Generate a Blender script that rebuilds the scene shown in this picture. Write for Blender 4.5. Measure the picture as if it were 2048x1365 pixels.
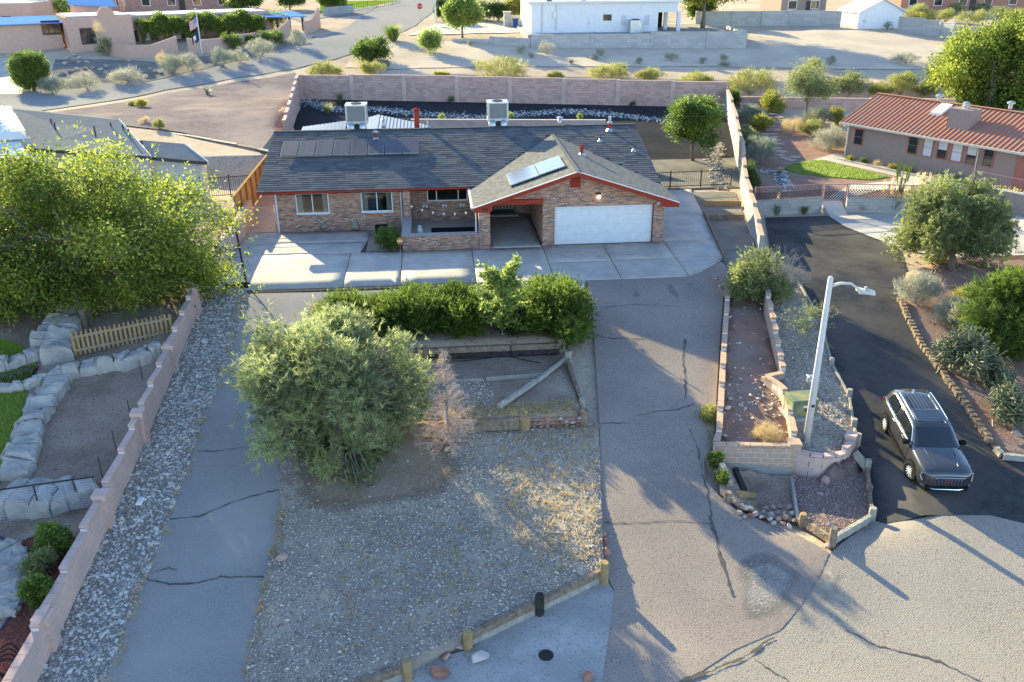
import bpy, bmesh, math, random
import numpy as np
from mathutils import Vector, Matrix
for o in list(bpy.data.objects): bpy.data.objects.remove(o)
random.seed(7); RNG = np.random.default_rng(11)
SC = bpy.context.scene; COL = SC.collection
rad = math.radians
# ---------------------------------------------------------------- camera
F, TH, PSI, RHO = 1751.04, rad(23.785), rad(4.842), rad(-.365)
C = np.array([-5.844, -43.082, 13.730])
fw = np.array([math.sin(PSI)*math.cos(TH), math.cos(PSI)*math.cos(TH), -math.sin(TH)])
_r = np.array([math.cos(PSI), -math.sin(PSI), 0.]); _u = np.cross(_r, fw)
cr = _r*math.cos(RHO)+_u*math.sin(RHO); cu = -_r*math.sin(RHO)+_u*math.cos(RHO)
cam = bpy.data.cameras.new('camera'); camo = bpy.data.objects.new('camera', cam); COL.objects.link(camo)
cam.sensor_width = 36; cam.lens = F/2048*36; cam.clip_start = .5; cam.clip_end = 3000
camo.matrix_world = Matrix([[cr[i], cu[i], -fw[i], C[i]] for i in range(3)]+[[0, 0, 0, 1]])
SC.camera = camo
# ---------------------------------------------------------------- sky, sun, exposure
SUN_AZ, SUN_EL = rad(-28.6), rad(18.4)      # azimuth measured from +Y towards +X
w = bpy.data.worlds.new('World'); SC.world = w; w.use_nodes = True
nt = w.node_tree; nt.nodes.clear()
sky = nt.nodes.new('ShaderNodeTexSky'); sky.sky_type = 'NISHITA'; sky.sun_disc = False
sky.sun_elevation = SUN_EL; sky.sun_rotation = SUN_AZ
sky.altitude = 1500; sky.air_density = 1.0; sky.dust_density = .6; sky.ozone_density = 2.2
bg = nt.nodes.new('ShaderNodeBackground'); bg.inputs[1].default_value = .15
ow = nt.nodes.new('ShaderNodeOutputWorld')
nt.links.new(sky.outputs[0], bg.inputs[0]); nt.links.new(bg.outputs[0], ow.inputs[0])
sl = bpy.data.lights.new('sun', 'SUN'); sl.energy = 5.0; sl.angle = rad(.55); sl.color = (1, .89, .5)
so = bpy.data.objects.new('sun', sl); COL.objects.link(so); so.location = (-30, 60, 40)
sd = Vector((math.sin(SUN_AZ)*math.cos(SUN_EL), math.cos(SUN_AZ)*math.cos(SUN_EL), math.sin(SUN_EL)))
so.rotation_euler = sd.to_track_quat('Z', 'Y').to_euler()
SC.view_settings.view_transform = 'Standard'; SC.view_settings.look = 'None'
SC.view_settings.gamma = 1; SC.view_settings.exposure = 1.85; SC.view_settings.use_curve_mapping = False
SC.render.engine = 'CYCLES'
# ---------------------------------------------------------------- pixel -> place helpers (photo pixels, 2048 wide)
def ray(x, y): return fw + cr*(x-1024)/F - cu*(y-682.5)/F
def PZ(x, y, z=0.):
    d = ray(x, y); return C+d*((z-C[2])/d[2])
def PY(x, y, Y):
    d = ray(x, y); return C+d*((Y-C[1])/d[1])
def HT(x, y, b):
    d = ray(x, y); a = np.array(b[:2])-C[:2]; return C[2]+(a@d[:2])/(d[:2]@d[:2])*d[2]
_py = np.array([-400, -60, -30, -25, -18, -11, -5.6, -3, 0, 15, 24, 36, 44, 50, 60, 75, 95, 130, 200, 400, 1500])
_pz = np.array([-4.5, -3.4, -3.15, -2.9, -2.12, -1.0, -.12, -.02, 0, 0, .25, .8, 1.35, 1.7, 2.7, 4.2, 5.1, 5.9, 8, 14, 40])
_gy = np.linspace(-400, 1500, 19001); _gz = np.interp(_gy, _py, _pz)
_k = np.ones(21)/21; _gz = np.convolve(np.pad(_gz, 10, 'edge'), _k, 'valid')
def sst(a, b, x):
    t = np.clip((np.asarray(x, float)-a)/(b-a), 0, 1); return t*t*(3-2*t)
RWA, RWB = np.array([-18.6, 44.]), np.array([20.6, 37.])      # rear wall line
def T(x, y):
    x = np.asarray(x, float); y = np.asarray(y, float)
    z = np.interp(y, _gy, _gz)
    xl = -17.3-(y-26)*.072
    lot = sst(xl-.15, xl-.75, x)*sst(16.6, 17.2, y-.12*np.clip(-19-x,0,20))*(1-sst(30, 48, y))
    z = z+1.35*lot
    d = y-(RWA[1]+(x-RWA[0])*(RWB[1]-RWA[1])/(RWB[0]-RWA[0]))
    z = z-1.5*sst(3, 6, d)*(1-sst(11.0, 12.6, d))*sst(-13, -6, x)
    ye = -18.02-.45*np.sin(np.pi*np.clip((x-6.1)/2.1, 0, 1))
    z = z-.62*sst(0, .3, ye-y)*(1-sst(1.2, 4.6, ye-y))*sst(3.3, 4.3, x)*(1-sst(8.2, 9.0, x))
    z = z+.06*np.sin(x*.9+y*.3)*np.sin(y*.7-x*.2)*sst(46, 54, y)
    return z
def G(x, y, dz=0.):
    d = ray(x, y); t = 8.; 
    prev = None
    ts = np.concatenate([np.arange(8, 60, .1), np.arange(60, 200, .4), np.arange(200, 900, 2.)])
    P = C[None]+ts[:, None]*d[None]
    h = P[:, 2]-T(P[:, 0], P[:, 1])-dz
    i = np.argmax(h < 0)
    if h[i] >= 0: i = len(ts)-1
    a = h[i-1]/(h[i-1]-h[i]) if i > 0 else 0
    t = ts[i-1]+(ts[i]-ts[i-1])*a
    return C+t*d
def GP(pts, dz=0.): return [G(x, y, dz) for x, y in pts]
# ---------------------------------------------------------------- materials
MATS = {}
def newmat(name):
    m = bpy.data.materials.new(name); m.use_nodes = True; nt = m.node_tree
    b = nt.nodes['Principled BSDF']; MATS[name] = m
    return m, nt, b, nt.nodes, nt.links
def M(name, c1, c2=None, scale=4., rough=.85, bump=0., bscale=None, metal=0., spec=.08, big=None, bigs=.25, attr=False, transl=0., detail=6, speck=None, specks=60., feather=0.):
    m, nt, b, N, L = newmat(name)
    b.inputs['Roughness'].default_value = rough; b.inputs['Metallic'].default_value = metal
    b.inputs['Specular IOR Level'].default_value = spec if spec > .1 else 0.
    c1 = tuple(c1)+(1,); c2 = tuple(c2)+(1,) if c2 is not None else tuple(min(1, v*.72) for v in c1[:3])+(1,)
    geo = N.new('ShaderNodeNewGeometry')
    n = N.new('ShaderNodeTexNoise'); n.inputs['Scale'].default_value = scale; n.inputs['Detail'].default_value = detail; n.inputs['Roughness'].default_value = .62
    L.new(geo.outputs['Position'], n.inputs['Vector'])
    rp = N.new('ShaderNodeValToRGB'); rp.color_ramp.elements[0].position = .33; rp.color_ramp.elements[1].position = .67
    rp.color_ramp.elements[0].color = c1; rp.color_ramp.elements[1].color = c2
    L.new(n.outputs['Fac'], rp.inputs['Fac']); out = rp.outputs['Color']
    if attr:
        a = N.new('ShaderNodeAttribute'); a.attribute_name = 'tint'
        L.new(a.outputs['Fac'], rp.inputs['Fac'])
    if big is not None:
        n2 = N.new('ShaderNodeTexNoise'); n2.inputs['Scale'].default_value = bigs; n2.inputs['Detail'].default_value = 5
        L.new(geo.outputs['Position'], n2.inputs['Vector'])
        r2 = N.new('ShaderNodeValToRGB'); r2.color_ramp.elements[0].position = .42; r2.color_ramp.elements[1].position = .66
        L.new(n2.outputs['Fac'], r2.inputs['Fac'])
        mx = N.new('ShaderNodeMix'); mx.data_type = 'RGBA'
        L.new(r2.outputs['Color'], mx.inputs['Factor']); L.new(out, mx.inputs['A']); mx.inputs['B'].default_value = tuple(big)+(1,)
        out = mx.outputs['Result']
    if speck is not None:
        n3 = N.new('ShaderNodeTexNoise'); n3.inputs['Scale'].default_value = specks; n3.inputs['Detail'].default_value = 2
        L.new(geo.outputs['Position'], n3.inputs['Vector'])
        r3 = N.new('ShaderNodeValToRGB'); r3.color_ramp.elements[0].position = .57; r3.color_ramp.elements[1].position = .68
        L.new(n3.outputs['Fac'], r3.inputs['Fac'])
        mx = N.new('ShaderNodeMix'); mx.data_type = 'RGBA'
        L.new(r3.outputs['Color'], mx.inputs['Factor']); L.new(out, mx.inputs['A']); mx.inputs['B'].default_value = tuple(speck)+(1,)
        out = mx.outputs['Result']
    L.new(out, b.inputs['Base Color'])
    if bump:
        bn = N.new('ShaderNodeTexNoise'); bn.inputs['Scale'].default_value = bscale or scale*3; bn.inputs['Detail'].default_value = 5
        L.new(geo.outputs['Position'], bn.inputs['Vector'])
        bp = N.new('ShaderNodeBump'); bp.inputs['Strength'].default_value = bump; bp.inputs['Distance'].default_value = .05
        L.new(bn.outputs['Fac'], bp.inputs['Height']); L.new(bp.outputs['Normal'], b.inputs['Normal'])
    if feather:
        a = N.new('ShaderNodeAttribute'); a.attribute_name = 'edge'
        n4 = N.new('ShaderNodeTexNoise'); n4.inputs['Scale'].default_value = feather; n4.inputs['Detail'].default_value = 6; n4.inputs['Roughness'].default_value = .7; L.new(geo.outputs['Position'], n4.inputs['Vector'])
        s1 = N.new('ShaderNodeMath'); s1.operation = 'SUBTRACT'; L.new(a.outputs['Fac'], s1.inputs[0]); L.new(n4.outputs['Fac'], s1.inputs[1])
        s2 = N.new('ShaderNodeMath'); s2.operation = 'MULTIPLY_ADD'; s2.use_clamp = True; L.new(s1.outputs[0], s2.inputs[0]); s2.inputs[1].default_value = 2.; s2.inputs[2].default_value = .5
        L.new(s2.outputs[0], b.inputs['Alpha'])
    if transl:
        tr = N.new('ShaderNodeBsdfTranslucent'); mxs = N.new('ShaderNodeMixShader'); mxs.inputs[0].default_value = transl
        hs = N.new('ShaderNodeHueSaturation'); hs.inputs['Saturation'].default_value = .95; hs.inputs['Value'].default_value = 1.5
        L.new(out, hs.inputs['Color']); L.new(hs.outputs['Color'], tr.inputs['Color'])
        L.new(b.outputs[0], mxs.inputs[1]); L.new(tr.outputs[0], mxs.inputs[2])
        L.new(mxs.outputs[0], N['Material Output'].inputs['Surface'])
    return m
def brickmat(name, cols, mortar, bw, bh, ms=.012, rough=.9, bump=.5):
    m, nt, b, N, L = newmat(name)
    geo = N.new('ShaderNodeNewGeometry'); s = N.new('ShaderNodeSeparateXYZ'); L.new(geo.outputs['Position'], s.inputs[0])
    ad = N.new('ShaderNodeMath'); ad.operation = 'ADD'; L.new(s.outputs[0], ad.inputs[0]); L.new(s.outputs[1], ad.inputs[1])
    cb = N.new('ShaderNodeCombineXYZ'); L.new(ad.outputs[0], cb.inputs[0]); L.new(s.outputs[2], cb.inputs[1])
    br = N.new('ShaderNodeTexBrick'); L.new(cb.outputs[0], br.inputs['Vector'])
    br.inputs['Scale'].default_value = 1; br.inputs['Brick Width'].default_value = bw; br.inputs['Row Height'].default_value = bh
    br.inputs['Mortar Size'].default_value = ms; br.inputs['Mortar Smooth'].default_value = .1
    # a colour for each brick from its cell
    fx = N.new('ShaderNodeMath'); fx.operation = 'DIVIDE'; L.new(s.outputs[2], fx.inputs[0]); fx.inputs[1].default_value = bh
    fl = N.new('ShaderNodeMath'); fl.operation = 'FLOOR'; L.new(fx.outputs[0], fl.inputs[0])
    md = N.new('ShaderNodeMath'); md.operation = 'FLOORED_MODULO'; L.new(fl.outputs[0], md.inputs[0]); md.inputs[1].default_value = 2
    of = N.new('ShaderNodeMath'); of.operation = 'MULTIPLY'; L.new(md.outputs[0], of.inputs[0]); of.inputs[1].default_value = .5
    dx = N.new('ShaderNodeMath'); dx.operation = 'DIVIDE'; L.new(ad.outputs[0], dx.inputs[0]); dx.inputs[1].default_value = bw
    ax = N.new('ShaderNodeMath'); ax.operation = 'ADD'; L.new(dx.outputs[0], ax.inputs[0]); L.new(of.outputs[0], ax.inputs[1])
    fx2 = N.new('ShaderNodeMath'); fx2.operation = 'FLOOR'; L.new(ax.outputs[0], fx2.inputs[0])
    c2 = N.new('ShaderNodeCombineXYZ'); L.new(fx2.outputs[0], c2.inputs[0]); L.new(fl.outputs[0], c2.inputs[1])
    wn = N.new('ShaderNodeTexWhiteNoise'); wn.noise_dimensions = '2D'; L.new(c2.outputs[0], wn.inputs['Vector'])
    rp = N.new('ShaderNodeValToRGB'); rp.color_ramp.interpolation = 'CONSTANT'
    e = rp.color_ramp.elements
    while len(e) < len(cols): e.new(.5)
    for i, c in enumerate(cols): e[i].position = i/len(cols); e[i].color = tuple(c)+(1,)
    L.new(wn.outputs['Value'], rp.inputs['Fac'])
    mx = N.new('ShaderNodeMix'); mx.data_type = 'RGBA'; L.new(br.outputs['Fac'], mx.inputs['Factor'])
    L.new(rp.outputs['Color'], mx.inputs['A']); mx.inputs['B'].default_value = tuple(mortar)+(1,)
    L.new(mx.outputs['Result'], b.inputs['Base Color']); b.inputs['Roughness'].default_value = rough
    b.inputs['Specular IOR Level'].default_value = .2
    bp = N.new('ShaderNodeBump'); bp.invert = True; bp.inputs['Strength'].default_value = bump; bp.inputs['Distance'].default_value = .012
    L.new(br.outputs['Fac'], bp.inputs['Height']); L.new(bp.outputs['Normal'], b.inputs['Normal'])
    return m
def glassmat(name, tint=(.03, .04, .05), rough=.05, spec=.8):
    m, nt, b, N, L = newmat(name)
    b.inputs['Base Color'].default_value = tuple(tint)+(1,); b.inputs['Roughness'].default_value = rough
    b.inputs['Specular IOR Level'].default_value = spec; b.inputs['Coat Weight'].default_value = .6; b.inputs['Coat Roughness'].default_value = .02
    return m
# ---------------------------------------------------------------- object helpers
def wloc(o):
    v = Vector((0, 0, 0))
    while o is not None: v = v+o.location; o = o.parent
    return v
def tag(o, label=None, cat=None, group=None, kind=None):
    if label: o['label'] = label
    if cat: o['category'] = cat
    if group: o['group'] = group
    if kind: o['kind'] = kind
    return o
def thing(name, loc, label, cat, group=None):
    o = bpy.data.objects.new(name, None); COL.objects.link(o); o.location = Vector([float(v) for v in loc]); o.empty_display_size = .2
    return tag(o, label, cat, group)
def link_mesh(name, me, mt, parent):
    o = bpy.data.objects.new(name, me); COL.objects.link(o)
    if mt is not None: me.materials.append(MATS[mt] if isinstance(mt, str) else mt)
    if parent is not None: o.parent = parent
    return o
class B:
    def __init__(s): s.v = []; s.f = []
    def add(s, vs, fs):
        k = len(s.v); s.v += [tuple(float(c) for c in v) for v in vs]; s.f += [tuple(i+k for i in f) for f in fs]; return s
    def box(s, x0, x1, y0, y1, z0, z1):
        return s.add([(x0, y0, z0), (x1, y0, z0), (x1, y1, z0), (x0, y1, z0), (x0, y0, z1), (x1, y0, z1), (x1, y1, z1), (x0, y1, z1)],
                     [(0, 3, 2, 1), (4, 5, 6, 7), (0, 1, 5, 4), (1, 2, 6, 5), (2, 3, 7, 6), (3, 0, 4, 7)])
    def obox(s, c, ax, ay, az):
        c, ax, ay, az = [np.array(v, float) for v in (c, ax, ay, az)]
        P = [c+i*ax+j*ay+k*az for k in (-1, 1) for (i, j) in ((-1, -1), (1, -1), (1, 1), (-1, 1))]
        return s.add(P, [(0, 3, 2, 1), (4, 5, 6, 7), (0, 1, 5, 4), (1, 2, 6, 5), (2, 3, 7, 6), (3, 0, 4, 7)])
    def bar(s, a, b, w, h, up=(0, 0, 1)):
        a = np.array(a, float); b = np.array(b, float); d = b-a; L = np.linalg.norm(d); d = d/L
        sdv = np.cross(d, up); n = np.linalg.norm(sdv)
        sdv = sdv/n if n > 1e-6 else np.array([1., 0, 0]); u = np.cross(sdv, d)
        return s.obox((a+b)/2, d*L/2, sdv*w/2, u*h/2)
    def tube(s, pts, r, n=8, cap=True):
        pts = [np.array(p, float) for p in pts]; r = r if hasattr(r, '__len__') else [r]*len(pts)
        rings = []; ref = np.array([.3, .9, .2])
        for i, p in enumerate(pts):
            d = pts[min(i+1, len(pts)-1)]-pts[max(i-1, 0)]; d = d/(np.linalg.norm(d)+1e-9)
            a = np.cross(d, ref); a /= np.linalg.norm(a)+1e-9; b2 = np.cross(d, a)
            rings.append([p+r[i]*(a*math.cos(2*math.pi*k/n)+b2*math.sin(2*math.pi*k/n)) for k in range(n)])
        vs = [v for q in rings for v in q]; fs = []
        for i in range(len(pts)-1):
            for k in range(n): fs.append((i*n+k, i*n+(k+1) % n, (i+1)*n+(k+1) % n, (i+1)*n+k))
        if cap: fs.append(tuple(range(n-1, -1, -1))); fs.append(tuple((len(pts)-1)*n+k for k in range(n)))
        return s.add(vs, fs)
    def lathe(s, c, prof, n=12):
        c = np.array(c, float); vs = []; fs = []
        for (r, z) in prof: vs += [c+np.array([r*math.cos(2*math.pi*k/n), r*math.sin(2*math.pi*k/n), z]) for k in range(n)]
        for i in range(len(prof)-1):
            for k in range(n): fs.append((i*n+k, i*n+(k+1) % n, (i+1)*n+(k+1) % n, (i+1)*n+k))
        fs.append(tuple(range(n-1, -1, -1))); fs.append(tuple((len(prof)-1)*n+k for k in range(n)))
        return s.add(vs, fs)
    def prism(s, poly, d):
        n = len(poly); poly = [np.array(p, float) for p in poly]; d = np.array(d, float)
        return s.add(poly+[p+d for p in poly], [tuple(range(n))[::-1], tuple(range(n, 2*n))]+[(i, (i+1) % n, n+(i+1) % n, n+i) for i in range(n)])
    def quad(s, *p): return s.add(p, [tuple(range(len(p)))])
    def build(s, name, mt, parent=None, smooth=False, bevel=0.):
        me = bpy.data.meshes.new(name); V = np.array(s.v)
        base = np.array(wloc(parent)) if parent is not None else np.array([(V[:, 0].min()+V[:, 0].max())/2, (V[:, 1].min()+V[:, 1].max())/2, V[:, 2].min()])
        me.from_pydata([tuple(v) for v in V-base], [], s.f)
        bm = bmesh.new(); bm.from_mesh(me); bmesh.ops.recalc_face_normals(bm, faces=bm.faces)
        if bevel: bmesh.ops.bevel(bm, geom=bm.edges[:], offset=bevel, segments=1, affect='EDGES')
        if smooth:
            for f in bm.faces: f.smooth = True
        bm.to_mesh(me); bm.free()
        o = link_mesh(name, me, mt, parent)
        if parent is None: o.location = Vector(base)
        return o
def fastmesh(name, V, Fc, mt, parent=None, tint=None, smooth=False):
    """V (n,3) world, Fc (m,k) equal-sided faces"""
    V = np.asarray(V, np.float32); Fc = np.asarray(Fc, np.int32); m, k = Fc.shape
    base = np.array(wloc(parent), np.float32) if parent is not None else np.array([V[:, 0].mean(), V[:, 1].mean(), V[:, 2].min()], np.float32)
    me = bpy.data.meshes.new(name); me.vertices.add(len(V)); me.vertices.foreach_set('co', (V-base).ravel())
    me.loops.add(m*k); me.loops.foreach_set('vertex_index', Fc.ravel())
    me.polygons.add(m); me.polygons.foreach_set('loop_start', np.arange(0, m*k, k, dtype=np.int32)); me.polygons.foreach_set('loop_total', np.full(m, k, np.int32))
    me.polygons.foreach_set('use_smooth', np.full(m, bool(smooth)))
    if tint is not None:
        at = me.attributes.new('tint', 'FLOAT', 'POINT'); at.data.foreach_set('value', np.asarray(tint, np.float32))
    me.update(calc_edges=True); me.validate()
    o = link_mesh(name, me, mt, parent)
    if parent is None: o.location = Vector([float(v) for v in base])
    return o
def drape(name, poly, mt, off=.004, res=.6, zf=None, skirt=0., kind='structure', parent=None, thick=0., edge=0.):
    """a sheet over the terrain with the outline poly (world xy points)"""
    zf = zf or T
    bm = bmesh.new(); vs = [bm.verts.new((float(p[0]), float(p[1]), 0)) for p in poly]
    bm.faces.new(vs); bmesh.ops.triangulate(bm, faces=bm.faces[:])
    xs = [p[0] for p in poly]; ys = [p[1] for p in poly]
    for ax, (lo, hi) in enumerate(((min(xs), max(xs)), (min(ys), max(ys)))):
        k = math.floor(lo/res)+1
        while k*res < hi:
            co = [0, 0, 0]; no = [0, 0, 0]; co[ax] = k*res; no[ax] = 1
            bmesh.ops.bisect_plane(bm, geom=bm.verts[:]+bm.edges[:]+bm.faces[:], plane_co=co, plane_no=no); k += 1
    for v in bm.verts: v.co.z = float(zf(v.co.x, v.co.y))+off
    bmesh.ops.recalc_face_normals(bm, faces=bm.faces)
    for f in bm.faces:
        if f.normal.z < 0: f.normal_flip()
        f.smooth = True
    if skirt:
        be = [e for e in bm.edges if e.is_boundary]
        r = bmesh.ops.extrude_edge_only(bm, edges=be)
        for v in [g for g in r['geom'] if isinstance(g, bmesh.types.BMVert)]: v.co.z -= skirt
    ev = None
    if edge:
        PX_ = np.array([v.co.x for v in bm.verts]); PY_ = np.array([v.co.y for v in bm.verts]); dd = np.full(len(PX_), 1e9); Q_ = [np.array([float(p[0]), float(p[1])]) for p in poly]
        for a_, b_ in zip(Q_, Q_[1:]+Q_[:1]):
            ab = b_-a_; t_ = np.clip(((PX_-a_[0])*ab[0]+(PY_-a_[1])*ab[1])/(ab@ab+1e-9), 0, 1); dd = np.minimum(dd, np.hypot(PX_-a_[0]-t_*ab[0], PY_-a_[1]-t_*ab[1]))
        ev = np.clip(dd/edge, 0, 1)
    me = bpy.data.meshes.new(name)
    if parent is not None:
        b = wloc(parent)
        for v in bm.verts: v.co -= b
    bm.to_mesh(me); bm.free()
    if ev is not None: me.attributes.new('edge', 'FLOAT', 'POINT').data.foreach_set('value', ev.astype(np.float32))
    o = link_mesh(name, me, mt, parent)
    if kind: o['kind'] = kind
    return o
def inpoly(px, py, poly):
    c = np.zeros(len(px), bool); n = len(poly); j = n-1
    for i in range(n):
        xi, yi = poly[i][0], poly[i][1]; xj, yj = poly[j][0], poly[j][1]
        if yi != yj: c ^= ((yi > py) != (yj > py)) & (px < (xj-xi)*(py-yi)/(yj-yi)+xi)
        j = i
    return c
def scatter(poly, n):
    xs = [p[0] for p in poly]; ys = [p[1] for p in poly]
    x = RNG.uniform(min(xs), max(xs), n*3); y = RNG.uniform(min(ys), max(ys), n*3)
    k = inpoly(x, y, poly); return x[k], y[k]
_ico = bmesh.new(); bmesh.ops.create_icosphere(_ico, subdivisions=1, radius=1)
ICV = np.array([v.co[:] for v in _ico.verts]); ICF = np.array([[v.index for v in f.verts] for f in _ico.faces]); _ico.free()
OCV = np.array([(1, 0, 0), (-1, 0, 0), (0, 1, 0), (0, -1, 0), (0, 0, 1), (0, 0, -1)], float)
OCF = np.array([(0, 2, 4), (2, 1, 4), (1, 3, 4), (3, 0, 4), (2, 0, 5), (1, 2, 5), (3, 1, 5), (0, 3, 5)])
def stones(name, x, y, size, mt, zf=None, dens=1, ico=True, parent=None, flat=.6, label=None, cat=None, kind='stuff', sink=.25):
    zf = zf or T; n = len(x); V0, F0 = (ICV, ICF) if ico else (OCV, OCF)
    s = size*RNG.lognormal(0, .35, n); sc = np.stack([s*RNG.uniform(.7, 1.3, n), s*RNG.uniform(.6, 1.1, n), s*RNG.uniform(flat*.7, flat*1.2, n)], 1)
    a = RNG.uniform(0, 6.28, n)
    P = V0[None]*sc[:, None]*RNG.uniform(.78, 1.2, (n, len(V0), 1))
    tl = RNG.normal(0, .25, (n, 1)); 
    X = P[..., 0]*np.cos(a)[:, None]-P[..., 1]*np.sin(a)[:, None]; Y = P[..., 0]*np.sin(a)[:, None]+P[..., 1]*np.cos(a)[:, None]
    Zc = P[..., 2]+tl*X
    z = zf(x, y)+s*flat*(1-2*sink)
    V = np.stack([X+x[:, None], Y+y[:, None], Zc+z[:, None]], -1).reshape(-1, 3)
    Fc = (F0[None]+(np.arange(n)*len(V0))[:, None, None]).reshape(-1, 3)
    tint = np.repeat(RNG.uniform(0, 1, n), len(V0))
    o = fastmesh(name, V, Fc, mt, parent, tint)
    return tag(o, label, cat, None, kind)
def copy_tree(o, parent=None):
    c = o.copy(); COL.objects.link(c); c.parent = parent
    for ch in list(o.children): copy_tree(ch, c)
    return c
# ================================================================ materials of the setting
M('dirt', (.5, .39, .29), (.4, .31, .235), 1.2, bump=.5, bscale=9, big=(.55, .44, .33), bigs=.12, speck=(.3, .23, .18), specks=9)
M('dirt_pink', (.25, .2, .19), (.17, .14, .14), 2.2, bump=1, bscale=6, big=(.29, .235, .21), bigs=.3)
M('dirt_brown', (.2, .145, .11), (.3, .23, .18), 1.1, bump=.6, bscale=12, big=(.34, .27, .21), bigs=.5, speck=(.11, .08, .065), specks=18)
M('dirt_red', (.33, .19, .14), (.22, .14, .11), 1.5, bump=.6, bscale=14, big=(.27, .2, .16), bigs=.6)
M('asphalt', (.21, .195, .185), (.32, .3, .28), 30, bump=.4, bscale=60, big=(.33, .3, .275), bigs=.3, speck=(.4, .37, .34), specks=45)
M('asphalt_worn', (.2, .165, .145), (.33, .27, .235), 24, bump=.6, bscale=40, big=(.33, .27, .23), bigs=.3, speck=(.12, .105, .1), specks=26)
M('asphalt_street', (.24, .205, .175), (.38, .325, .275), 26, bump=.6, bscale=36, big=(.34, .29, .245), bigs=.3, speck=(.15, .14, .125), specks=22)
M('asphalt_black', (.045, .045, .048), (.075, .07, .068), 3, bump=.2, bscale=60, big=(.115, .1, .09), bigs=.35, speck=(.095, .088, .082), specks=30)
M('road_far', (.25, .235, .22), (.32, .3, .28), 3, bump=.1, big=(.28, .262, .25), bigs=.2)
M('crack', (.075, .068, .062), (.13, .118, .108), 20)
M('concrete', (.5, .44, .38), (.42, .375, .33), 2.2, bump=.12, bscale=60, big=(.36, .325, .29), bigs=.55, spec=.25)
M('concrete_dark', (.34, .32, .3), (.42, .395, .37), 2.2, bump=.3, bscale=30, big=(.3, .285, .27), bigs=.8, speck=(.22, .2, .19), specks=16)
M('joint', (.06, .055, .05), (.1, .09, .08), 9)
M('gravel_bed', (.26, .22, .18), (.4, .335, .27), 16, big=(.44, .36, .275), bigs=.7, bump=1, bscale=34, speck=(.34, .31, .28), specks=24)
M('gravel_black', (.035, .035, .04), (.06, .058, .062), 24, bump=.8, bscale=40, big=(.035, .034, .037), bigs=.3, speck=(.07, .068, .07), specks=30)
M('gravel_grey', (.2, .18, .155), (.3, .27, .235), 24, bump=.8, bscale=40, big=(.17, .155, .135), bigs=.6, speck=(.22, .2, .17), specks=26)
M('gravel_red', (.25, .17, .145), (.17, .125, .11), 24, bump=.9, bscale=36, speck=(.36, .28, .25), specks=28)
M('litter', (.24, .155, .1), (.36, .26, .18), 7, bump=.9, bscale=30, speck=(.4, .33, .26), specks=26, big=(.32, .25, .19), bigs=.8, feather=1.5)
M('mulch', (.2, .07, .05), (.1, .045, .035), 14, bump=1, bscale=25, speck=(.32, .16, .12), specks=20)
M('lawn', (.13, .22, .02), (.2, .28, .03), 7, bump=.8, bscale=50)
M('stone_grey', (.24, .22, .195), (.56, .51, .46), 5, attr=True, rough=.8)
M('stone_mix', (.22, .185, .155), (.6, .51, .42), 5, attr=True, rough=.85)
M('stone_tan', (.3, .26, .21), (.46, .4, .32), 5, attr=True, rough=.85)
M('stone_red', (.38, .15, .09), (.28, .13, .09), 6, bump=.7, bscale=10, big=(.5, .3, .22), bigs=1.5)
M('stone_pale', (.48, .4, .34), (.38, .31, .27), 4, bump=.7, bscale=9, big=(.55, .47, .41), bigs=1.5)
M('stone_pink', (.42, .28, .24), (.33, .22, .19), 4, bump=.6, bscale=9, big=(.5, .36, .31), bigs=1.5)
M('flagstone', (.36, .25, .21), (.46, .37, .32), 3, bump=.4, bscale=20)
# ================================================================ the ground sheet
def axis(fine, step, far, n):
    a = np.arange(fine[0], fine[1]+.001, step); g = np.geomspace(step, far, n).cumsum()
    g = g*(far/g[-1]); return np.concatenate([(fine[0]-g)[::-1], a, fine[1]+g])
gx = axis((-60, 60), .6, 900, 26); gy = np.concatenate([axis((-48, 96), .6, 340, 18), ])
gy = np.concatenate([gy, [600, 900, 1400]]) if gy[-1] < 600 else gy
XX, YY = np.meshgrid(gx, gy, indexing='ij'); ZZ = np.minimum.reduce([T(XX+a, YY+b) for a in (-.6, 0, .6) for b in (-.6, 0, .6)])*((YY < 0) & (np.abs(XX) < 12))+T(XX, YY)*~((YY < 0) & (np.abs(XX) < 12))-.035*(YY < 36)-.01
nx, ny = XX.shape; idx = np.arange(nx*ny).reshape(nx, ny)
FQ = np.stack([idx[:-1, :-1], idx[1:, :-1], idx[1:, 1:], idx[:-1, 1:]], -1).reshape(-1, 4)
g = fastmesh('ground', np.stack([XX, YY, ZZ], -1).reshape(-1, 3), FQ, 'dirt', None, None, True); g['kind'] = 'structure'
# ================================================================ street and drives
def W(*xy): return np.array([xy[0], xy[1], 0.])
street = [W(-40, -60), W(45, -60), W(45, -24.5)]+GP([(2048, 1047), (1980, 1030), (1880, 1030), (1770, 1048), (1745, 1040), (1700, 1075), (1660, 1107), (1400, 1060), (1300, 1100)])+[W(-2.4, -28.2), W(-40, -30)]
drape('street', street, 'asphalt_street', .0, 1.2)
rd = GP([(1172, 562), (1243, 556), (1330, 552), (1378, 552), (1443, 524), (1462, 545), (1446, 600), (1437, 720), (1428, 880), (1420, 905), (1408, 920), (1410, 960), (1435, 990), (1475, 1022), (1560, 1055), (1658, 1107), (1640, 1150), (1600, 1215), (1560, 1262), (1470, 1300), (1370, 1365)])+[W(-1.2, -28.6), W(-2.5, -28.3)]+GP([(1205, 1340), (1228, 1180), (1207, 1140), (1203, 1000), (1199, 850), (1190, 700), (1183, 600)])
rdrive = drape('right_driveway', rd, 'asphalt_worn', .014)
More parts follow.
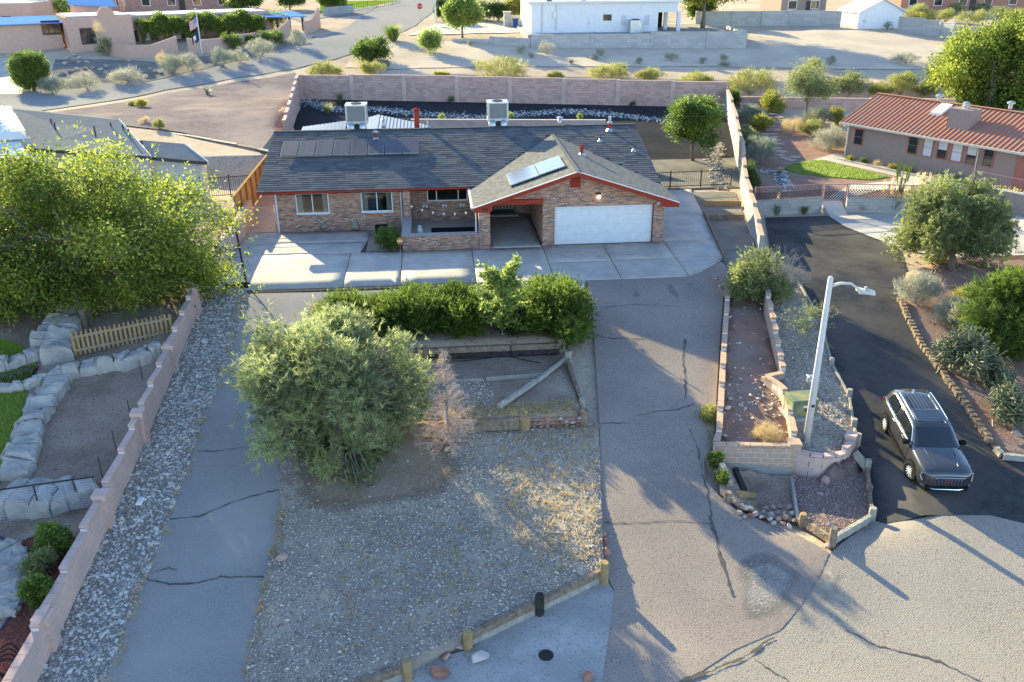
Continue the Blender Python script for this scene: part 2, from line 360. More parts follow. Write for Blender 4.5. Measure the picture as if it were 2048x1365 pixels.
ld = GP([(502, 588), (690, 584), (840, 578), (1000, 570), (1108, 560), (1172, 562), (1170, 600), (1000, 596), (840, 604), (690, 608), (600, 680), (560, 800), (548, 900), (562, 1000), (552, 1080), (530, 1150), (515, 1220), (492, 1365)])+[W(-9.5, -30.2), W(-14.5, -30.2)]+GP([(205, 1365), (290, 1160), (330, 1060), (390, 890), (440, 760), (486, 640), (494, 600)])
ldrive = drape('left_driveway', ld, 'asphalt', .012)
def ribbon(name, px, w, mt, parent=None, off=.02, jit=.03, seed=0, world=False):
    rs = np.random.default_rng(seed); P = np.array([p if world else G(*p) for p in px])[:, :2]
    Q = []
    for a, b in zip(P[:-1], P[1:]):
        n = max(2, int(np.linalg.norm(b-a)/.12)); t = np.linspace(0, 1, n, endpoint=False); Q.append(a+(b-a)*t[:, None])
    Q = np.concatenate(Q+[P[-1:]]); Q = Q+rs.normal(0, jit, Q.shape)
    d = np.gradient(Q, axis=0); d /= np.linalg.norm(d, axis=1)[:, None]+1e-9; nrm = np.stack([-d[:, 1], d[:, 0]], 1)
    ww = .75*w*(.25+np.abs(np.convolve(rs.normal(0, 1.6, len(Q)+4), np.ones(5)/5, 'valid')))[:, None]; A = Q+nrm*ww/2; Bq = Q-nrm*ww/2
    V = np.concatenate([np.column_stack([A, T(A[:, 0], A[:, 1])+off]), np.column_stack([Bq, T(Bq[:, 0], Bq[:, 1])+off])])
    n = len(Q); Fq = np.array([(i, i+1, n+i+1, n+i) for i in range(n-1)])
    o = fastmesh(name, V, Fq, mt, parent)
    if parent is None: o['kind'] = 'structure'
    return o
cracks_l = [([(338, 1040), (400, 1034), (460, 1008), (520, 990), (560, 980)], .07), ([(292, 1160), (340, 1170), (390, 1168), (440, 1156), (490, 1154), (530, 1156)], .1), ([(395, 902), (420, 905), (470, 898), (500, 897)], .05), ([(300, 1146), (330, 1140), (356, 1140)], .05)]
for i, (p, wd) in enumerate(cracks_l): ribbon('crack', p, wd, 'crack', ldrive, .026, .02, i)
cracks_r = [([(1190, 671), (1220, 678), (1290, 679)], .06), ([(1210, 1048), (1280, 1048), (1350, 1043), (1420, 1049)], .05), ([(1405, 950), (1418, 1000), (1424, 1050), (1440, 1110), (1455, 1160), (1466, 1195)], .09), ([(1370, 680), (1366, 720), (1372, 780), (1370, 800)], .06), ([(1272, 834), (1310, 824), (1350, 822), (1390, 808)], .035), ([(1195, 848), (1260, 848)], .04), ([(1360, 1365), (1420, 1345), (1500, 1310), (1545, 1275)], .12), ([(1190, 618), (1260, 610), (1340, 613), (1360, 618)], .03), ([(1380, 860), (1395, 900), (1405, 945)], .04)]
for i, (p, wd) in enumerate(cracks_r): ribbon('crack', p, wd, 'crack', rdrive, .028, .02, i+20)
ribbon('road_crack', [(1690, 1260), (1750, 1290), (1810, 1305), (1880, 1325), (1960, 1363)], .09, 'crack', None, .012, .02, 50)
ribbon('road_crack', [(1510, 1320), (1540, 1340), (1580, 1365)], .06, 'crack', None, .012, .02, 51)
# ---- concrete apron: slabs with open joints
jx = [-10.35, -7.75, -4.25, -.62, 2.5, 5.72]
apron = thing('concrete_apron', (-4, -2, 0), None, None); apron['kind'] = 'structure'
ap_base = drape('joint_filler', [W(-16.2, -5.25), W(8.1, -5.3), W(8.6, -3.2), W(10.3, 10.6), W(5.6, 10.6), W(5.6, 3), W(-14.5, 3.9), W(-15.9, 3.9), W(-16.6, -1)], 'joint', .008, .6, parent=apron, kind=None)
def slab(poly): drape('slab', poly, 'concrete', .03, 1.0, skirt=.05, parent=apron, kind=None)
j = .018
def rect(x0, x1, y0, y1): return [W(x0+j, y0+j), W(x1-j, y0+j), W(x1-j, y1-j), W(x0+j, y1-j)]
for (a, b) in ((0, 1), (1, 2), (2, 3)): slab(rect(jx[a], jx[b], -5.0 if a < 2 else -5.1, -.3))
slab([W(-.62+j, -5.2), W(2.5-j, -5.2), W(2.5-j, -2.85), W(-.62+j, -2.85)]); slab([W(2.5+j, -5.2), W(5.72-j, -5.2), W(5.72-j, -2.75), W(2.5+j, -2.75)])
slab(rect(-.62, 2.5, -2.85, -.13)); slab(rect(2.5, 5.72, -2.75, -.13))
slab([W(5.72+j, -5.15), G(1400, 546), G(1443, 522), W(8.15, -2.8), W(5.72+j, -2.75)])
slab([W(5.72+j, -2.73), W(8.15, -2.78), W(8.6, 0), W(5.72+j, 0)]); slab([W(5.72+j, .03), W(8.62, .03), W(9.3, 5), W(5.72+j, 5)]); slab([W(5.72+j, 5.03), W(9.32, 5.03), W(10.2, 10.6), W(5.72+j, 10.6)])
slab([W(-16.1, -4.95), W(-10.35-j, -5.0), W(-10.35-j, -.3), W(-16.5, -.3)])
slab([W(-16.5, -.27), W(-9.9, -.27), W(-9.65, 1.6), W(-16.2, 1.6)]); slab([W(-16.2, 1.63), W(-9.65, 1.63), W(-9.62, 3.74), W(-16, 3.74)])
slab([W(-3.27, -.26), W(-.66, -.26), W(-.66, 5.9), W(-3.27, 5.9)])
# ---- beds and yards
lg = GP([(497, 592), (486, 640), (440, 760), (390, 890), (330, 1060), (290, 1160), (200, 1385)])+[W(-16.36, -27.5), W(-16.36, -4.6)]+GP([(480, 562)])
drape('rock_bed', lg, 'gravel_bed', .004)
x, y = scatter(lg, 20000); x, y = x[:16000], y[:16000]; stones('river_rock', x, y, .038, 'stone_grey', label='grey river rock covering the strip beside the left block wall', cat='gravel')
# front yard
TW = np.array([G(1206, 1158)[:2], G(1078, 1220)[:2], G(936, 1290)[:2], G(816, 1350)[:2], G(690, 1398)[:2]])   # front timber line
def dist_line(x, y, L):
    d = np.full(np.shape(x), 1e9)
    for a, b in zip(L[:-1], L[1:]):
        ab = b-a; t = np.clip(((x-a[0])*ab[0]+(y-a[1])*ab[1])/(ab@ab), 0, 1)
        d = np.minimum(d, np.hypot(x-a[0]-t*ab[0], y-a[1]-t*ab[1]))
    return d
def ZY(x, y): return T(x, y)+.06+.3*(1-sst(0, 4, dist_line(np.asarray(x, float), np.asarray(y, float), TW)))
fy = GP([(1197, 850), (1203, 1000), (1206, 1142)])+[np.array([p[0], p[1]+.05, 0]) for p in TW]+[W(-9.4, -29.2)]+GP([(492, 1365), (515, 1220), (530, 1150), (552, 1080), (562, 1000), (548, 900), (560, 800), (620, 700)])+[W(-10.5, -15.6), W(-2.3, -15.9)]
drape('gravel_yard', fy, 'gravel_bed', 0, .6, ZY, .5)
x, y = scatter(fy, 26000); pn = np.sin(x*.8+1)*np.sin(y*.7)+.5*np.sin(x*2.1+y*1.3)+.4*np.sin(x*3.7-y*2.9); k = RNG.uniform(0, 1, len(x)) < np.clip(.95-.45*sst(.1, .9, pn)-.12*sst(-6, -2, x), .2, 1); x, y = x[k], y[k]
stones('yard_gravel', x, y, .023, 'stone_mix', ZY, ico=False, label='grey crushed gravel spread over the sloping front yard', cat='gravel')
lit = GP([(566, 1000), (600, 1045), (700, 1050), (800, 1030), (900, 1010), (960, 960), (935, 900), (880, 850), (800, 820), (640, 840), (560, 900)])
drape('needle_litter', lit, 'litter', .03, .3, ZY, edge=1.4)
cp = GP([(1207, 1152), (1228, 1185), (1205, 1365)])+[W(-2.6, -28), W(-9, -29.3)]+GP([(820, 1335), (938, 1300), (1080, 1215)])
drape('drain_apron', cp, 'concrete_dark', .02, .6)
# terraces: level soil behind timber walls
YM, YU = -15.75, -10.9
def ZM(x, y): return -1.28+.035*(np.asarray(y, float)-YM)+0*np.asarray(x, float)
def ZU(x, y): return -.52+.075*(np.asarray(y, float)-YU)+0*np.asarray(x, float)
drape('middle_terrace', [W(-11, YM), W(-1.05, YM), W(-1.0, -13), W(-.95, YU), W(-11, YU)], 'dirt_brown', 0, .8, ZM, .6)
drape('upper_terrace', [W(-11.5, YU), W(-.95, YU), W(-.9, -8), W(-.9, -6.3), W(-11.5, -6.6)], 'dirt_brown', 0, .8, ZU, .6)
x, y = scatter([W(-10, YM), W(-4, YM), W(-4.2, -13), W(-10, -12.5)], 1400); stones('terrace_gravel', x, y, .03, 'stone_mix', ZM, ico=False, label='loose grey gravel on the middle terrace', cat='gravel')
# right neighbour
nb = GP([(1530, 436), (1655, 432), (1690, 455), (1740, 475), (1800, 500), (1812, 550), (1800, 610), (1840, 690), (1920, 800), (1990, 905), (2048, 925)])+[W(17, -21.5)]+GP([(2048, 1047), (1980, 1031), (1880, 1031), (1770, 1048), (1742, 1036), (1722, 930), (1713, 870), (1700, 800), (1665, 730), (1640, 650), (1590, 560), (1540, 500)])
ndrive = drape('neighbour_driveway', nb, 'asphalt_black', .012)
for i, (p, wd) in enumerate([([(1640, 670), (1700, 672), (1760, 668)], .05), ([(1668, 770), (1730, 765), (1780, 760)], .05), ([(1720, 880), (1760, 885)], .05), ([(1600, 560), (1680, 562), (1790, 578)], .04)]): ribbon('crack', p, wd, 'crack', ndrive, .022, .02, 70+i)
nc = GP([(1655, 431), (1830, 425), (1990, 425), (2048, 430)])+[W(36, 4), W(34, -4)]+GP([(2048, 575), (2000, 560), (1900, 520), (1812, 500), (1740, 474), (1690, 454)])
drape('neighbour_concrete', nc, 'concrete', .02)
ig = GP([(1545, 520), (1590, 560), (1640, 650), (1665, 730), (1700, 800), (1713, 870)])+[W(8.0, -17.6), W(7.4, -18.2), W(6.7, -18.2), W(6.3, -17.7)]+GP([(1582, 840), (1560, 760), (1540, 620), (1530, 560)])
ZI = lambda x, y: T(x, y)+.12
drape('island_bed', ig, 'gravel_bed', 0, .6, ZI, .3)
x, y = scatter(ig, 4200); stones('island_gravel', x, y, .026, 'stone_mix', ZI, ico=False, label='grey gravel around the street lamp', cat='gravel')
rg = GP([(1584, 958), (1640, 962), (1690, 925), (1712, 905), (1735, 950), (1738, 1030), (1664, 1086), (1600, 1050)])
drape('red_gravel_bed', rg, 'gravel_red', .02, .3, lambda x, y: T(x, y)+.08, .3)
x, y = scatter(rg, 2600); M('stone_rose', (.22, .16, .14), (.4, .3, .27), 5, attr=True); stones('red_gravel', x, y, .022, 'stone_rose', lambda x, y: T(x, y)+.1, ico=False, label='fine reddish gravel inside the timber edging at the kerb', cat='gravel')
db = GP([(1436, 930), (1500, 942), (1584, 958), (1600, 1050), (1560, 1040), (1480, 1020), (1440, 990)]); drape('dirt_bed', db, 'dirt_brown', .03, .3)
rb = GP([(1812, 550), (1800, 610), (1840, 690), (1920, 800), (1990, 905), (2048, 925)])+[W(17, -20), W(32, -10), W(32, -4)]+GP([(2048, 575), (2000, 560), (1900, 520)])
ZR = lambda x, y: T(x, y)+.1
drape('neighbour_bed', rb, 'dirt_red', 0, .8, ZR, .3)
# strip between apron and right boundary wall
rs = GP([(1448, 525), (1380, 385), (1470, 385), (1500, 470), (1530, 500), (1545, 530), (1465, 545)])
drape('side_strip', rs, 'gravel_grey', .01, .6)
# rear and side yards
ry = [W(-17.6, 22), W(-18.4, 43.8), W(20.2, 36.9), W(17.5, 22), W(14.6, 11.5), W(10.6, 10.7), W(10.6, 14), W(-17.2, 16)]
drape('rear_yard', ry, 'gravel_black', .0, .8)
sy = [W(5.8, 10.7), W(14.6, 10.8), W(16.2, 19), W(6.4, 19)]; drape('side_yard', sy, 'gravel_grey', .02, .8)
# dry stream of white stones
def stream(name, px, w, n, size, mt, label):
    P = np.array([G(*p) for p in px])[:, :2]; L = np.concatenate([[0], np.cumsum(np.linalg.norm(np.diff(P, axis=0), axis=1))])
    s = RNG.uniform(0, L[-1], n); X = np.interp(s, L, P[:, 0]); Y = np.interp(s, L, P[:, 1])
    stones(name, X+RNG.normal(0, w*.2, n), Y+RNG.normal(0, w*.38, n), size, mt, label=label, cat='stones')
M('stone_white', (.14, .14, .15), (.48, .46, .45), 5, attr=True)
stream('stone_stream', [(603, 200), (650, 215), (690, 222), (740, 218), (830, 228), (960, 236), (1060, 228), (1150, 224), (1240, 232), (1330, 242)], 1.5, 2600, .08, 'stone_white', 'band of white stones winding through the black rear gravel')
stream('stone_path', [(1440, 290), (1428, 320), (1432, 350), (1435, 375)], 1.0, 700, .09, 'stone_tan', 'strip of tan stones in the side yard beside the boundary wall')

# worn aggregate patch and drifted sand where the drive meets the street
M('aggregate', (.1, .09, .085), (.3, .265, .24), 16, bump=1, bscale=22, speck=(.42, .37, .33), specks=18, big=(.3, .265, .24), bigs=.9, feather=1.2)
drape('worn_patch', GP([(1450, 1130), (1500, 1090), (1560, 1100), (1620, 1140), (1620, 1170), (1590, 1220), (1540, 1255), (1480, 1270), (1462, 1210)]), 'aggregate', .018, .3, edge=.9)
M('sand_drift', (.46, .38, .28), (.36, .31, .25), 3, bump=.4, bscale=12, big=(.36, .32, .27), bigs=1.6, feather=1.6)
drape('sand_drift', GP([(1610, 1180), (1640, 1130), (1664, 1118), (1690, 1150), (1668, 1200), (1630, 1240), (1590, 1262), (1570, 1258), (1600, 1215)]), 'sand_drift', .022, .25, edge=.5)
M('stain', (.16, .15, .15), (.26, .24, .22), 2.5, feather=2.5)
def blob(cx, cy, rx, ry, seed):
    rs_ = np.random.default_rng(seed); return [np.array([cx+rx*math.cos(a)*rs_.uniform(.7, 1.2), cy+ry*math.sin(a)*rs_.uniform(.7, 1.2), 0]) for a in np.linspace(0, 6.283, 15)[:-1]]
for i_, (cx, cy, rx, ry) in enumerate([(3.6, -2.0, .5, .25), (1.9, -2.05, .45, .22), (2.9, -6.6, .3, .8), (4.6, -6.5, .35, 1.0), (5.6, -6.0, .4, .25)]): drape('oil_stain', blob(cx, cy, rx, ry, i_), 'stain', .034 if cy > -5 else .02, .15, edge=.5)
# dry weeds and tufts along edges and over the open gravel
# ================================================================ brick house
M('shingle', (.1, .1, .106), (.135, .135, .138), 5, attr=True, rough=.9)
M('shingle_light', (.15, .146, .14), (.185, .18, .172), 5, attr=True, rough=.95)
M('roof_under', (.06, .06, .065), (.09, .09, .09), 5)
M('red_paint', (.34, .055, .03), (.27, .045, .03), 3, rough=.6)
M('white_paint', (.75, .75, .74), (.66, .66, .65), 3, rough=.5)
M('cap_concrete', (.36, .3, .28), (.3, .26, .25), 4, bump=.2)
M('metal_grey', (.5, .52, .55), (.4, .42, .45), 6, rough=.35, metal=.7)
M('metal_dark', (.03, .03, .032), (.045, .045, .045), 6, rough=.5, metal=.3)
M('rubber', (.018, .018, .02), (.03, .03, .03), 8, rough=.8)
brickmat('brick', [(.43, .17, .1), (.5, .25, .155), (.2, .1, .07), (.44, .22, .14), (.58, .36, .25), (.13, .08, .065), (.47, .2, .125), (.3, .16, .11)], (.4, .31, .245), .21, .07, .011)
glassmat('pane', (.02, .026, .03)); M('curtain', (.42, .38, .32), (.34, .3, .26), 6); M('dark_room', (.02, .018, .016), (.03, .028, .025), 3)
m, nt, b, N, L = newmat('window_glass'); b.inputs['Transmission Weight'].default_value = 1; b.inputs['Roughness'].default_value = .01; b.inputs['IOR'].default_value = 1.45; b.inputs['Base Color'].default_value = (.9, .95, .95, 1)
house = thing('brick_house', (-4.5, 6, 0), 'long single storey brick house with dark shingle roof, red trim and white garage door', 'house')
def HB(name, mt, *boxes, parent=house, bevel=0.):
    b = B()
    for q in boxes: b.box(*q)
    return b.build(name, mt, parent, bevel=bevel)
EV, RZ, RY0, RY1 = 2.4, 4.257, 3.2, 10.18
SL = (RZ-EV)/(RY1-RY0)
# walls with real window openings
def wall_y(name, y, x0, x1, z0, z1, t, holes, mt='brick', parent=house):
    """wall facing -Y, thickness t behind y, with rectangular holes (x0,x1,z0,z1)"""
    b = B(); xs = sorted(set([x0, x1]+[h[0] for h in holes]+[h[1] for h in holes])); zs = sorted(set([z0, z1]+[h[2] for h in holes]+[h[3] for h in holes]))
    for xa, xb in zip(xs[:-1], xs[1:]):
        for za, zb in zip(zs[:-1], zs[1:]):
            if not any(h[0] <= xa and xb <= h[1] and h[2] <= za and zb <= h[3] for h in holes): b.box(xa, xb, y, y+t, za, zb)
    o = b.build(name, mt, parent)
    return o
W1, W2 = (-13.47, -11.72, 1.03, 2.14), (-10.0, -8.32, 1.03, 2.14)
wall_y('front_wall', 3.76, -14.58, -7.74, -.1, 2.28, .25, [W1, W2])
W3 = (-6.47, -4.2, 1.15, 2.05)
wall_y('porch_wall', 5.15, -7.74, -3.0, -.1, 2.4, .25, [W3])
HB('gable_wall', 'brick', (-14.58, -14.33, 4.012, 16.4, -.1, 2.3))
b = B(); b.prism([(-14.575, 3.9, 2.3), (-14.575, 10.18, 4.0), (-14.575, 16.3, 2.3)], (.2, 0, 0)); b.build('gable_top', 'brick', house)
HB('rear_wall', 'brick', (-14.33, 5.6, 16.15, 16.4, -.1, 2.3))
HB('side_wall', 'brick', (5.45, 5.69, .14, 16.15, -.1, 2.3))
HB('porch_side_wall', 'brick', (-7.99, -7.745, 4.012, 5.4, -.1, 2.28))
def window(x0, x1, z0, z1, y, parent, n=2, fr='white_paint', sill=True, curtain=True, rm=.35, fw_=.055):
    w = B()
    w.box(x0, x1, y, y+.07, z1-fw_, z1); w.box(x0, x1, y, y+.07, z0, z0+fw_); w.box(x0, x0+fw_, y, y+.07, z0+fw_, z1-fw_); w.box(x1-fw_, x1, y, y+.07, z0+fw_, z1-fw_)
    for i in range(1, n):
        xm = x0+(x1-x0)*i/n; w.box(xm-fw_*.45, xm+fw_*.45, y+.002, y+.06, z0+fw_, z1-fw_)
    o = w.build('window', fr, parent)
    for i in range(n):
        a = x0+(x1-x0)*i/n+fw_*.5; c = x0+(x1-x0)*(i+1)/n-fw_*.5
        B().box(a, c, y+.03, y+.036, z0+fw_*.9, z1-fw_*.9).build('pane', 'window_glass', o)
    if sill: B().box(x0-.04, x1+.04, y-.05, y, z0-.05, z0-.002).build('sill', fr, o)
    # the room behind the glass
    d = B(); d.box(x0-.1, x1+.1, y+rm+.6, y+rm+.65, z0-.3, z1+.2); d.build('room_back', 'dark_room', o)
    if curtain:
        for s0, s1 in ((x0+.02, x0+(x1-x0)*.2), (x1-(x1-x0)*.2, x1-.02)):
            cb = B(); n2 = 10
            for k in range(n2):
                xa = s0+(s1-s0)*k/n2; xb = s0+(s1-s0)*(k+1)/n2; yo = y+.18+.03*(k % 2); yo2 = y+.18+.03*((k+1) % 2)
                cb.quad((xa, yo, z0-.05), (xb, yo2, z0-.05), (xb, yo2, z1+.03), (xa, yo, z1+.03))
            cb.build('curtain', 'curtain', o)
    return o
window(*W1, 3.72, house); window(*W2, 3.72, house)
w3 = B(); x0, x1, z0, z1 = W3
w3.box(x0, x1, 5.1, 5.17, z1-.06, z1).box(x0, x1, 5.1, 5.17, z0, z0+.06).box(x0, x0+.06, 5.1, 5.17, z0+.06, z1-.06).box(x1-.06, x1, 5.1, 5.17, z0+.06, z1-.06).box(x0+.5, x0+.56, 5.102, 5.16, z0+.06, z1-.06).box(x1-.56, x1-.5, 5.102, 5.16, z0+.06, z1-.06)
w3o = w3.build('window', 'white_paint', house)
for a, c in ((x0+.04, x0+.51), (x0+.55, x1-.55), (x1-.51, x1-.04)): B().box(a, c, 5.13, 5.136, z0+.05, z1-.05).build('pane', 'window_glass', w3o)
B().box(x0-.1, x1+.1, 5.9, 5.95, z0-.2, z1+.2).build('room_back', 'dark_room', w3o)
# porch: low wall with cap, floor, column
HB('porch_low_wall', 'brick', (-7.74, -3.86, -.23, .05, -.1, .76), (-7.74, -7.36, .052, 3.755, -.1, .76))
pc = B(); n = 11
for k in range(n): pc.box(-7.78+k*.355, -7.78+(k+1)*.355-.008, -.27, .12, .762, .83)
pc.box(-7.78, -7.3, .124, 3.754, .762, .829); pc.build('porch_wall_cap', 'cap_concrete', house)
HB('porch_floor', 'concrete', (-7.35, -3.3, .06, 5.14, -.05, .045))
HB('porch_mat', 'rubber', (-6.3, -3.95, 1.0, 3.6, .047, .058))
HB('porch_column', 'brick', (-7.74, -7.36, 3.3, 3.752, .83, 2.28))
HB('carport_pillar', 'brick', (-3.85, -3.29, -.28, .32, -.1, 2.26))
HB('carport_pillar_side', 'brick', (-3.62, -3.32, .322, 6.0, -.1, .8))
HB('carport_back_wall', 'brick', (-3.6, -.62, 6.0, 6.2, -.1, 2.4))
dd = HB('entry_door', 'metal_dark', (-3.1, -1.5, 5.94, 5.99, .05, 2.1))
for k in range(8): HB('door_pane', 'curtain', (-3.05+k*.195, -3.05+k*.195+.14, 5.925, 5.937, .35, 1.95), parent=dd)
HB('entry_step', 'concrete', (-3.28, -1.3, 5.5, 5.92, -.02, .12))
HB('carport_beam', 'red_paint', (-3.28, -.6, -.3, -.1, 2.262, 2.5))
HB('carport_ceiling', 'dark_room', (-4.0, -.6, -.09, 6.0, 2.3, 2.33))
# garage
HB('garage_pier', 'brick', (-.6, -.02, -.12, .14, -.1, 2.28)); HB('garage_pier', 'brick', (5.14, 5.69, -.12, .138, -.1, 2.28))
HB('garage_side_wall', 'brick', (-.6, -.36, .142, 5.998, -.1, 2.3))
b = B(); GX0, GX1, GPX, GPZ, GE = -4.15, 6.27, 1.05, 3.97, 2.28
GS = (GPZ-GE)/(GPX-GX0)
b.prism([(-3.7, -.12, 2.502), (5.69, -.12, 2.502), (5.69, -.12, 2.32), (GPX, -.12, 3.86), (-3.7, -.12, 2.33)][:0] or [(-3.3, -.12, 2.5), (-.6, -.12, 2.5), (-.6, -.12, 2.282), (-.02, -.12, 2.282), (-.02, -.12, 2.06), (5.14, -.12, 2.06), (5.14, -.12, 2.282), (5.69, -.12, 2.282), (5.69, -.12, 2.36), (GPX, -.12, 3.87)], (0, .2, 0)); b.build('garage_gable', 'brick', house)
gd = HB('garage_door', 'white_paint', (-.02, 5.14, .05, .09, .0, 2.06))
for r in range(4):
    for c in range(8):
        xa = .06+c*.632; za = .1+r*.495
        fr_ = B(); fr_.box(xa, xa+.53, .04, .049, za, za+.02).box(xa, xa+.53, .04, .049, za+.33, za+.35).box(xa, xa+.02, .04, .049, za+.02, za+.33).box(xa+.51, xa+.53, .04, .049, za+.02, za+.33)
        fr_.build('panel', 'white_paint', gd)
    if r: HB('seam', 'metal_grey', (-.02, 5.14, .044, .0485, r*.495+.02, r*.495+.028), parent=gd)
HB('door_frame', 'red_paint', (-.03, .02, -.02, .05, -.02, 2.06), (5.1, 5.15, -.02, .048, -.02, 2.06), (.022, 5.098, -.02, .047, 2.02, 2.06))
vt = HB('gable_vent', 'red_paint', (.79, 1.3, -.165, -.122, 3.02, 3.62))
for k in range(6): HB('louver', 'red_paint', (.83, 1.26, -.185, -.166, 3.08+k*.09, 3.13+k*.09), parent=vt)
lm = B(); lm.box(2.12, 2.34, -.2, -.122, 2.62, 2.74); wl = lm.build('wall_lamp', 'metal_dark', house)
m, nt, b_, N, L = newmat('lamp_bulb'); b_.inputs['Base Color'].default_value = (.9, .75, .5, 1); b_.inputs['Emission Color'].default_value = (1, .7, .35, 1); b_.inputs['Emission Strength'].default_value = 1.6
B().lathe((2.23, -.24, 2.44), [(.03, 0), (.09, .04), (.1, .1), (.06, .18)], 10).build('bulb', 'lamp_bulb', wl)
HB('flood_lamp', 'white_paint', (5.28, 5.42, -.24, -.122, 2.05, 2.2))
# roofs: sheathing, then courses of shingles laid one on the next
def roof_plane(name, p00, p10, p01, p11, mt, mtu, expo=.2, tab=.34, th=.022, butt=.03, seed=1, thick=.1, clip=None, parent=house):
    """p00 eave left, p10 eave right, p01 ridge left, p11 ridge right"""
    rs = np.random.default_rng(seed); p00, p10, p01, p11 = [np.array(p, float) for p in (p00, p10, p01, p11)]
    nrm = np.cross(p10-p00, p01-p00); nrm /= np.linalg.norm(nrm)
    if nrm[2] < 0: nrm = -nrm
    b = B(); b.prism([p00, p10, p11, p01], -nrm*thick); deck = b.build('roof_deck', mtu, parent)
    H = np.linalg.norm((p01+p11)/2-(p00+p10)/2); nr = int(round(H/expo)); V = []; Fc = []; tn = []
    up = ((p01+p11)-(p00+p10)); up /= np.linalg.norm(up)
    for r in range(nr):
        ta, tb = r/nr, min((r+1.12)/nr, 1.0)
        a0, a1 = p00+(p01-p00)*ta, p10+(p11-p10)*ta; b0, b1 = p00+(p01-p00)*tb, p10+(p11-p10)*tb
        Lr = np.linalg.norm(a1-a0); cuts = [0]
        while cuts[-1] < Lr: cuts.append(cuts[-1]+tab*rs.uniform(.55, 1.35))
        cuts[-1] = Lr; cuts = np.array(cuts)/max(Lr, 1e-6)
        for c0, c1 in zip(cuts[:-1], cuts[1:]):
            if c1-c0 < 1e-4: continue
            hb = butt*rs.uniform(.8, 1.15); ht = th*.35; dn = rs.uniform(-.03, .02)*up[None]
            q = [a0+(a1-a0)*c0-up*(.012+rs.uniform(0, .018)), a0+(a1-a0)*c1-up*(.012+rs.uniform(0, .018)), b0+(b1-b0)*c1, b0+(b1-b0)*c0]
            if clip is not None and not clip((q[0]+q[1]+q[2]+q[3])/4): continue
            k = len(V); V += [q[0]+nrm*hb, q[1]+nrm*hb, q[2]+nrm*ht, q[3]+nrm*ht, q[0]+nrm*.001, q[1]+nrm*.001, q[2]+nrm*.001, q[3]+nrm*.001]
            Fc += [(k, k+1, k+2, k+3), (k, k+4, k+5, k+1), (k+1, k+5, k+6, k+2), (k, k+3, k+7, k+4)]; tn += [rs.uniform(0, 1)]*8
    o = fastmesh('shingles', V, Fc, mt, parent, tn); o['kind'] = 'stuff'
    return deck
RX0, RX1 = -15.36, 6.25
# valley: where the garage roof rises through the main slope
def main_clip(p):
    x, y, z = p; gz = GPZ-abs(x-GPX)*GS
    return not (z < gz-.01 and y < 9.2)
roof_plane('main', (RX0, RY0, EV), (-4.12, RY0, EV), (RX0, RY1, RZ), (-4.12, RY1, RZ), 'shingle', 'roof_under', .24, .6, .006, .027, 3)
def PL(y): return EV+(y-RY0)*SL
roof_plane('main_right', (-4.12, RY0, EV), (RX1, RY0, EV), (-4.12, RY1, RZ), (RX1, RY1, RZ), 'shingle', 'roof_under', .24, .6, .006, .027, 4, clip=main_clip)
roof_plane('rear', (RX1, 2*RY1-RY0, EV), (RX0, 2*RY1-RY0, EV), (RX1, RY1, RZ), (RX0, RY1, RZ), 'shingle', 'roof_under', .3, .6, .02, .02, 5)
YB = RY0+(GPZ-EV)/SL      # where the garage ridge meets the main slope
def g_clip(p): return p[2] > PL(p[1])-.02 or p[1] < RY0
YF = -.72
roof_plane('garage_left', (GX0, 9.2, GE), (GX0, YF, GE), (GPX, 9.2, GPZ), (GPX, YF, GPZ), 'shingle_light', 'roof_under', .16, .3, .01, .009, 6, clip=g_clip)
roof_plane('garage_right', (GX1, YF, GE), (GX1, 9.2, GE), (GPX, YF, GPZ), (GPX, 9.2, GPZ), 'shingle_light', 'roof_under', .16, .3, .01, .012, 7, clip=g_clip)
rc = B()
for k in range(72): rc.bar((RX0+k*.3, RY1, RZ+.03), (RX0+k*.3+.32, RY1, RZ+.038), .26, .03)
rc.build('ridge_cap', 'shingle', house)
rc = B()
for k in range(32): rc.bar((GPX, YF+k*.3, GPZ+.02), (GPX, YF+k*.3+.32, GPZ+.027), .2, .025)
rc.build('ridge_cap', 'shingle_light', house)
# fascia and trim
fb = B(); fb.bar((RX0, RY0-.02, EV-.1), (GX0+.02, RY0-.02, EV-.06), .03, .1); fb.build('eave_fascia', 'red_paint', house)
fb = B()
for xa in (RX0+.015, RX1-.015):
    fb.bar((xa, RY0, EV-.09), (xa, RY1, RZ-.09), .03, .17); fb.bar((xa, RY1, RZ-.09), (xa, 2*RY1-RY0, EV-.09), .03, .17)
fb.build('rake_board', 'red_paint', house)
fb = B(); yf = YF-.02
for (xa, s) in ((GX0, 1), (GX1, -1)):
    fb.add([(xa, yf, GE-.02), (GPX, yf, GPZ-.02), (GPX, yf, GPZ-.25), (xa+s*.75, yf, GE-.02), (xa+s*.1, yf, GE-.2)][:0] or [(xa, yf, GE-.03), (GPX, yf, GPZ-.03), (GPX, yf, GPZ-.24), (xa, yf, GE-.24), (xa, yf+.03, GE-.03), (GPX, yf+.03, GPZ-.03), (GPX, yf+.03, GPZ-.24), (xa, yf+.03, GE-.24)], [(0, 1, 2, 3), (7, 6, 5, 4), (0, 4, 5, 1), (3, 2, 6, 7), (0, 3, 7, 4)])
fb.build('gable_fascia', 'red_paint', house)
fb = B()
for (xa, s) in ((GX0, 1), (GX1, -1)): fb.bar((xa, yf-.012, GE-.012), (GPX, yf-.012, GPZ-.012), .05, .035)
fb.build('drip_edge', 'white_paint', house)
HB('gable_return', 'red_paint', (GX0, GX0+.85, yf+.02, -.3, GE-.25, GE-.1), (GX1-.7, GX1, yf+.02, -.14, GE-.25, GE-.1))
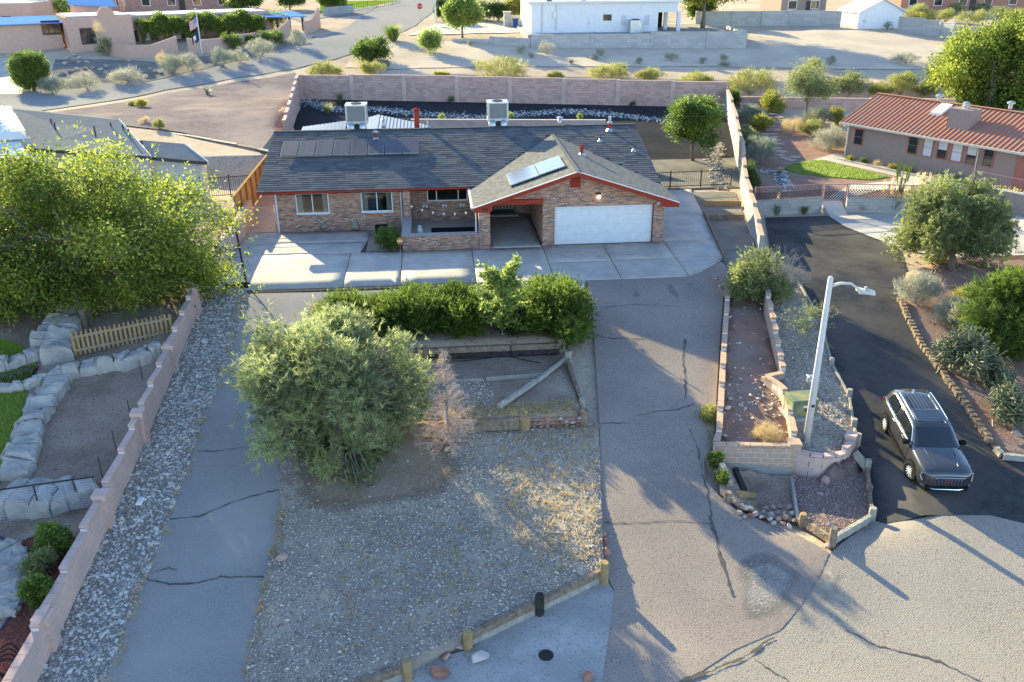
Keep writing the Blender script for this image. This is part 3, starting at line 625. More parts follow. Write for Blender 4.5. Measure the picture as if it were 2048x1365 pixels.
fb = B(); fb.add([(GX0, yf+.03, GE-.24), (GPX, yf+.03, GPZ-.24), (GPX, -.11, GPZ-.2), (GX0, -.11, GE-.2)], [(0, 1, 2, 3)]); fb.add([(GX1, yf+.03, GE-.24), (GPX, yf+.03, GPZ-.24), (GPX, -.11, GPZ-.2), (GX1, -.11, GE-.2)], [(0, 3, 2, 1)]); fb.build('gable_soffit', 'red_paint', house)
fb = B(); fb.add([(RX0, RY0, EV-.17), (-3.9, RY0, EV-.17), (-3.9, 3.9, EV-.16), (RX0, 3.9, EV-.16)], [(0, 1, 2, 3)]); fb.build('eave_soffit', 'red_paint', house)
gt = B(); gt.bar((GX0-.05, YF+.05, GE-.04), (GX0-.05, 3.3, GE-.04), .1, .1); gt.build('gutter', 'white_paint', house)
for (xx, yy) in ((-14.5, 3.7), (-7.86, 3.7)): B().bar((xx, yy, .02), (xx, yy, 2.3), .07, .09, (0, 1, 0)).build('downspout', 'white_paint', house)
B().bar((-4.0, -.05, .84), (-4.0, -.05, 2.2), .06, .07, (0, 1, 0)).build('downspout', 'white_paint', house)
# house number on the fascia
def text(s, size, loc, rot, mt, parent, name='lettering', ext=.004):
    cu = bpy.data.curves.new(name, 'FONT'); cu.body = s; cu.size = size; cu.extrude = ext; cu.align_x = 'CENTER'
    o = bpy.data.objects.new('tmp', cu); COL.objects.link(o); bpy.context.view_layer.update()
    me = bpy.data.meshes.new_from_object(o.evaluated_get(bpy.context.evaluated_depsgraph_get())); bpy.data.objects.remove(o)
    o = bpy.data.objects.new(name, me); COL.objects.link(o); me.materials.clear(); me.materials.append(MATS[mt])
    o.rotation_euler = rot; o.parent = parent; o.location = Vector([float(v) for v in loc])-(wloc(parent) if parent else Vector((0, 0, 0)))
    return o
for nm, x0, s_ in (('left', GX0, 1), ('right', GX1, -1)):
    fb = B(); fb.prism([(x0, yf-.008, GE-.06), (x0+s_*.95, yf-.008, GE+.24), (x0+s_*.95, yf-.008, GE-.2), (x0, yf-.008, GE-.2)], (0, .006, 0)); fb.build('fascia_return', 'red_paint', house)
text('981', .24, (GX0+.6, yf-.02, GE-.16), (math.pi/2, 0, 0), 'metal_dark', house, 'house_number')
# solar: eight panels on a low tilted rack, two large panels on the garage slope
M('solar_cell', (.035, .035, .05), (.05, .05, .065), 8, rough=.4, spec=.25); M('solar_light', (.1, .12, .17), (.14, .16, .21), 6, rough=.22, spec=.6); M('alu', (.3, .3, .32), (.22, .22, .24), 6, rough=.4, metal=.4)
def rp(x, y, h): return np.array([x, y, PL(y)+h])
def RPX(px, py, h=0.):
    d = ray(px, py); t = (EV+h+SL*(C[1]-RY0)-C[2])/(d[2]-SL*d[1]); return C+d*t
SX = np.linspace(float(RPX(563, 296, .2)[0]), float(RPX(838, 292, .2)[0]), 9); SY0, SY1 = float(RPX(700, 309, .2)[1]), float(RPX(700, 280, .24)[1])
for k in range(8):
    a, b2 = SX[k]+.03, SX[k+1]-.03
    q = [rp(a, SY0, .2), rp(b2, SY0, .2), rp(b2, SY1, .24), rp(a, SY1, .24)]
    pb = B(); pb.prism(q, (0, 0, -.05)); po = pb.build('solar_panel', 'alu', house)
    ins = []
    for (u0, v0) in ((.02, .02), (.98, .02), (.98, .98), (.02, .98)): ins.append(q[0]+(q[1]-q[0])*u0+(q[3]-q[0])*v0+np.array([0, 0, .004]))
    B().quad(*ins).build('cells', 'solar_cell', po)
    gl = B()
    for t in np.linspace(.12, .88, 6)[:2]: gl.bar(ins[0]+(ins[1]-ins[0])*t+np.array([0, 0, .002]), ins[3]+(ins[2]-ins[3])*t+np.array([0, 0, .002]), .008, .002)
    gl.build('grid_lines', 'solar_cell', po)
    if k in (0, 2, 4, 6, 7): B().bar(rp(b2-.1, SY1-.05, 0), rp(b2-.1, SY1-.05, .22), .04, .04, (0, 1, 0)).build('rack_leg', 'alu', po)
def gp(x, y, h=.0): return np.array([x, y, GPZ-(GPX-x)*GS+h])
for k in range(2):
    y0, y1 = (2.55+2.3, .35) , None
for (xa, xb, ya, yb) in ((-2.2, -.72, .55, 3.1), (-.68, .62, .62, 3.1)):
    q = [gp(xa, ya, .14), gp(xb, ya, .14), gp(xb, yb, .14), gp(xa, yb, .14)]
    pb = B(); pb.prism(q, (0, 0, -.05)); po = pb.build('solar_panel', 'alu', house)
    nrow = 4
    for r in range(nrow):
        t0, t1 = r/nrow+.012, (r+1)/nrow-.012; lp = lambda u, t: q[0]+(q[1]-q[0])*u+(q[3]-q[0])*t+np.array([0, 0, .004])
        B().quad(lp(.015, t0), lp(.985, t0), lp(.985, t1), lp(.015, t1)).build('cells', 'solar_light', po)
    B().bar(gp(xa+.2, ya+.2, 0), gp(xa+.2, ya+.2, .12), .05, .05, (0, 1, 0)).build('rack_leg', 'alu', po)
# vents, pipes
def pipe(x, y, h, r, mt, cap=None, flash=True, zb=None):
    z = PL(y) if zb is None else zb
    o = B().tube([(x, y, z-.05), (x, y, z+h)], r, 12).build('vent_pipe', mt, house, True)
    if flash: B().lathe((x, y, z-.02), [(r+.14, 0), (r+.1, .05), (r+.01, .16)], 12).build('flashing', 'metal_grey', o)
    if cap: B().lathe((x, y, z+h-.02), [(r*.8, 0), (r*1.7, .03), (r*1.7, .07), (r*.4, .14)], 12).build('pipe_cap', cap, o)
for (px_, py_, h_, r_, m_, c_) in ((752, 280, .42, .1, 'red_paint', 'metal_grey'), (1219, 262, .45, .1, 'red_paint', 'metal_grey'), (1200, 283, .32, .03, 'metal_dark', None), (1267, 303, .35, .03, 'metal_dark', None)):
    q = RPX(px_, py_); pipe(float(q[0]), float(q[1]), h_, r_, m_, c_)
pipe(2.1, 4.6, .42, .1, 'red_paint', 'red_paint', True, GPZ-(2.1-GPX)*GS)
pipe(-6.95, 11.3, 1.25, .15, 'red_paint', 'red_paint', False, 3.95); pipe(-8.95, 10.8, .5, .09, 'metal_grey', 'metal_grey', False, 4.2); pipe(1.75, 10.9, .45, .12, 'metal_grey', 'metal_grey', False, 4.15)
q = RPX(1219, 262); B().tube([(q[0], q[1], q[2]+.4), (q[0], q[1], q[2]+.85)], .085, 10).build('flue', 'metal_grey', house)
# evaporative coolers behind the ridge
M('cooler_pad', (.2, .2, .2), (.27, .27, .26), 30, bump=.6, bscale=60)
def cooler(x, label):
    t = thing('evaporative_cooler', (x, 11.1, 4.0), label, 'cooler', 'coolers on the brick house roof')
    z0 = 4.68; B().box(x-.55, x+.55, 10.6, 11.7, z0+.02, z0+.9).build('pad', 'cooler_pad', t)
    fr = B()
    for sx in (-1, 1):
        for yy in (10.6, 11.7): fr.box(x+sx*.57-.05, x+sx*.57+.05, yy-.05, yy+.05, z0-.1, z0+.95)
    fr.box(x-.63, x+.63, 10.54, 11.76, z0+.9, z0+.98).box(x-.63, x+.63, 10.54, 11.76, z0-.14, z0+.03); fr.build('frame', 'metal_grey', t)
    B().tube([(x, 11.15, z0+.99), (x, 11.15, z0+1.02)], .33, 20).build('fan_grille', 'metal_dark', t)
    for sx in (-1, 1): B().tube([(x+sx*.33, 10.75, z0-.1), (x+sx*.33, 10.68, z0-.35), (x+sx*.33, 10.62, z0-.75)], .25, 14).build('duct', 'metal_grey', t, True)
    B().box(x-.12, x+.12, 10.5, 10.56, z0-.55, z0-.1).build('control_box', 'metal_dark', t)
cooler(-10.52, 'silver rooftop cooler near the solar panel strip'); cooler(-2.05, 'silver rooftop cooler near the garage ridge')
# ================================================================ block walls
M('block_pink', (.66, .45, .375), (.55, .38, .32), 5, bump=.25, bscale=60, big=(.5, .36, .31), bigs=.8)
M('block_warm', (.54, .37, .27), (.44, .3, .22), 5, bump=.25, bscale=60, big=(.42, .31, .24), bigs=.9)
M('mortar', (.66, .58, .53), (.58, .51, .47), 8)
M('footing', (.36, .33, .3), (.3, .28, .26), 5, bump=.3)
brickmat('block_far', [(.54, .34, .28), (.48, .31, .26), (.58, .37, .3), (.43, .28, .235)], (.4, .28, .24), .406, .203, .012, bump=.6)
brickmat('block_grey', [(.4, .36, .33), (.36, .33, .3), (.43, .39, .35)], (.32, .29, .27), .406, .203, .012, bump=.4)
brickmat('block_split', [(.27, .22, .2), (.33, .27, .24), (.23, .185, .17), (.36, .3, .27)], (.12, .1, .1), .4, .2, .02, bump=1)
def unit_block(name, l, d, h, g=.018, bev=.006):
    me = bpy.data.meshes.new(name); bm = bmesh.new(); bmesh.ops.create_cube(bm, size=1)
    for v in bm.verts: v.co.x *= l-g; v.co.y *= d; v.co.z *= h-g
    bm.to_mesh(me); bm.free(); return me
def block_wall(name, path, ztop, zbot, label, mt='block_pink', th=.2, bl=.406, bh=.203, maxp=300, cap=True, group=None, z0=-4.0, closedcap=True, stepq=True):
    """path: world xy polyline; ztop(s,x,y), zbot(s,x,y). Each block is a part."""
    P = np.array([p[:2] for p in path], float); seg = np.linalg.norm(np.diff(P, axis=0), axis=1); L = np.concatenate([[0], np.cumsum(seg)])
    def at(s):
        s = min(max(s, 0), L[-1]); i = min(int(np.searchsorted(L, s, 'right')-1), len(seg)-1)
        t = (P[i+1]-P[i])/seg[i]; return P[i]+t*(s-L[i]), t
    b0 = at(0)[0]; zb = float(zbot(0, *b0))
    t = thing(name, (at(L[-1]/2)[0][0], at(L[-1]/2)[0][1], float(zbot(L[-1]/2, *at(L[-1]/2)[0]))), label, 'wall', group); tl = np.array(t.location)
    nb = int(L[-1]/bl); blk = []; capz = []
    core = B()
    for i in range(nb+1):
        s0, s1 = i*bl, min((i+1)*bl, L[-1])
        if s1-s0 < .05: continue
        (p0, d0), (p1, d1) = at(s0), at(s1); m = (p0+p1)/2
        zt = float(ztop((s0+s1)/2, *m)); zg = float(zbot((s0+s1)/2, *m))
        kt = round((zt-z0)/bh); kb = math.floor((zg-z0)/bh)-1; zt = z0+kt*bh
        d = (p1-p0); l = np.linalg.norm(d); d = d/l; nrm = np.array([-d[1], d[0]])
        core.obox((m[0], m[1], (zt+z0+kb*bh)/2), (d[0]*l/2, d[1]*l/2, 0), (nrm[0]*(th/2-.004), nrm[1]*(th/2-.004), 0), (0, 0, (zt-z0-kb*bh)/2-.01))
        capz.append((m, d, zt, l))
        for k in range(kb, kt):
            if k % 2 == 0: blk.append((m, d, z0+(k+.5)*bh, l))
            else:
                for sgn, h in ((-1, .5), (1, .5)):
                    pass
                # running bond: shifted half a block, joined with the next cell when that one reaches this course
                blk.append((at(s1)[0], d, z0+(k+.5)*bh, l, s1))
    # drop shifted blocks that would hang over a step or the end
    def tops(s):
        m = at(s)[0]; return z0+round((float(ztop(s, *m))-z0)/bh)*bh
    out = []
    for q in blk:
        if len(q) == 5:
            s1 = q[4]
            if s1+bl*.5 > L[-1]+.02 or tops(min(s1+bl/2, L[-1])) < q[2]+bh*.4: out.append((at(s1-bl*.25)[0], q[1], q[2], bl*.5))
            else: out.append((q[0], at(s1+.01)[1], q[2], q[3]))
            if s1-bl < .02 or tops(max(s1-bl*1.5, 0)) < q[2]+bh*.4: out.append((at(s1-bl*.75)[0], q[1], q[2], bl*.5))
        else: out.append(q)
    dist = [-(np.linalg.norm(np.array([m[0], m[1], z])-C)) for m, d, z, l in out]
    order = np.argsort(dist)[::-1]; mes = {}; rest = B(); jj = random.Random(len(out))
    for n, i in enumerate(order):
        m, d, z, l = out[i]; key = round(l, 2)
        if n < maxp:
            if key not in mes: mes[key] = unit_block('block', l, th, bh); mes[key].materials.append(MATS[mt])
            o = bpy.data.objects.new('block', mes[key]); COL.objects.link(o); o.parent = t
            o.location = Vector((m[0]-tl[0], m[1]-tl[1], z-tl[2])); o.rotation_euler.z = math.atan2(d[1], d[0])
        else:
            nr = np.array([-d[1], d[0]]); rest.obox((m[0], m[1], z), (d[0]*(l-.008)/2, d[1]*(l-.008)/2, 0), (nr[0]*th/2, nr[1]*th/2, 0), (0, 0, (bh-.008)/2))
    if rest.v: rest.build('blocks', mt, t)['kind'] = 'stuff'
    core.build('mortar_core', 'mortar', t)
    if cap:
        key = None
        for (m, d, z, l) in capz:
            if key is None: key = unit_block('cap_block', bl, th+.02, .1); key.materials.append(MATS[mt])
            o = bpy.data.objects.new('cap_block', key); COL.objects.link(o); o.parent = t
            o.location = Vector((m[0]-tl[0], m[1]-tl[1], z-tl[2]+.05)); o.rotation_euler.z = math.atan2(d[1], d[0]); o.scale.x = l/bl
    return t
def pilaster(x, y, z0, z1, w, mt, parent, rot=0.):
    n = max(1, int(round((z1-z0)/.203)))
    c, s = math.cos(rot), math.sin(rot)
    b = B()
    for k in range(n): b.obox((x, y, z0+(k+.5)*(z1-z0)/n), (c*w/2, s*w/2, 0), (-s*w/2, c*w/2, 0), (0, 0, (z1-z0)/n/2-.005))
    b.obox((x, y, z1+.05), (c*(w/2+.02), s*(w/2+.02), 0), (-s*(w/2+.02), c*(w/2+.02), 0), (0, 0, .049))
    return b.build('pilaster', mt, parent)
# left boundary wall: straight along X=-16.45, stepping down with the drive
lw = block_wall('block_wall', [(-16.46, 6.5), (-16.46, -27.2)], lambda s, x, y: T(x, y)+1.0, lambda s, x, y: T(x, y)-.1, 'long pinkish block wall stepping down beside the left driveway', maxp=300)
for yy in (-25.2+.9, -19.6, -15.5, -11.2, -7): pilaster(-16.44, yy, float(T(-16.4, yy))-.1, round((float(T(-16.4, yy))+1.08)/.203)*.203, .4, 'block_pink', lw)
# planter walls on the right
Lw = [G(*p) for p in [(1462, 556), (1449, 600), (1440, 720), (1430, 880), (1424, 900)]]; Lw = [p+np.array([.12, 0, 0]) for p in Lw]
block_wall('block_wall', Lw, lambda s, x, y: T(x, y)+.28, lambda s, x, y: T(x, y)-.1, 'low stepped block wall edging the right driveway', 'block_warm', maxp=140)
pf = [(3.28, -17.62), (5.86, -17.98)]
fwall = block_wall('block_wall', pf, lambda s, x, y: -1.82, lambda s, x, y: -2.7+.45*max(0, 1-s/1.0), 'short tan block wall closing the planter front', 'block_warm', maxp=60)
B().prism([(3.7, -17.8, -2.6), (5.9, -18.12, -2.85), (5.9, -18.12, -2.55), (3.7, -17.8, -2.38)], (0, .15, 0)).build('footing', 'footing', fwall)
rw1 = [(8.35, -8.2), (8.11, -8.99), (7.85, -10.36), (7.46, -12.14), (7.19, -13.5)]
block_wall('block_wall', rw1, lambda s, x, y: np.interp(-y, [8.2, 13.5], [.35, -1.05]), lambda s, x, y: T(x, y)-.1, 'stepped block wall on the lamp side of the planter, upper run', 'block_warm', maxp=120)
rw2 = [(7.15, -13.62), (6.4, -13.85), (6.62, -14.4), (6.72, -14.9), (6.6, -15.73), (6.42, -16.5), (6.12, -17.6)]
block_wall('block_wall', rw2, lambda s, x, y: np.interp(-y, [13.6, 14.2, 17.6], [-1.1, -1.1, -1.72]), lambda s, x, y: T(x, y)-.15, 'angled block wall with a jog behind the green utility box', 'block_warm', maxp=120)
cw = block_wall('block_wall', [(6.15, -18.0), (6.5, -18.3), (6.95, -18.42), (7.4, -18.4), (7.8, -18.2), (8.1, -17.85)], lambda s, x, y: -1.92+.2*(s > 1.75), lambda s, x, y: -2.95+.25*s/2.2, 'curved pale block wall around the street lamp bed', 'block_pink', maxp=90)
pilaster(6.02, -17.86, -2.95, -1.72, .4, 'block_warm', cw, -.12)
pilaster(8.12, -17.7, -2.7, -1.62, .34, 'block_pink', cw, .9)
pb = [W(6.5, -5.6), W(6.8, -7.4), W(5.22, -12.1), W(3.65, -16.95), W(3.4, -17.6), W(5.86, -17.9), W(6.1, -17.6), W(6.4, -16.5), W(6.6, -15.6), W(6.65, -14.6), W(6.35, -13.9), W(7.1, -13.5), W(7.4, -12.1), W(7.8, -10.3), W(8.3, -8.2), W(9.2, -4.5)]
ZP = lambda x, y: T(x, y)+.04
drape('planter_bed', pb, 'dirt_red', 0, .6, ZP, .4)
x, y = scatter(pb, 420); k = (y < -13) | (RNG.uniform(0, 1, len(x)) < .3); stones('planter_rubble', x[k], y[k], .05, 'stone_mix', ZP, label='small loose rocks scattered in the planter', cat='gravel')
# rear wall and its side runs (blocks too small to pick apart)
def panel_wall(name, path, tops, label, mt='block_far', th=.22, capm='block_pink', pil=None, hb=.3, pw=.4, group=None):
    P = [np.array(p[:2], float) for p in path]; mid = P[len(P)//2]
    t = thing(name, (mid[0], mid[1], float(T(*mid))), label, 'wall', group)
    for (a, b), zt in zip(zip(P[:-1], P[1:]), tops):
        d = (b-a); l = np.linalg.norm(d); d /= l; n = np.array([-d[1], d[0]]); zb = min(float(T(*a)), float(T(*b)))-hb; m = (a+b)/2
        B().obox((m[0], m[1], (zb+zt)/2), (d[0]*l/2, d[1]*l/2, 0), (n[0]*th/2, n[1]*th/2, 0), (0, 0, (zt-zb)/2)).build('wall_panel', mt, t)
        B().obox((m[0], m[1], zt+.04), (d[0]*l/2, d[1]*l/2, 0), (n[0]*(th/2+.02), n[1]*(th/2+.02), 0), (0, 0, .038)).build('cap', capm, t)
        if pil: B().obox((a[0]+d[0]*pw/2, a[1]+d[1]*pw/2, (zb+zt)/2+.02), (d[0]*pw/2, d[1]*pw/2, 0), (n[0]*(th/2+.07), n[1]*(th/2+.07), 0), (0, 0, (zt-zb)/2+.1)).build('pilaster', capm, t)
    return t
nseg = 8; rp_ = [RWA+(RWB-RWA)*i/nseg for i in range(nseg+1)]
pts = [(600, 152), (708, 152), (765, 152), (870, 155), (960, 157), (1058, 159), (1160, 161), (1280, 163), (1445, 166)]
tops = [HT(pts[i][0]/2+pts[i+1][0]/2, pts[i][1]/2+pts[i+1][1]/2, (rp_[i]+rp_[i+1])/2) for i in range(nseg)]
panel_wall('block_wall', rp_, tops, 'long pinkish block wall across the back of the black gravel yard', pil=True)
sp = [RWA]; st = []; A, Bq = RWA, np.array([-17.35, 26.0])
for i in range(1, 8): sp.append(A+(Bq-A)*i/7); st.append(3.45-.2*(i-1))
panel_wall('block_wall', sp, st, 'stepped block wall at the left end of the black gravel yard', pil=None)
rbp = [np.array([20.74, 37.3]), np.array([18.9, 30]), np.array([17.1, 23.2]), np.array([15.9, 19]), np.array([14.9, 15]), np.array([14.0, 12.2]), np.array([13.2, 9.6]), np.array([12.5, 7.2]), np.array([11.85, 4.5]), np.array([11.3, 2.2]), np.array([10.7, -.2]), np.array([10.1, -2.4])]
panel_wall('block_wall', rbp, [2.55, 2.3, 2.1, 1.95, 1.8, 1.65, 1.5, 1.4, 1.25, 1.05, .85], 'stepped tan block wall between the brick house and the red roofed house', 'block_grey', .2, 'block_warm')
# curved split-face retaining wall, left
cwp = [np.array(p) for p in [(-16.9, 17.9), (-18.2, 19.2), (-19.9, 20.7), (-22.1, 22.6), (-24.4, 24.6), (-26.5, 26.2), (-29.5, 27.6)]]
panel_wall('retaining_wall', cwp, [1.5, 1.52, 1.55, 1.57, 1.55, 1.5], 'curving rough block retaining wall below the empty lot', 'block_split', .3, 'block_split')
# ================================================================ timbers and posts
M('timber', (.15, .105, .075), (.3, .235, .18), 6, bump=.8, bscale=14); M('timber_grey', (.27, .245, .21), (.4, .37, .32), 7, bump=.7, bscale=16); M('timber_dark', (.03, .027, .025), (.07, .06, .052), 7, bump=.7, bscale=16); M('post_tan', (.38, .27, .14), (.26, .18, .095), 8, bump=.5, bscale=18)
def timber(a, b, w, h, mt, name='timber', parent=None, label=None, group=None, seed=0):
    a = np.array(a, float); b = np.array(b, float); d = b-a; l = np.linalg.norm(d); d /= l; s = np.cross(d, (0, 0, 1)); s /= np.linalg.norm(s); u = np.cross(s, d); rs = np.random.default_rng(seed+int(abs(a[0]*91+a[1]*37)))
    n = max(4, int(l/.3)); V = []; Fc = []
    for i in range(n+1):
        p = a+d*l*i/n
        for (i2, j2) in ((-1, -1), (-.8, 1), (.8, 1), (1, -1)): V.append(p+s*i2*w/2*rs.uniform(.9, 1.06)+u*j2*h/2*rs.uniform(.9, 1.08))
    for i in range(n):
        for k in range(4): Fc.append((i*4+k, i*4+(k+1) % 4, (i+1)*4+(k+1) % 4, (i+1)*4+k))
    Fc += [(3, 2, 1, 0), tuple(n*4+k for k in range(4))]
    bb = B(); bb.add(V, Fc); o = bb.build(name, mt, parent)
    if parent is None: tag(o, label, 'timber', group)
    return o
def post(p, h, r, mt, parent=None, label=None, name='post', group=None, lean=(0, 0)):
    b = B(); p = np.array(p, float); b.tube([p-np.array([0, 0, .2]), p+np.array([lean[0]*.9, lean[1]*.9, h*.9]), p+np.array([lean[0], lean[1], h])], [r*1.02, r, r*.86], 9); o = b.build(name, mt, parent)
    if parent is None: tag(o, label, 'post', group)
    return o
def up(p, z): q = np.array(p, float).copy(); q[2] += z; return q
FT = thing('timber_wall', G(1000, 1240), 'weathered timber retaining wall along the front edge of the gravel yard', 'wall')
tp = [G(1206, 1160), G(1078, 1222), G(936, 1292), G(816, 1352), G(690, 1400)]
for i in (0, 1, 3):
    a, b = tp[i], tp[i+1]; a2 = a+(b-a)*.01; b2 = a+(b-a)*.99
    timber(up(a2, .1), up(b2, .1), .16, .2, 'timber_grey', 'beam', FT); timber(up(a2, .31), up(b2, .31), .17, .2, 'timber', 'beam', FT)
for i, (mt, h) in enumerate((('post_tan', .72), ('timber_dark', .66), ('post_tan', .6), ('post_tan', .62))): post(tp[i]+np.array([.0, -.12, 0]), h, .13, mt, FT)
MT = thing('timber_wall', (-5, YM, -1.8), 'dark heavy timber and red stone wall of the middle terrace', 'wall')
timber((-10.9, YM-.1, -1.5), (-6.2, YM-.1, -1.5), .24, .42, 'timber', 'beam', MT); timber((-6.15, YM-.1, -1.5), (-3.3, YM-.1, -1.5), .26, .44, 'timber', 'beam', MT)
post((-3.1, YM-.12, -1.75), .48, .2, 'post_tan', MT); post((-.95, YM-.05, -1.75), .62, .17, 'timber', MT)
def rock(name, c, size, mt, seed, parent=None, label=None, cat='stone', group=None, rot=0.):
    rs = np.random.default_rng(seed); bm = bmesh.new(); bmesh.ops.create_icosphere(bm, subdivisions=2, radius=1)
    V = np.array([v.co[:] for v in bm.verts]); Fc = np.array([[v.index for v in f.verts] for f in bm.faces]); bm.free()
    for _ in range(18):
        n = rs.normal(0, 1, 3); n /= np.linalg.norm(n); d = rs.uniform(.32, .7); k = V@n; V = V-np.maximum(k-d, 0)[:, None]*n*.9
    V = V*(1+rs.normal(0, .03, (len(V), 1))); V = V*np.array(size); ca, sa = math.cos(rot), math.sin(rot)
    V = np.stack([V[:, 0]*ca-V[:, 1]*sa, V[:, 0]*sa+V[:, 1]*ca, V[:, 2]], 1)+np.array(c, float)
    o = fastmesh(name, V, Fc, mt, parent)
    if parent is None: tag(o, label, cat, group)
    return o
rs = random.Random(3)
for r in range(3):
    for k in range(8): rock('stone', (-2.75+k*.23+rs.uniform(-.03, .03), YM-.08+rs.uniform(-.05, .05), -1.72+r*.15), (.14, .1, .085), rs.choice(['stone_red', 'stone_red', 'stone_pale', 'stone_red']), 100+r*10+k, MT, rot=rs.uniform(-.3, .3))
UT = thing('timber_wall', (-6, YU, -1.1), 'dark timber retaining wall under the juniper hedge', 'wall')
for (xa, xb) in ((-11, -7.0), (-6.95, -3.2), (-3.15, -1.2)):
    timber((xa, YU-.08, -.98), (xb, YU-.08, -.98), .2, .22, 'timber_dark', 'beam', UT); timber((xa, YU-.08, -.74), (xb, YU-.08, -.74), .21, .22, 'timber', 'beam', UT)
post((-6.6, YU-.25, -1.1), .6, .1, 'timber', UT)
def gtimber(p0, p1, w, h, mt, label, dz=0., dz2=None): return timber(up(G(*p0), h/2+dz), up(G(*p1), h/2+(dz if dz2 is None else dz2)), w, h, mt, 'timber', None, label)
timber((-7.2, -13.1, -1.14), (-4.4, -13.0, -1.14), .12, .14, 'timber_grey', label='thin grey timber lying across the middle terrace, left piece'); timber((-4.3, -13, -1.13), (-1.9, -12.85, -1.13), .12, .15, 'timber_grey', label='thin grey timber lying across the middle terrace near the big juniper')
timber((-4.0, -15.3, -1.12), (-2.45, -13.5, -1.06), .17, .16, 'timber_grey', label='bleached log lying diagonally on the middle terrace')
timber((-2.4, -13.45, -1.08), (-.95, -11.6, -1.0), .14, .14, 'timber_grey', label='pale curved log edge below the big juniper')
timber((-.98, -11.9, -1.0), (-.92, -14.9, -1.32), .14, .2, 'timber', label='timber edging beside the right driveway')
post((-.93, -11.6, -1.15), .42, .15, 'timber_grey', label='weathered post at the top of the driveway edging'); post((-.9, -15.0, -1.6), .5, .13, 'timber_grey', label='weathered post at the foot of the driveway edging')
# kerb corner by the cul-de-sac
gtimber((1441, 945), (1460, 975), .2, .3, 'timber_grey', 'grey timber leaning by the grass at the planter corner', .1, 0)
gtimber((1470, 945), (1488, 988), .2, .2, 'timber_dark', 'black charred timber lying below the planter wall')
post(G(1455, 1003), .35, .13, 'timber', None, 'split brown stump beside the rock pile'); gtimber((1476, 992), (1508, 996), .2, .18, 'post_tan', 'short tan log, upper of the pair beside the rock pile'); gtimber((1476, 1009), (1512, 1011), .18, .16, 'timber', 'short brown log, lower of the pair beside the rock pile')
gtimber((1583, 962), (1596, 1048), .12, .14, 'timber_grey', 'long grey timber between the dirt and the red gravel')
KE = thing('timber_edging', G(1665, 1080), 'weathered timber edging around the red gravel corner', 'edging')
kp = [G(1604, 1050), G(1663, 1090), G(1742, 1042), G(1736, 990), G(1733, 945), G(1708, 912)]
for i in range(5):
    a, b = kp[i], kp[i+1]; timber(up(a, .16), up(b, .16), .16, .24, 'timber_grey' if i in (1, 4) else 'timber', 'beam', KE)
for i, (h, mt) in enumerate(((.42, 'post_tan'), (.62, 'timber'), (.5, 'timber_grey'), (.4, 'timber'), (.5, 'timber_grey'))): post(kp[i], h, .12, mt, KE)
IE = thing('timber_edging', G(1690, 800), 'grey timber edging with round posts between the lamp bed and the black drive', 'edging')
ip = [G(1592, 565), G(1625, 620), G(1645, 665), G(1662, 735), G(1697, 800), G(1706, 860), G(1714, 890)]
for i in range(6):
    a, b = ip[i], ip[i+1]; timber(up(a, .1), up(b, .1), .1, .2, 'timber_grey', 'beam', IE)
    if i >= 3: post(up(b, 0), .45, .11, 'timber_grey', IE)
post(ip[3], .42, .1, 'timber_grey', IE)
# kerb stones of the neighbour's bed
KS = thing('kerb_edging', G(1840, 690), 'row of small brown kerb stones along the black driveway', 'edging')
kl = np.array([G(*p) for p in [(1800, 605), (1815, 640), (1840, 690), (1880, 745), (1920, 800), (1960, 860), (1990, 905)]]); LL = np.concatenate([[0], np.cumsum(np.linalg.norm(np.diff(kl[:, :2], axis=0), axis=1))]); bmx = unit_block('stone', .24, .2, .2, .01); bmx.materials.append(MATS['timber'])
for k in range(int(LL[-1]/.27)):
    s = k*.27; q = [np.interp(s, LL, kl[:, i]) for i in range(3)]; q2 = [np.interp(s+.1, LL, kl[:, i]) for i in range(3)]
    o = bpy.data.objects.new('stone', bmx); COL.objects.link(o); o.parent = KS; o.location = Vector(q)-KS.location+Vector((rs.uniform(-.03, .03), 0, .12)); o.rotation_euler = (rs.uniform(-.1, .1), rs.uniform(-.1, .1), math.atan2(q2[1]-q[1], q2[0]-q[0])+rs.uniform(-.2, .2))
for p, q in (((1990, 905), (2002, 918)), ((2004, 920), (2060, 926))): gtimber(p, q, .2, .2, 'timber_grey', 'pale kerb timber at the driveway mouth, %s piece' % ('short' if q[0] < 2010 else 'long'), .05)
# ================================================================ boulders and loose rocks
def grock(px, size, mt, label, seed, name='boulder', sink=.25, group=None, dz=0.):
    p = G(*px); return rock(name, (p[0], p[1], p[2]+size[2]*(1-2*sink)+dz), size, mt, seed, None, label, 'boulder', group, rot=seed*.7)
grock((562, 1124), (.26, .24, .22), 'stone_pink', 'pink boulder at the left edge of the gravel yard', 1, dz=.05)
for i, (p, s) in enumerate((((1200, 1046), .14), ((1206, 1074), .18), ((1206, 1090), .19), ((1208, 1114), .26))): grock(p, (s, s*.9, s*1.0), 'stone_red', ['smallest, topmost red rock beside the right driveway', 'second red rock from the top beside the right driveway', 'third red rock from the top beside the right driveway', 'largest red rock, next to the front timber post'][i], 10+i, 'red_rock', .2)
grock((1641, 994), (.26, .16, .13), 'stone_pale', 'flat white boulder in the middle of the red gravel corner', 21); grock((1650, 968), (.18, .16, .26), 'stone_pink', 'upright pink boulder against the curved wall', 22, sink=.2); grock((1660, 1054), (.24, .17, .14), 'stone_pale', 'pale boulder near the corner post of the red gravel', 23); grock((1655, 1095), (.25, .15, .15), 'stone_pink', 'pink rock outside the timber corner', 24)
cols = ['stone_pale', 'stone_pink', 'stone_pale', 'stone_red', 'stone_pink', 'stone_pale']
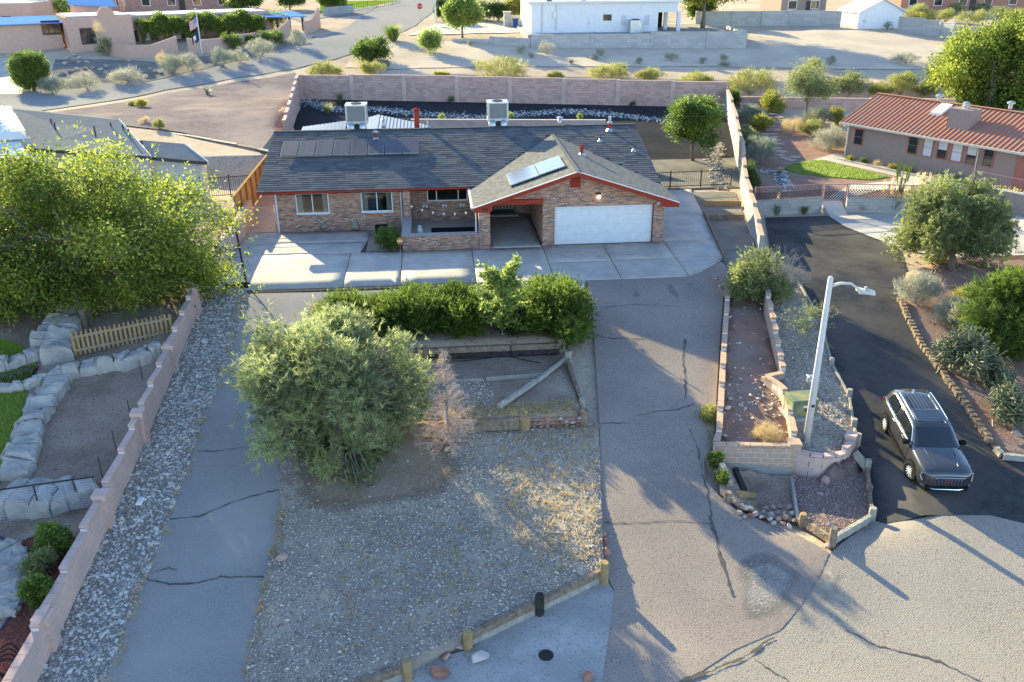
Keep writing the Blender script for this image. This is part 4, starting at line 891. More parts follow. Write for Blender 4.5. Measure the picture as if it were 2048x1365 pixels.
pile = [(1490, 1020), (1478, 1030), (1489, 1037), (1498, 1034), (1510, 1036), (1520, 1040), (1528, 1028), (1530, 1022), (1546, 1020), (1558, 1018), (1556, 1030), (1542, 1036), (1568, 1030), (1578, 1020), (1585, 1034), (1572, 1040), (1556, 1044), (1540, 1046), (1548, 1052), (1566, 1052), (1578, 1058), (1588, 1046), (1482, 1018), (1500, 1022)]
ORD = ['first', 'second', 'third', 'fourth', 'fifth', 'sixth', 'seventh', 'eighth', 'ninth', 'tenth', 'eleventh', 'twelfth', 'thirteenth', 'fourteenth']
def plab(i):
    c = cols[i % 6]; k = sorted([q for j, q in enumerate(pile) if cols[j % 6] == c]).index(pile[i]); return '%s %s rock from the left in the driveway corner pile' % (ORD[k], {'stone_pale': 'pale', 'stone_pink': 'pink', 'stone_red': 'red'}[c])
for i, p in enumerate(pile):
    s = rs.uniform(.1, .17); grock(p, (s*1.15, s, s*.85), cols[i % 6], plab(i), 40+i, 'pile_rock', .2, 'rocks piled at the driveway corner', rs.uniform(0, .08))
for (px, s, mt, lb) in (((954, 1318), (.3, .38, .16), 'stone_pale', 'pale boulder by the drain apron'), ((880, 1352), (.45, .3, .18), 'stone_red', 'broad red rock at the bottom edge of the yard'), ((918, 1296), (.22, .2, .12), 'stone_pale', 'white flat rock beside the timber post'), ((890, 1318), (.22, .18, .12), 'stone_red', 'small red rock among the rubble at the yard corner'), ((1177, 1358), (.3, .2, .15), 'stone_red', 'red rock at the bottom edge beside the driveway')): grock(px, s, mt, lb, int(px[0]))
for (px, s, mt, lb) in (((610, 462), (.38, .28, .36), 'stone_grey', 'dark grey boulder left of the three along the house wall'), ((649, 463), (.5, .36, .38), 'stone_tan', 'widest tan boulder under the first window'), ((709, 463), (.3, .3, .45), 'stone_tan', 'upright tan boulder between the two windows')): grock(px, s, mt, lb, int(px[0]), sink=.15)
for i, p in enumerate([(872, 905), (893, 908), (910, 900), (918, 890), (925, 872)]): grock(p, (.2, .15, .13), 'stone_pale' if i % 2 else 'stone_pink', ORD[i]+' rock from the left in the ring around the dead spruce', 400+i, 'ring_rock', .2, 'rocks ringing the dead spruce', .1)
for i, p in enumerate([(860, 705), (854, 715), (846, 725), (838, 735)]):
    q = G(*p); rock('edge_rock', (q[0], q[1]+.3, -1.05), (.2, .15, .13), 'stone_pale', 420+i, None, ORD[i]+' pale rock from the top of the short row behind the pine', 'stone', 'pale edging rocks on the middle terrace')
B().tube([G(1092, 1312)+np.array([0, 0, .02]), G(1092, 1312)+np.array([0, 0, .035])], .2, 18).build('drain_cover', 'metal_dark'); tag(bpy.data.objects['drain_cover'], 'round black drain cover in the concrete apron', 'drain')
# ================================================================ fences and gates
FN = thing('picket_fence', G(250, 690), 'tan wooden picket fence below the big leafy tree', 'fence'); M('picket', (.42, .28, .13), (.33, .21, .1), 6, bump=.4, bscale=20)
fa, fb_ = PZ(152, 712, -.35), PZ(345, 672, -.35); 
for k in range(22):
    p = fa+(fb_-fa)*k/21; q = B(); hh = .98 + .02*math.sin(k*2.3)
    d = (fb_-fa)/np.linalg.norm(fb_-fa); s = d*.045; n = np.array([-d[1], d[0], 0])*.012
    q.prism([p-s, p+s, p+s+np.array([0, 0, hh-.16]), p+s*.5+np.array([0, 0, hh-.1]), p+s*.9+np.array([0, 0, hh-.06]), p+np.array([0, 0, hh]), p-s*.9+np.array([0, 0, hh-.06]), p-s*.5+np.array([0, 0, hh-.1]), p-s+np.array([0, 0, hh-.16])], n*2); q.build('picket', 'picket', FN)
for hz in (.2, .75): B().bar(fa+np.array([0, .05, hz]), fb_+np.array([0, .05, hz]), .05, .08).build('rail', 'timber_grey', FN)
for p in (fa, fb_): B().bar(p+np.array([0, .09, -.3]), p+np.array([0, .09, .9]), .09, .09, (0, 1, 0)).build('post', 'picket', FN)
GT = thing('wire_gate', PZ(100, 1040, -1.7), 'wire mesh gate in front of the draped grey tarp', 'gate')
g0, g1 = PZ(-30, 1052, -1.85), PZ(203, 1018, -1.85)
for t0 in (.0, .48, .72, .97): p = g0+(g1-g0)*t0; B().tube([p, p+np.array([0, 0, 1.15])], .022, 8).build('upright', 'metal_dark' if t0 < .5 else 'metal_grey', GT)
wr = B()
for k in range(13): wr.tube([g0+np.array([0, 0, .05+k*.09]), g1+np.array([0, 0, .05+k*.09])], .004, 4)
for k in range(46): p = g0+(g1-g0)*k/45; wr.tube([p, p+np.array([0, 0, 1.14])], .003, 4)
wr.build('mesh', 'metal_grey', GT)['kind'] = 'stuff'; B().tube([g0+np.array([0, 0, 1.16]), g1+np.array([0, 0, 1.16])], .025, 8).build('top_rail', 'metal_dark', GT)
M('plywood', (.5, .33, .17), (.42, .27, .14), 2, big=(.56, .4, .24), bigs=1.2)
PF = thing('board_fence', (-16.9, 7, 0), 'tan board fence running back beside the brick house', 'fence')
for k in range(7):
    y0 = 4.9+k*1.55; B().box(-17.0, -16.95, y0, y0+1.53, .02, 1.75).build('board', 'plywood', PF); B().bar((-16.9, y0, -.1), (-16.9, y0, 1.8), .09, .09, (0, 1, 0)).build('post', 'post_tan', PF)
B().bar((-16.97, 4.85, 1.79), (-16.97, 15.8, 1.79), .14, .06).build('top_rail', 'picket', PF)
B().box(-16.9, -15.0, 15.7, 15.75, .02, 1.75).build('board', 'plywood', PF)
CG = thing('chain_gate', (-15.7, 4.3, 0), 'galvanised chain link gate between the board fence and the brick house', 'gate')
for xx in (-16.75, -14.75): B().tube([(xx, 4.3, 0), (xx, 4.3, 1.35)], .035, 8).build('post', 'metal_grey', CG)
for zz in (.12, .7, 1.28): B().tube([(-16.75, 4.3, zz), (-14.75, 4.3, zz)], .02, 8).build('rail', 'metal_grey', CG)
cm = B()
for k in range(-12, 26):
    a = -16.75+k*.08
    for s in (1, -1):
        x0 = a; x1 = a+1.15; z0, z1 = (.13, 1.28) if s > 0 else (1.28, .13)
        lo, hi = max(x0, -16.74), min(x1, -14.76)
        if hi-lo > .05: cm.tube([(lo, 4.3, z0+(z1-z0)*(lo-x0)/1.15), (hi, 4.3, z0+(z1-z0)*(hi-x0)/1.15)], .0025, 3)
cm.build('mesh', 'metal_grey', CG)['kind'] = 'stuff'
def rail_fence(name, a, b, h, gap, mt, label, r=.012, posts=4, rails=(.12, .95)):
    a = np.array(a, float); b = np.array(b, float); t = thing(name, (a+b)/2, label, 'fence'); l = np.linalg.norm(b-a)
    n = int(l/gap)
    for k in range(1, n): p = a+(b-a)*k/n; B().bar(p+np.array([0, 0, h*rails[0]]), p+np.array([0, 0, h]), r*2, r*2, (0, 1, 0)).build('bar', mt, t)
    for z in rails: B().bar(a+np.array([0, 0, h*z]), b+np.array([0, 0, h*z]), .04, .04).build('rail', mt, t)
    for k in range(posts+1): p = a+(b-a)*k/posts; B().bar(p, p+np.array([0, 0, h+.06]), .06, .06, (0, 1, 0)).build('post', mt, t)
    return t
rail_fence('metal_fence', (-20.4, 11.6, 0), (-17.05, 12.2, 0), 1.35, .12, 'metal_dark', 'dark metal railing behind the board fence', posts=2)
M('rail_pink', (.36, .21, .2), (.3, .17, .17), 5, rough=.5, metal=.2)
rail_fence('wire_fence', (6.9, 10.9, 0), (13.0, 11.3, 0), 1.1, .13, 'metal_dark', 'thin dark wire fence across the side yard', r=.006, posts=3)
# black pole on the left of the apron
bpz = G(494, 574); PO = thing('black_pole', bpz, 'tall black pole standing by the left end of the concrete apron', 'pole'); B().tube([bpz, bpz+np.array([-.18, .1, 2.9])], .045, 10).build('shaft', 'metal_dark', PO); B().box(bpz[0]-1.0, bpz[0]+.1, bpz[1]-.25, bpz[1]+.25, bpz[2], bpz[2]+.14).build('base', 'rubber', PO, bevel=.04)
B().bar(bpz+np.array([0, 0, .6]), bpz+np.array([-.5, .0, .12]), .03, .03).build('brace', 'metal_dark', PO)
# ================================================================ vegetation
def LM(name, a, b, tr=.35, rough=.55): return M(name, a, b, attr=True, rough=rough, transl=tr, spec=.25)
LM('leaf_tree', (.075, .115, .022), (.28, .32, .045), .44); LM('leaf_green', (.055, .1, .022), (.18, .24, .04), .42); LM('leaf_dark', (.045, .08, .025), (.11, .16, .035), .35)
LM('leaf_pine', (.13, .165, .08), (.4, .43, .19), .42); LM('leaf_juniper', (.04, .078, .015), (.17, .23, .036), .4); LM('leaf_bright', (.14, .2, .045), (.32, .38, .1), .46)
LM('leaf_lime', (.19, .2, .06), (.38, .37, .12), .35); LM('leaf_grey', (.27, .27, .21), (.46, .44, .35), .25); LM('leaf_silver', (.19, .21, .16), (.33, .34, .25), .25); LM('leaf_dry', (.42, .31, .16), (.55, .44, .24), .3); LM('leaf_olive', (.11, .14, .06), (.29, .31, .12), .4); LM('leaf_cholla', (.17, .18, .1), (.38, .36, .2), .15); LM('leaf_plume', (.55, .47, .3), (.7, .62, .42), .4); LM('leaf_yellow', (.18, .19, .035), (.38, .35, .06), .4)
M('bark', (.16, .125, .095), (.24, .195, .155), 9, bump=.8, bscale=30); M('bark_grey', (.3, .27, .24), (.2, .175, .155), 9, bump=.5, bscale=30); M('twig_dead', (.58, .45, .37), (.46, .35, .29), 9); M('twig_pale', (.42, .38, .34), (.33, .3, .27), 9)
def unit(v): return v/(np.linalg.norm(v, axis=-1, keepdims=True)+1e-9)
def blades(name, P, D, ln, wd, mt, parent, tint, rs, shape='leaf'):
    """P base points (n,3), D unit directions, one leaf each"""
    n = len(P); ln = np.broadcast_to(ln, n)*rs.uniform(.7, 1.3, n); wd = np.broadcast_to(wd, n)*rs.uniform(.75, 1.25, n)
    S = unit(np.cross(D, unit(rs.normal(0, 1, (n, 3))))); 
    if shape == 'leaf': V = np.stack([P, P+D*(ln*.45)[:, None]+S*(wd/2)[:, None], P+D*ln[:, None], P+D*(ln*.45)[:, None]-S*(wd/2)[:, None]], 1)
    else: V = np.stack([P-S*(wd/2)[:, None], P+S*(wd/2)[:, None], P+D*ln[:, None]+S*(wd*.15)[:, None], P+D*ln[:, None]-S*(wd*.15)[:, None]], 1)
    Fq = np.arange(4*n).reshape(n, 4)
    return fastmesh(name, V.reshape(-1, 3), Fq, mt, parent, np.repeat(np.clip(tint, 0, 1), 4))
def lobes_pts(rs, c, R, nl, n, lob=.42, shell=.55, low=-.9, floor=None, tight=1.):
    """points in a lumpy crown: nl lobes set in the ellipsoid c,R; returns points, outward dirs, lobe tint"""
    u = unit(rs.normal(0, 1, (nl*4, 3))); u = u[u[:, 2] > low][:nl]
    k = rs.uniform(.45, .78, len(u))[:, None]; cl = c+u*k*np.array(R)*tight; lr = lob*rs.uniform(.75, 1.25, len(u))
    cl = np.concatenate([cl, [c]]); lr = np.append(lr, .6)
    w_ = lr**2; w_ /= w_.sum(); i = rs.choice(len(cl), n, p=w_)
    d = unit(rs.normal(0, 1, (n, 3))); r = rs.uniform(shell, 1, n)**.8
    P = cl[i]+d*(r*lr[i])[:, None]*np.array(R)
    k2 = rs.uniform(0, 1, n) < .14; P = P+k2[:, None]*d*np.array(R)*rs.uniform(.05, .2, (n, 1))
    o = unit(unit(P-c)*.5+d*.6); lt = rs.uniform(0, 1, len(cl))[i]
    if floor is not None: m = P[:, 2] > floor(P[:, 0], P[:, 1]); P, o, lt = P[m], o[m], lt[m]
    return P, o, lt
def limb_paths(rs, base, c, R, n, droop=0.):
    out = []
    for k in range(n):
        u = unit(rs.normal(0, 1, 3)); u[2] = abs(u[2])*.8+.05; e = c+u*np.array(R)*rs.uniform(.6, .9); s = base+(c-base)*rs.uniform(.35, .95)
        m = (s+e)/2+np.array([0, 0, .12*np.linalg.norm(e-s)]); out.append([s, (s+m)/2+rs.normal(0, .05, 3), m, (m+e)/2+rs.normal(0, .08, 3), e])
    return out
def tree(name, label, base, c, R, kind, clumps, per, leaf, mt, bark='bark', nl=14, lob=.42, limbs=16, tr=.16, seed=1, spread=.22, up=.25, shell=.45, low=-.7, shape='leaf', floor=None, group=None, cat='tree', trunks=1, twigs=0, twigm=None, tight=1.):
    rs = np.random.default_rng(seed); base = np.array(base, float); c = np.array(c, float)
    t = thing(name, base, label, cat, group)
    P, o, lt = lobes_pts(rs, c, R, nl, clumps, lob, shell, low, floor, tight)
    n = len(P); i = np.repeat(np.arange(n), per); D = unit(o[i]*.7+rs.normal(0, .8, (len(i), 3))+np.array([0, 0, up]))
    Q = P[i]+rs.normal(0, spread, (len(i), 3)) if kind == 'leaf' else P[i]+rs.normal(0, .03, (len(i), 3))
    if floor is not None: m = Q[:, 2] > floor(Q[:, 0], Q[:, 1]); Q, D, i = Q[m], D[m], i[m]
    tint = .35*lt[i]+.3*rs.uniform(0, 1, n)[i]+.35*rs.uniform(0, 1, len(i))
    blades('crown', Q, D, leaf[0], leaf[1], mt, t, tint, rs, shape)
    tb = B()
    for q in range(trunks):
        off = np.array([rs.normal(0, .25), rs.normal(0, .2), 0]) if q else np.zeros(3); top = c+np.array([0, 0, R[2]*.3])+off*3
        tb.tube([base+off-np.array([0, 0, .15]), base+off+(top-base)*.3+rs.normal(0, .06, 3), base+off+(top-base)*.65+rs.normal(0, .1, 3), top], [tr*1.15, tr*.9, tr*.6, tr*.2], 9)
    tb.build('trunk', bark, t, True)
    if limbs:
        lb = B()
        for p in limb_paths(rs, base, c, R, limbs): lb.tube(p, [tr*.42, tr*.33, tr*.24, tr*.15, tr*.05], 5)
        for k in range(twigs):
            e = P[rs.integers(n)]; s = c+(e-c)*rs.uniform(.55, .8); lb.tube([s, (s+e)/2+rs.normal(0, .06, 3), e], [.02, .014, .006], 4)
        o_ = lb.build('branches', twigm or bark, t, True); o_['kind'] = 'stuff'
    return t
def shrub(name, label, base, rx, h, kind, seed=1, n=None, ry=None, group=None, cat='shrub', mt=None):
    rs = np.random.default_rng(seed); base = np.array(base, float); ry = ry or rx; t = thing(name, base, label, cat, group)
    K = dict(grey=(650, 8, .22, .017, 'leaf_grey', 'up', 'blade'), silver=(650, 8, .2, .019, 'leaf_silver', 'up', 'blade'), lime=(650, 8, .22, .022, 'leaf_lime', 'up', 'blade'), olive=(600, 8, .15, .042, 'leaf_olive', 'out', 'leaf'), green=(700, 9, .12, .06, 'leaf_green', 'out', 'leaf'), dark=(800, 9, .1, .05, 'leaf_dark', 'out', 'leaf'), bright=(700, 9, .12, .06, 'leaf_bright', 'out', 'leaf'), yellow=(700, 9, .12, .06, 'leaf_yellow', 'out', 'leaf'), dry=(500, 8, .2, .008, 'leaf_dry', 'up', 'blade'), juniper=(1600, 9, .17, .04, 'leaf_juniper', 'out', 'leaf'), cholla=(420, 1, .3, .05, 'leaf_cholla', 'out', 'blade'))[kind]
    N = n or K[0]; per = K[1]; sc = max(.5, min(1.6, (rx/1.0)**.5))
    P, D0, lt = lobes_pts(rs, base+np.array([0, 0, h*.42]), (rx, ry, h*.6), 16, N, .36, .25, -.4, lambda x, y: base[2]+.02, 1.02)
    if kind in ('grey', 'silver', 'lime', 'dry'): D0 = unit((P-base-np.array([0, 0, -.2*h]))*np.array([1, 1, 1.5]))
    n_ = len(P); i = np.repeat(np.arange(n_), per); D = unit(D0[i]+rs.normal(0, .45, (len(i), 3))); Q = P[i]+rs.normal(0, .07*sc, (len(i), 3))
    Q[:, 2] = np.maximum(Q[:, 2], base[2]+.01)
    tint = .3*lt[i]+.3*rs.uniform(0, 1, n_)[i]+.4*rs.uniform(0, 1, len(i))
    if kind == 'cholla':
        b = B()
        for k in range(len(Q)): b.tube([Q[k]-D[k]*.2, Q[k]+D[k]*.14], [.035, .026], 5)
        b.build('joints', 'leaf_cholla', t)['kind'] = 'stuff'
    else: blades('foliage', Q, D, K[2]*sc, K[3]*sc, mt or K[4], t, tint, rs, K[6])
    st = B()
    for k in range(7):
        e = P[rs.integers(n_)]; st.tube([base-np.array([0, 0, .05]), base+(e-base)*.5+np.array([0, 0, .05]), e], [.03*sc, .02*sc, .006], 4)
    st.build('stems', 'bark_grey', t)
    return t
def pxs(p): return F/((np.array(p)-C)@fw)
def gshrub(name, label, px, wpx, hpx, kind, seed, n=None, group=None, cat='shrub', dz=0., ry=None, mt=None):
    b = G(*px, dz); s = pxs(b); return shrub(name, label, b, wpx/2/s, hpx/s/.95, kind, seed, n, ry, group, cat, mt)
def tuft(name, label, base, r, h, mt, n=160, seed=1, group=None, cat='grass', wid=.018, plume=0):
    rs = np.random.default_rng(seed); base = np.array(base, float); t = thing(name, base, label, cat, group)
    a = rs.uniform(0, 6.283, n); l = h*rs.uniform(.6, 1.15, n); ti = np.abs(rs.normal(0, .35, n)); P = base+np.stack([r*.25*rs.uniform(0, 1, n)*np.cos(a), r*.25*rs.uniform(0, 1, n)*np.sin(a), 0*a], 1)
    D = unit(np.stack([np.cos(a)*np.tan(ti)*r/h*1.6, np.sin(a)*np.tan(ti)*r/h*1.6, np.ones(n)], 1)); mid = P+D*(l*.6)[:, None]; D2 = unit(D+np.stack([np.cos(a)*.6, np.sin(a)*.6, -.35-0*a], 1)); tip = mid+D2*(l*.45)[:, None]; S = np.stack([-np.sin(a), np.cos(a), 0*a], 1)*wid/2
    V = np.stack([P-S, P+S, mid+S*.8, mid-S*.8, mid-S*.8, mid+S*.8, tip+S*.1, tip-S*.1], 1).reshape(-1, 3); k = np.arange(n)[:, None]*8
    Fq = np.concatenate([k+np.array([[0, 1, 2, 3]]), k+np.array([[4, 5, 6, 7]])]); fastmesh('blades', V, Fq, mt, t, np.repeat(rs.uniform(0, 1, n), 8))
    if plume:
        for q in range(plume):
            p = base+np.array([rs.normal(0, r*.35), rs.normal(0, r*.3), 0]); hh = h*rs.uniform(1.25, 1.6); m = 60; z = rs.uniform(.6, 1, m); Pq = p+np.stack([rs.normal(0, .04, m), rs.normal(0, .04, m), z*hh], 1); Dq = unit(rs.normal(0, .4, (m, 3))+np.array([0, 0, 1])); blades('plume', Pq, Dq, .18, .04, 'leaf_plume', t, rs.uniform(0, 1, m), rs)
    return t
# --- the big leafy tree, left
tree('leafy_tree', 'huge yellow green leafy tree over the picket fence', (-20.3, -8.6, -.5), (-20.9, -6.4, 3.0), (7.6, 5.0, 4.4), 'leaf', 7200, 15, (.16, .08), 'leaf_tree', 'bark', 64, .19, 30, .17, 5, .2, .05, .25, -.85, twigs=620, trunks=2, twigm='bark_grey', tight=1.02)
# --- pinyon in the front yard
pfl = lambda x, y: T(x, y)+.06
tree('pinyon_pine', 'large round grey green pine on the gravel slope', (-9.4, -17.6, -2.0), (-9.55, -16.8, .3), (3.3, 3.1, 3.3), 'tuft', 14000, 10, (.16, .03), 'leaf_pine', 'bark_grey', 70, .21, 40, .12, 9, .05, .35, .3, -1, 'blade', pfl, twigs=1300, tight=1.1)
# --- hedge junipers on the upper terrace
def hedge(px, w, h, label, seed, n=2600, depth=1.0, z=None, mt='leaf_juniper', yy=-9.05):
    b = G(*px); b[1] = yy; b[2] = -.6 if z is None else z
    rs = np.random.default_rng(seed); t = thing('juniper_bush', b, label, 'shrub', 'junipers along the upper terrace'); c = b+np.array([0, 0, h*.42])
    P, o, lt = lobes_pts(rs, c, (w, depth, h*.58), 34, n, .27, .35, -.8, lambda x, y: b[2]-.75, 1.05)
    i = np.repeat(np.arange(len(P)), 9); ax = unit(o+np.array([0, -.1, .75])); D = unit(ax[i]+rs.normal(0, .35, (len(i), 3))); s = rs.uniform(-.1, .3, len(i)); Q = P[i]+ax[i]*s[:, None]
    blades('foliage', Q, D, .15, .035, mt, t, .3*lt[i]+.25*rs.uniform(0, 1, len(P))[i]+.45*rs.uniform(0, 1, len(i)), rs); B().tube([b-np.array([0, 0, .3]), c], [.09, .05], 7).build('stem', 'bark', t)
hedge((735, 640), 2.1, 1.45, 'dark green juniper at the left end of the hedge behind the pine', 31, 3600, 2.1); hedge((840, 650), 1.9, 1.7, 'dark green juniper second from the left in the hedge', 32, 4000, 2.2); hedge((915, 655), 1.7, 1.65, 'dark green juniper left of the feathery sapling', 33, 3600, 2.2); hedge((1035, 660), 1.5, 1.35, 'darker juniper behind the feathery sapling', 34, 2600, 2.0, mt='leaf_dark'); hedge((1117, 690), 1.55, 2.25, 'tallest bright green juniper at the driveway end of the hedge', 35, 6400, 2.75, -.85, yy=-9.3)
# --- locust sapling
def sapling(base, h, label, seed, w=1.0, name='locust_sapling', n=34, mt='leaf_bright', lf=(.075, .035)):
    rs = np.random.default_rng(seed); base = np.array(base, float); t = thing(name, base, label, 'sapling'); b = B(); Q = []; D = []
    for q in range(n):
        s = base+np.array([rs.normal(0, .05), rs.normal(0, .05), h*rs.uniform(.15, .85)]); a = rs.uniform(0, 6.283); l = w*rs.uniform(.5, 1.1)*(1.15-.6*(s[2]-base[2])/h); d = np.array([math.cos(a), math.sin(a), rs.uniform(.3, 1.1)])
        pts = [s+d*l*k/4+np.array([0, 0, -.12*l*(k/4)**2*2]) for k in range(5)]; b.tube(pts, [.012, .01, .008, .006, .003], 4)
        for k in range(26):
            u = rs.uniform(.15, 1); p = s+d*l*u+np.array([0, 0, -.24*l*u*u]); fr = unit(rs.normal(0, 1, 3)+d*.6)*rs.uniform(.1, .22)
            for v in np.linspace(.2, 1, 5): Q.append(p+fr*v); D.append(unit(rs.normal(0, .6, 3)+unit(np.cross(fr, (0, 0, 1)))*rs.choice([-1, 1])))
    b.tube([base-np.array([0, 0, .1]), base+np.array([.03, 0, h*.5]), base+np.array([0, 0, h*.95])], [.04, .025, .008], 6); b.build('branches', 'bark_grey', t); n2 = len(Q); blades('crown', np.array(Q), np.array(D), lf[0], lf[1], mt, t, rs.uniform(0, 1, n2), rs)
sb = G(1000, 690); sapling((sb[0]+.1, -10.3, -.75), 3.5, 'bright green feathery sapling rising in front of the hedge', 41, 1.25, n=90, lf=(.14, .065))
sb = G(1612, 690); sapling(sb, 1.7, 'sparse feathery grey green shrub beside the street lamp', 42, 1.3, 'feathery_shrub', 30, 'leaf_olive', (.06, .025))
# --- dead spruce
def dead_spruce(base, h, label, seed):
    rs = np.random.default_rng(seed); base = np.array(base, float); t = thing('dead_spruce', base, label, 'tree'); B().tube([base-np.array([0, 0, .1]), base+np.array([.04, 0, h*.5]), base+np.array([0, 0, h])], [.07, .045, .012], 7).build('trunk', 'bark_grey', t); b = B()
    for q in range(150):
        z = rs.uniform(.05, 1)**1.15; s = base+np.array([0, 0, h*z]); a = rs.uniform(0, 6.283); l = (1-z)*1.25*rs.uniform(.55, 1.1)+.08; d = np.array([math.cos(a), math.sin(a), rs.uniform(-.25, .35)]); e = s+d*l; b.tube([s, s+d*l*.5+np.array([0, 0, -.04]), e+np.array([0, 0, .06*l])], [.015, .01, .004], 3, False)
        for k in range(int(6+18*l)):
            u = rs.uniform(.2, 1); p = s+d*l*u; dd = unit(d*.5+rs.normal(0, .7, 3)); b.tube([p, p+dd*rs.uniform(.1, .3)], [.007, .003], 3, False)
    b.build('branches', 'twig_dead', t)['kind'] = 'stuff'
ds = G(895, 893); dead_spruce((ds[0], ds[1], ds[2]+.1), HT(888, 703, ds)-ds[2]-.1, 'bare dead spruce with tan twigs in front of the timber wall', 44)
# --- around the planter and the neighbour's drive
gshrub('planter_bush', 'green bush with pale bare twigs spilling over the planter top', (1520, 600), 130, 95, 'olive', 51, 900)
gshrub('planter_bush', 'dark leafy bush at the driveway end of the planter', (1478, 605), 70, 75, 'olive', 52, 500)
def twigbush(px, w, h, label, seed, mt='twig_pale', n=120):
    b0 = G(*px); s = pxs(b0); rs = np.random.default_rng(seed); t = thing('bare_bush', b0, label, 'shrub'); b = B()
    for q in range(n):
        a = rs.uniform(0, 6.283); d = unit(np.array([math.cos(a)*w/h, math.sin(a)*w/h, rs.uniform(.6, 1.6)])); l = h/s*rs.uniform(.6, 1.15); m = b0+d*l*.5+rs.normal(0, .06, 3); e = b0+d*l+rs.normal(0, .1, 3); b.tube([b0, m, e], [.012, .009, .004], 3, False)
        for k in range(5): p = m+(e-m)*rs.uniform(0, 1); b.tube([p, p+unit(d+rs.normal(0, .6, 3))*rs.uniform(.15, .4)], [.006, .002], 3, False)
    b.build('twigs', mt, t)['kind'] = 'stuff'
twigbush((1540, 580), 55, 85, 'pale bare twiggy bush above the planter, left', 53); twigbush((1575, 590), 40, 60, 'pale bare twiggy bush overhanging the black driveway', 54)
gj = G(1905, 548); jc = np.array([gj[0]+.3, gj[1]+1.2, 1.95])
tree('round_juniper', 'large round juniper on the island beside the neighbour drive', gj, jc, (3.0, 2.6, 2.35), 'tuft', 9000, 10, (.16, .045), 'leaf_olive', 'bark', 50, .27, 16, .14, 61, .05, .4, .2, -1, 'leaf', tight=1.03)
gj = G(2040, 720); tree('bushy_pine', 'bushy green pine cut by the right edge of the photo', gj, gj+np.array([.2, 1, 1.5]), (2.7, 2.2, 2.0), 'tuft', 6500, 10, (.18, .03), 'leaf_juniper', 'bark', 20, .36, 14, .14, 62, .05, .4, .35, -.8, 'blade')
gshrub('grey_shrub', 'round pale grey shrub at the bend of the black driveway', (1830, 612), 88, 62, 'grey', 63); gshrub('grey_shrub', 'pale grey shrub behind the cholla, beside the pine', (1905, 655), 85, 52, 'grey', 64); gshrub('lime_shrub', 'yellow green shrub between the grey shrub and the pine', (1940, 625), 65, 48, 'lime', 65)
gshrub('cholla_cactus', 'large branching cholla cactus beside the kerb stones', (1930, 755), 125, 95, 'cholla', 66, 900, cat='cactus'); gshrub('cholla_cactus', 'low spreading cholla cactus near the right edge', (2015, 850), 100, 85, 'cholla', 67, 620, cat='cactus'); gshrub('cholla_cactus', 'small shaded cholla between the two larger ones', (1995, 780), 60, 45, 'cholla', 68, 260, cat='cactus')
grock((1888, 577), (.2, .15, .35), 'stone_pink', 'small upright boulder under the round juniper', 69, sink=.2); grock((2030, 872), (.5, .22, .2), 'stone_pale', 'long pale boulder in the red bed', 70)
gshrub('dry_grass', 'tuft of dry straw grass in the front corner of the planter', (1535, 882), 62, 30, 'dry', 71, 500, cat='grass')
for i, (p, w_, h_) in enumerate((((1430, 930), 40, 26), ((1445, 965), 34, 24), ((1412, 838), 30, 10), ((1418, 828), 36, 10))): gshrub('weed_clump', ['green weeds at the foot of the planter corner, upper clump', 'green weeds at the foot of the planter corner, lower clump', 'low yellow weeds in the driveway crack, lower', 'low yellow weeds in the driveway crack, upper'][i], p, w_, h_, 'green' if i < 2 else 'lime', 72+i, 240, cat='weeds')
# --- garden left of the wall
for i, (p, w_, h_, k_) in enumerate((((112, 1105), 72, 55, 'green'), ((85, 1145), 62, 48, 'olive'), ((85, 1208), 62, 62, 'green'))):
    gshrub('garden_bush', ['leafy green bush nearest the wire gate', 'pale green middle bush in the red mulch bed', 'leafy lower bush in the red mulch bed'][i], p, w_, h_, k_, 80+i, 700, dz=.5)
gshrub('porch_bush', 'green rose bush in the bed beside the porch wall', (775, 498), 55, 40, 'green', 84, 500)
# --- side yard tree
gt_ = G(1386, 322); tree('yard_tree', 'small rounded green tree in the side yard', gt_, gt_+np.array([-.2, 0, 2.75]), (2.55, 2.2, 1.85), 'leaf', 1500, 16, (.17, .1), 'leaf_green', 'bark', 34, .27, 14, .12, 91, .17, .1, .2, -.8, tight=1.05)

# --- dry tufts over the open gravel, nobody could count them
def weeds(name, polys, n, zf, mt, label, seed, ln=.07, wd=.012, per=14):
    rs = np.random.default_rng(seed); X = []; Y = []
    for p, k in zip(polys, n): x, y = scatter(p, k); X.append(x); Y.append(y)
    X = np.concatenate(X); Y = np.concatenate(Y); i = np.repeat(np.arange(len(X)), per); s = rs.uniform(.5, 1.6, len(X))[i]
    P = np.stack([X[i]+rs.normal(0, .04, len(i))*s, Y[i]+rs.normal(0, .04, len(i))*s, zf(X[i], Y[i])], 1); D = unit(rs.normal(0, .55, (len(i), 3))+np.array([0, 0, 1]))
    return tag(blades(name, P, D, ln*s, wd*s, mt, None, rs.uniform(0, 1, len(i)), rs, 'blade'), label, 'weeds', kind='stuff')
weeds('dry_tufts', [GP([(1000, 860), (1195, 855), (1200, 1130), (1100, 1170), (1000, 1050)]), GP([(700, 1050), (1000, 1050), (1060, 1200), (820, 1310), (600, 1340)])], [260, 90], ZY, 'leaf_dry', 'scattered straw tufts over the sunny front gravel', 601)
weeds('terrace_tufts', [[W(-6, YM), W(-1.2, YM), W(-1.2, YM+.9), W(-6, YM+.9)]], [170], ZM, 'leaf_dry', 'straw tufts along the middle timber wall', 602)
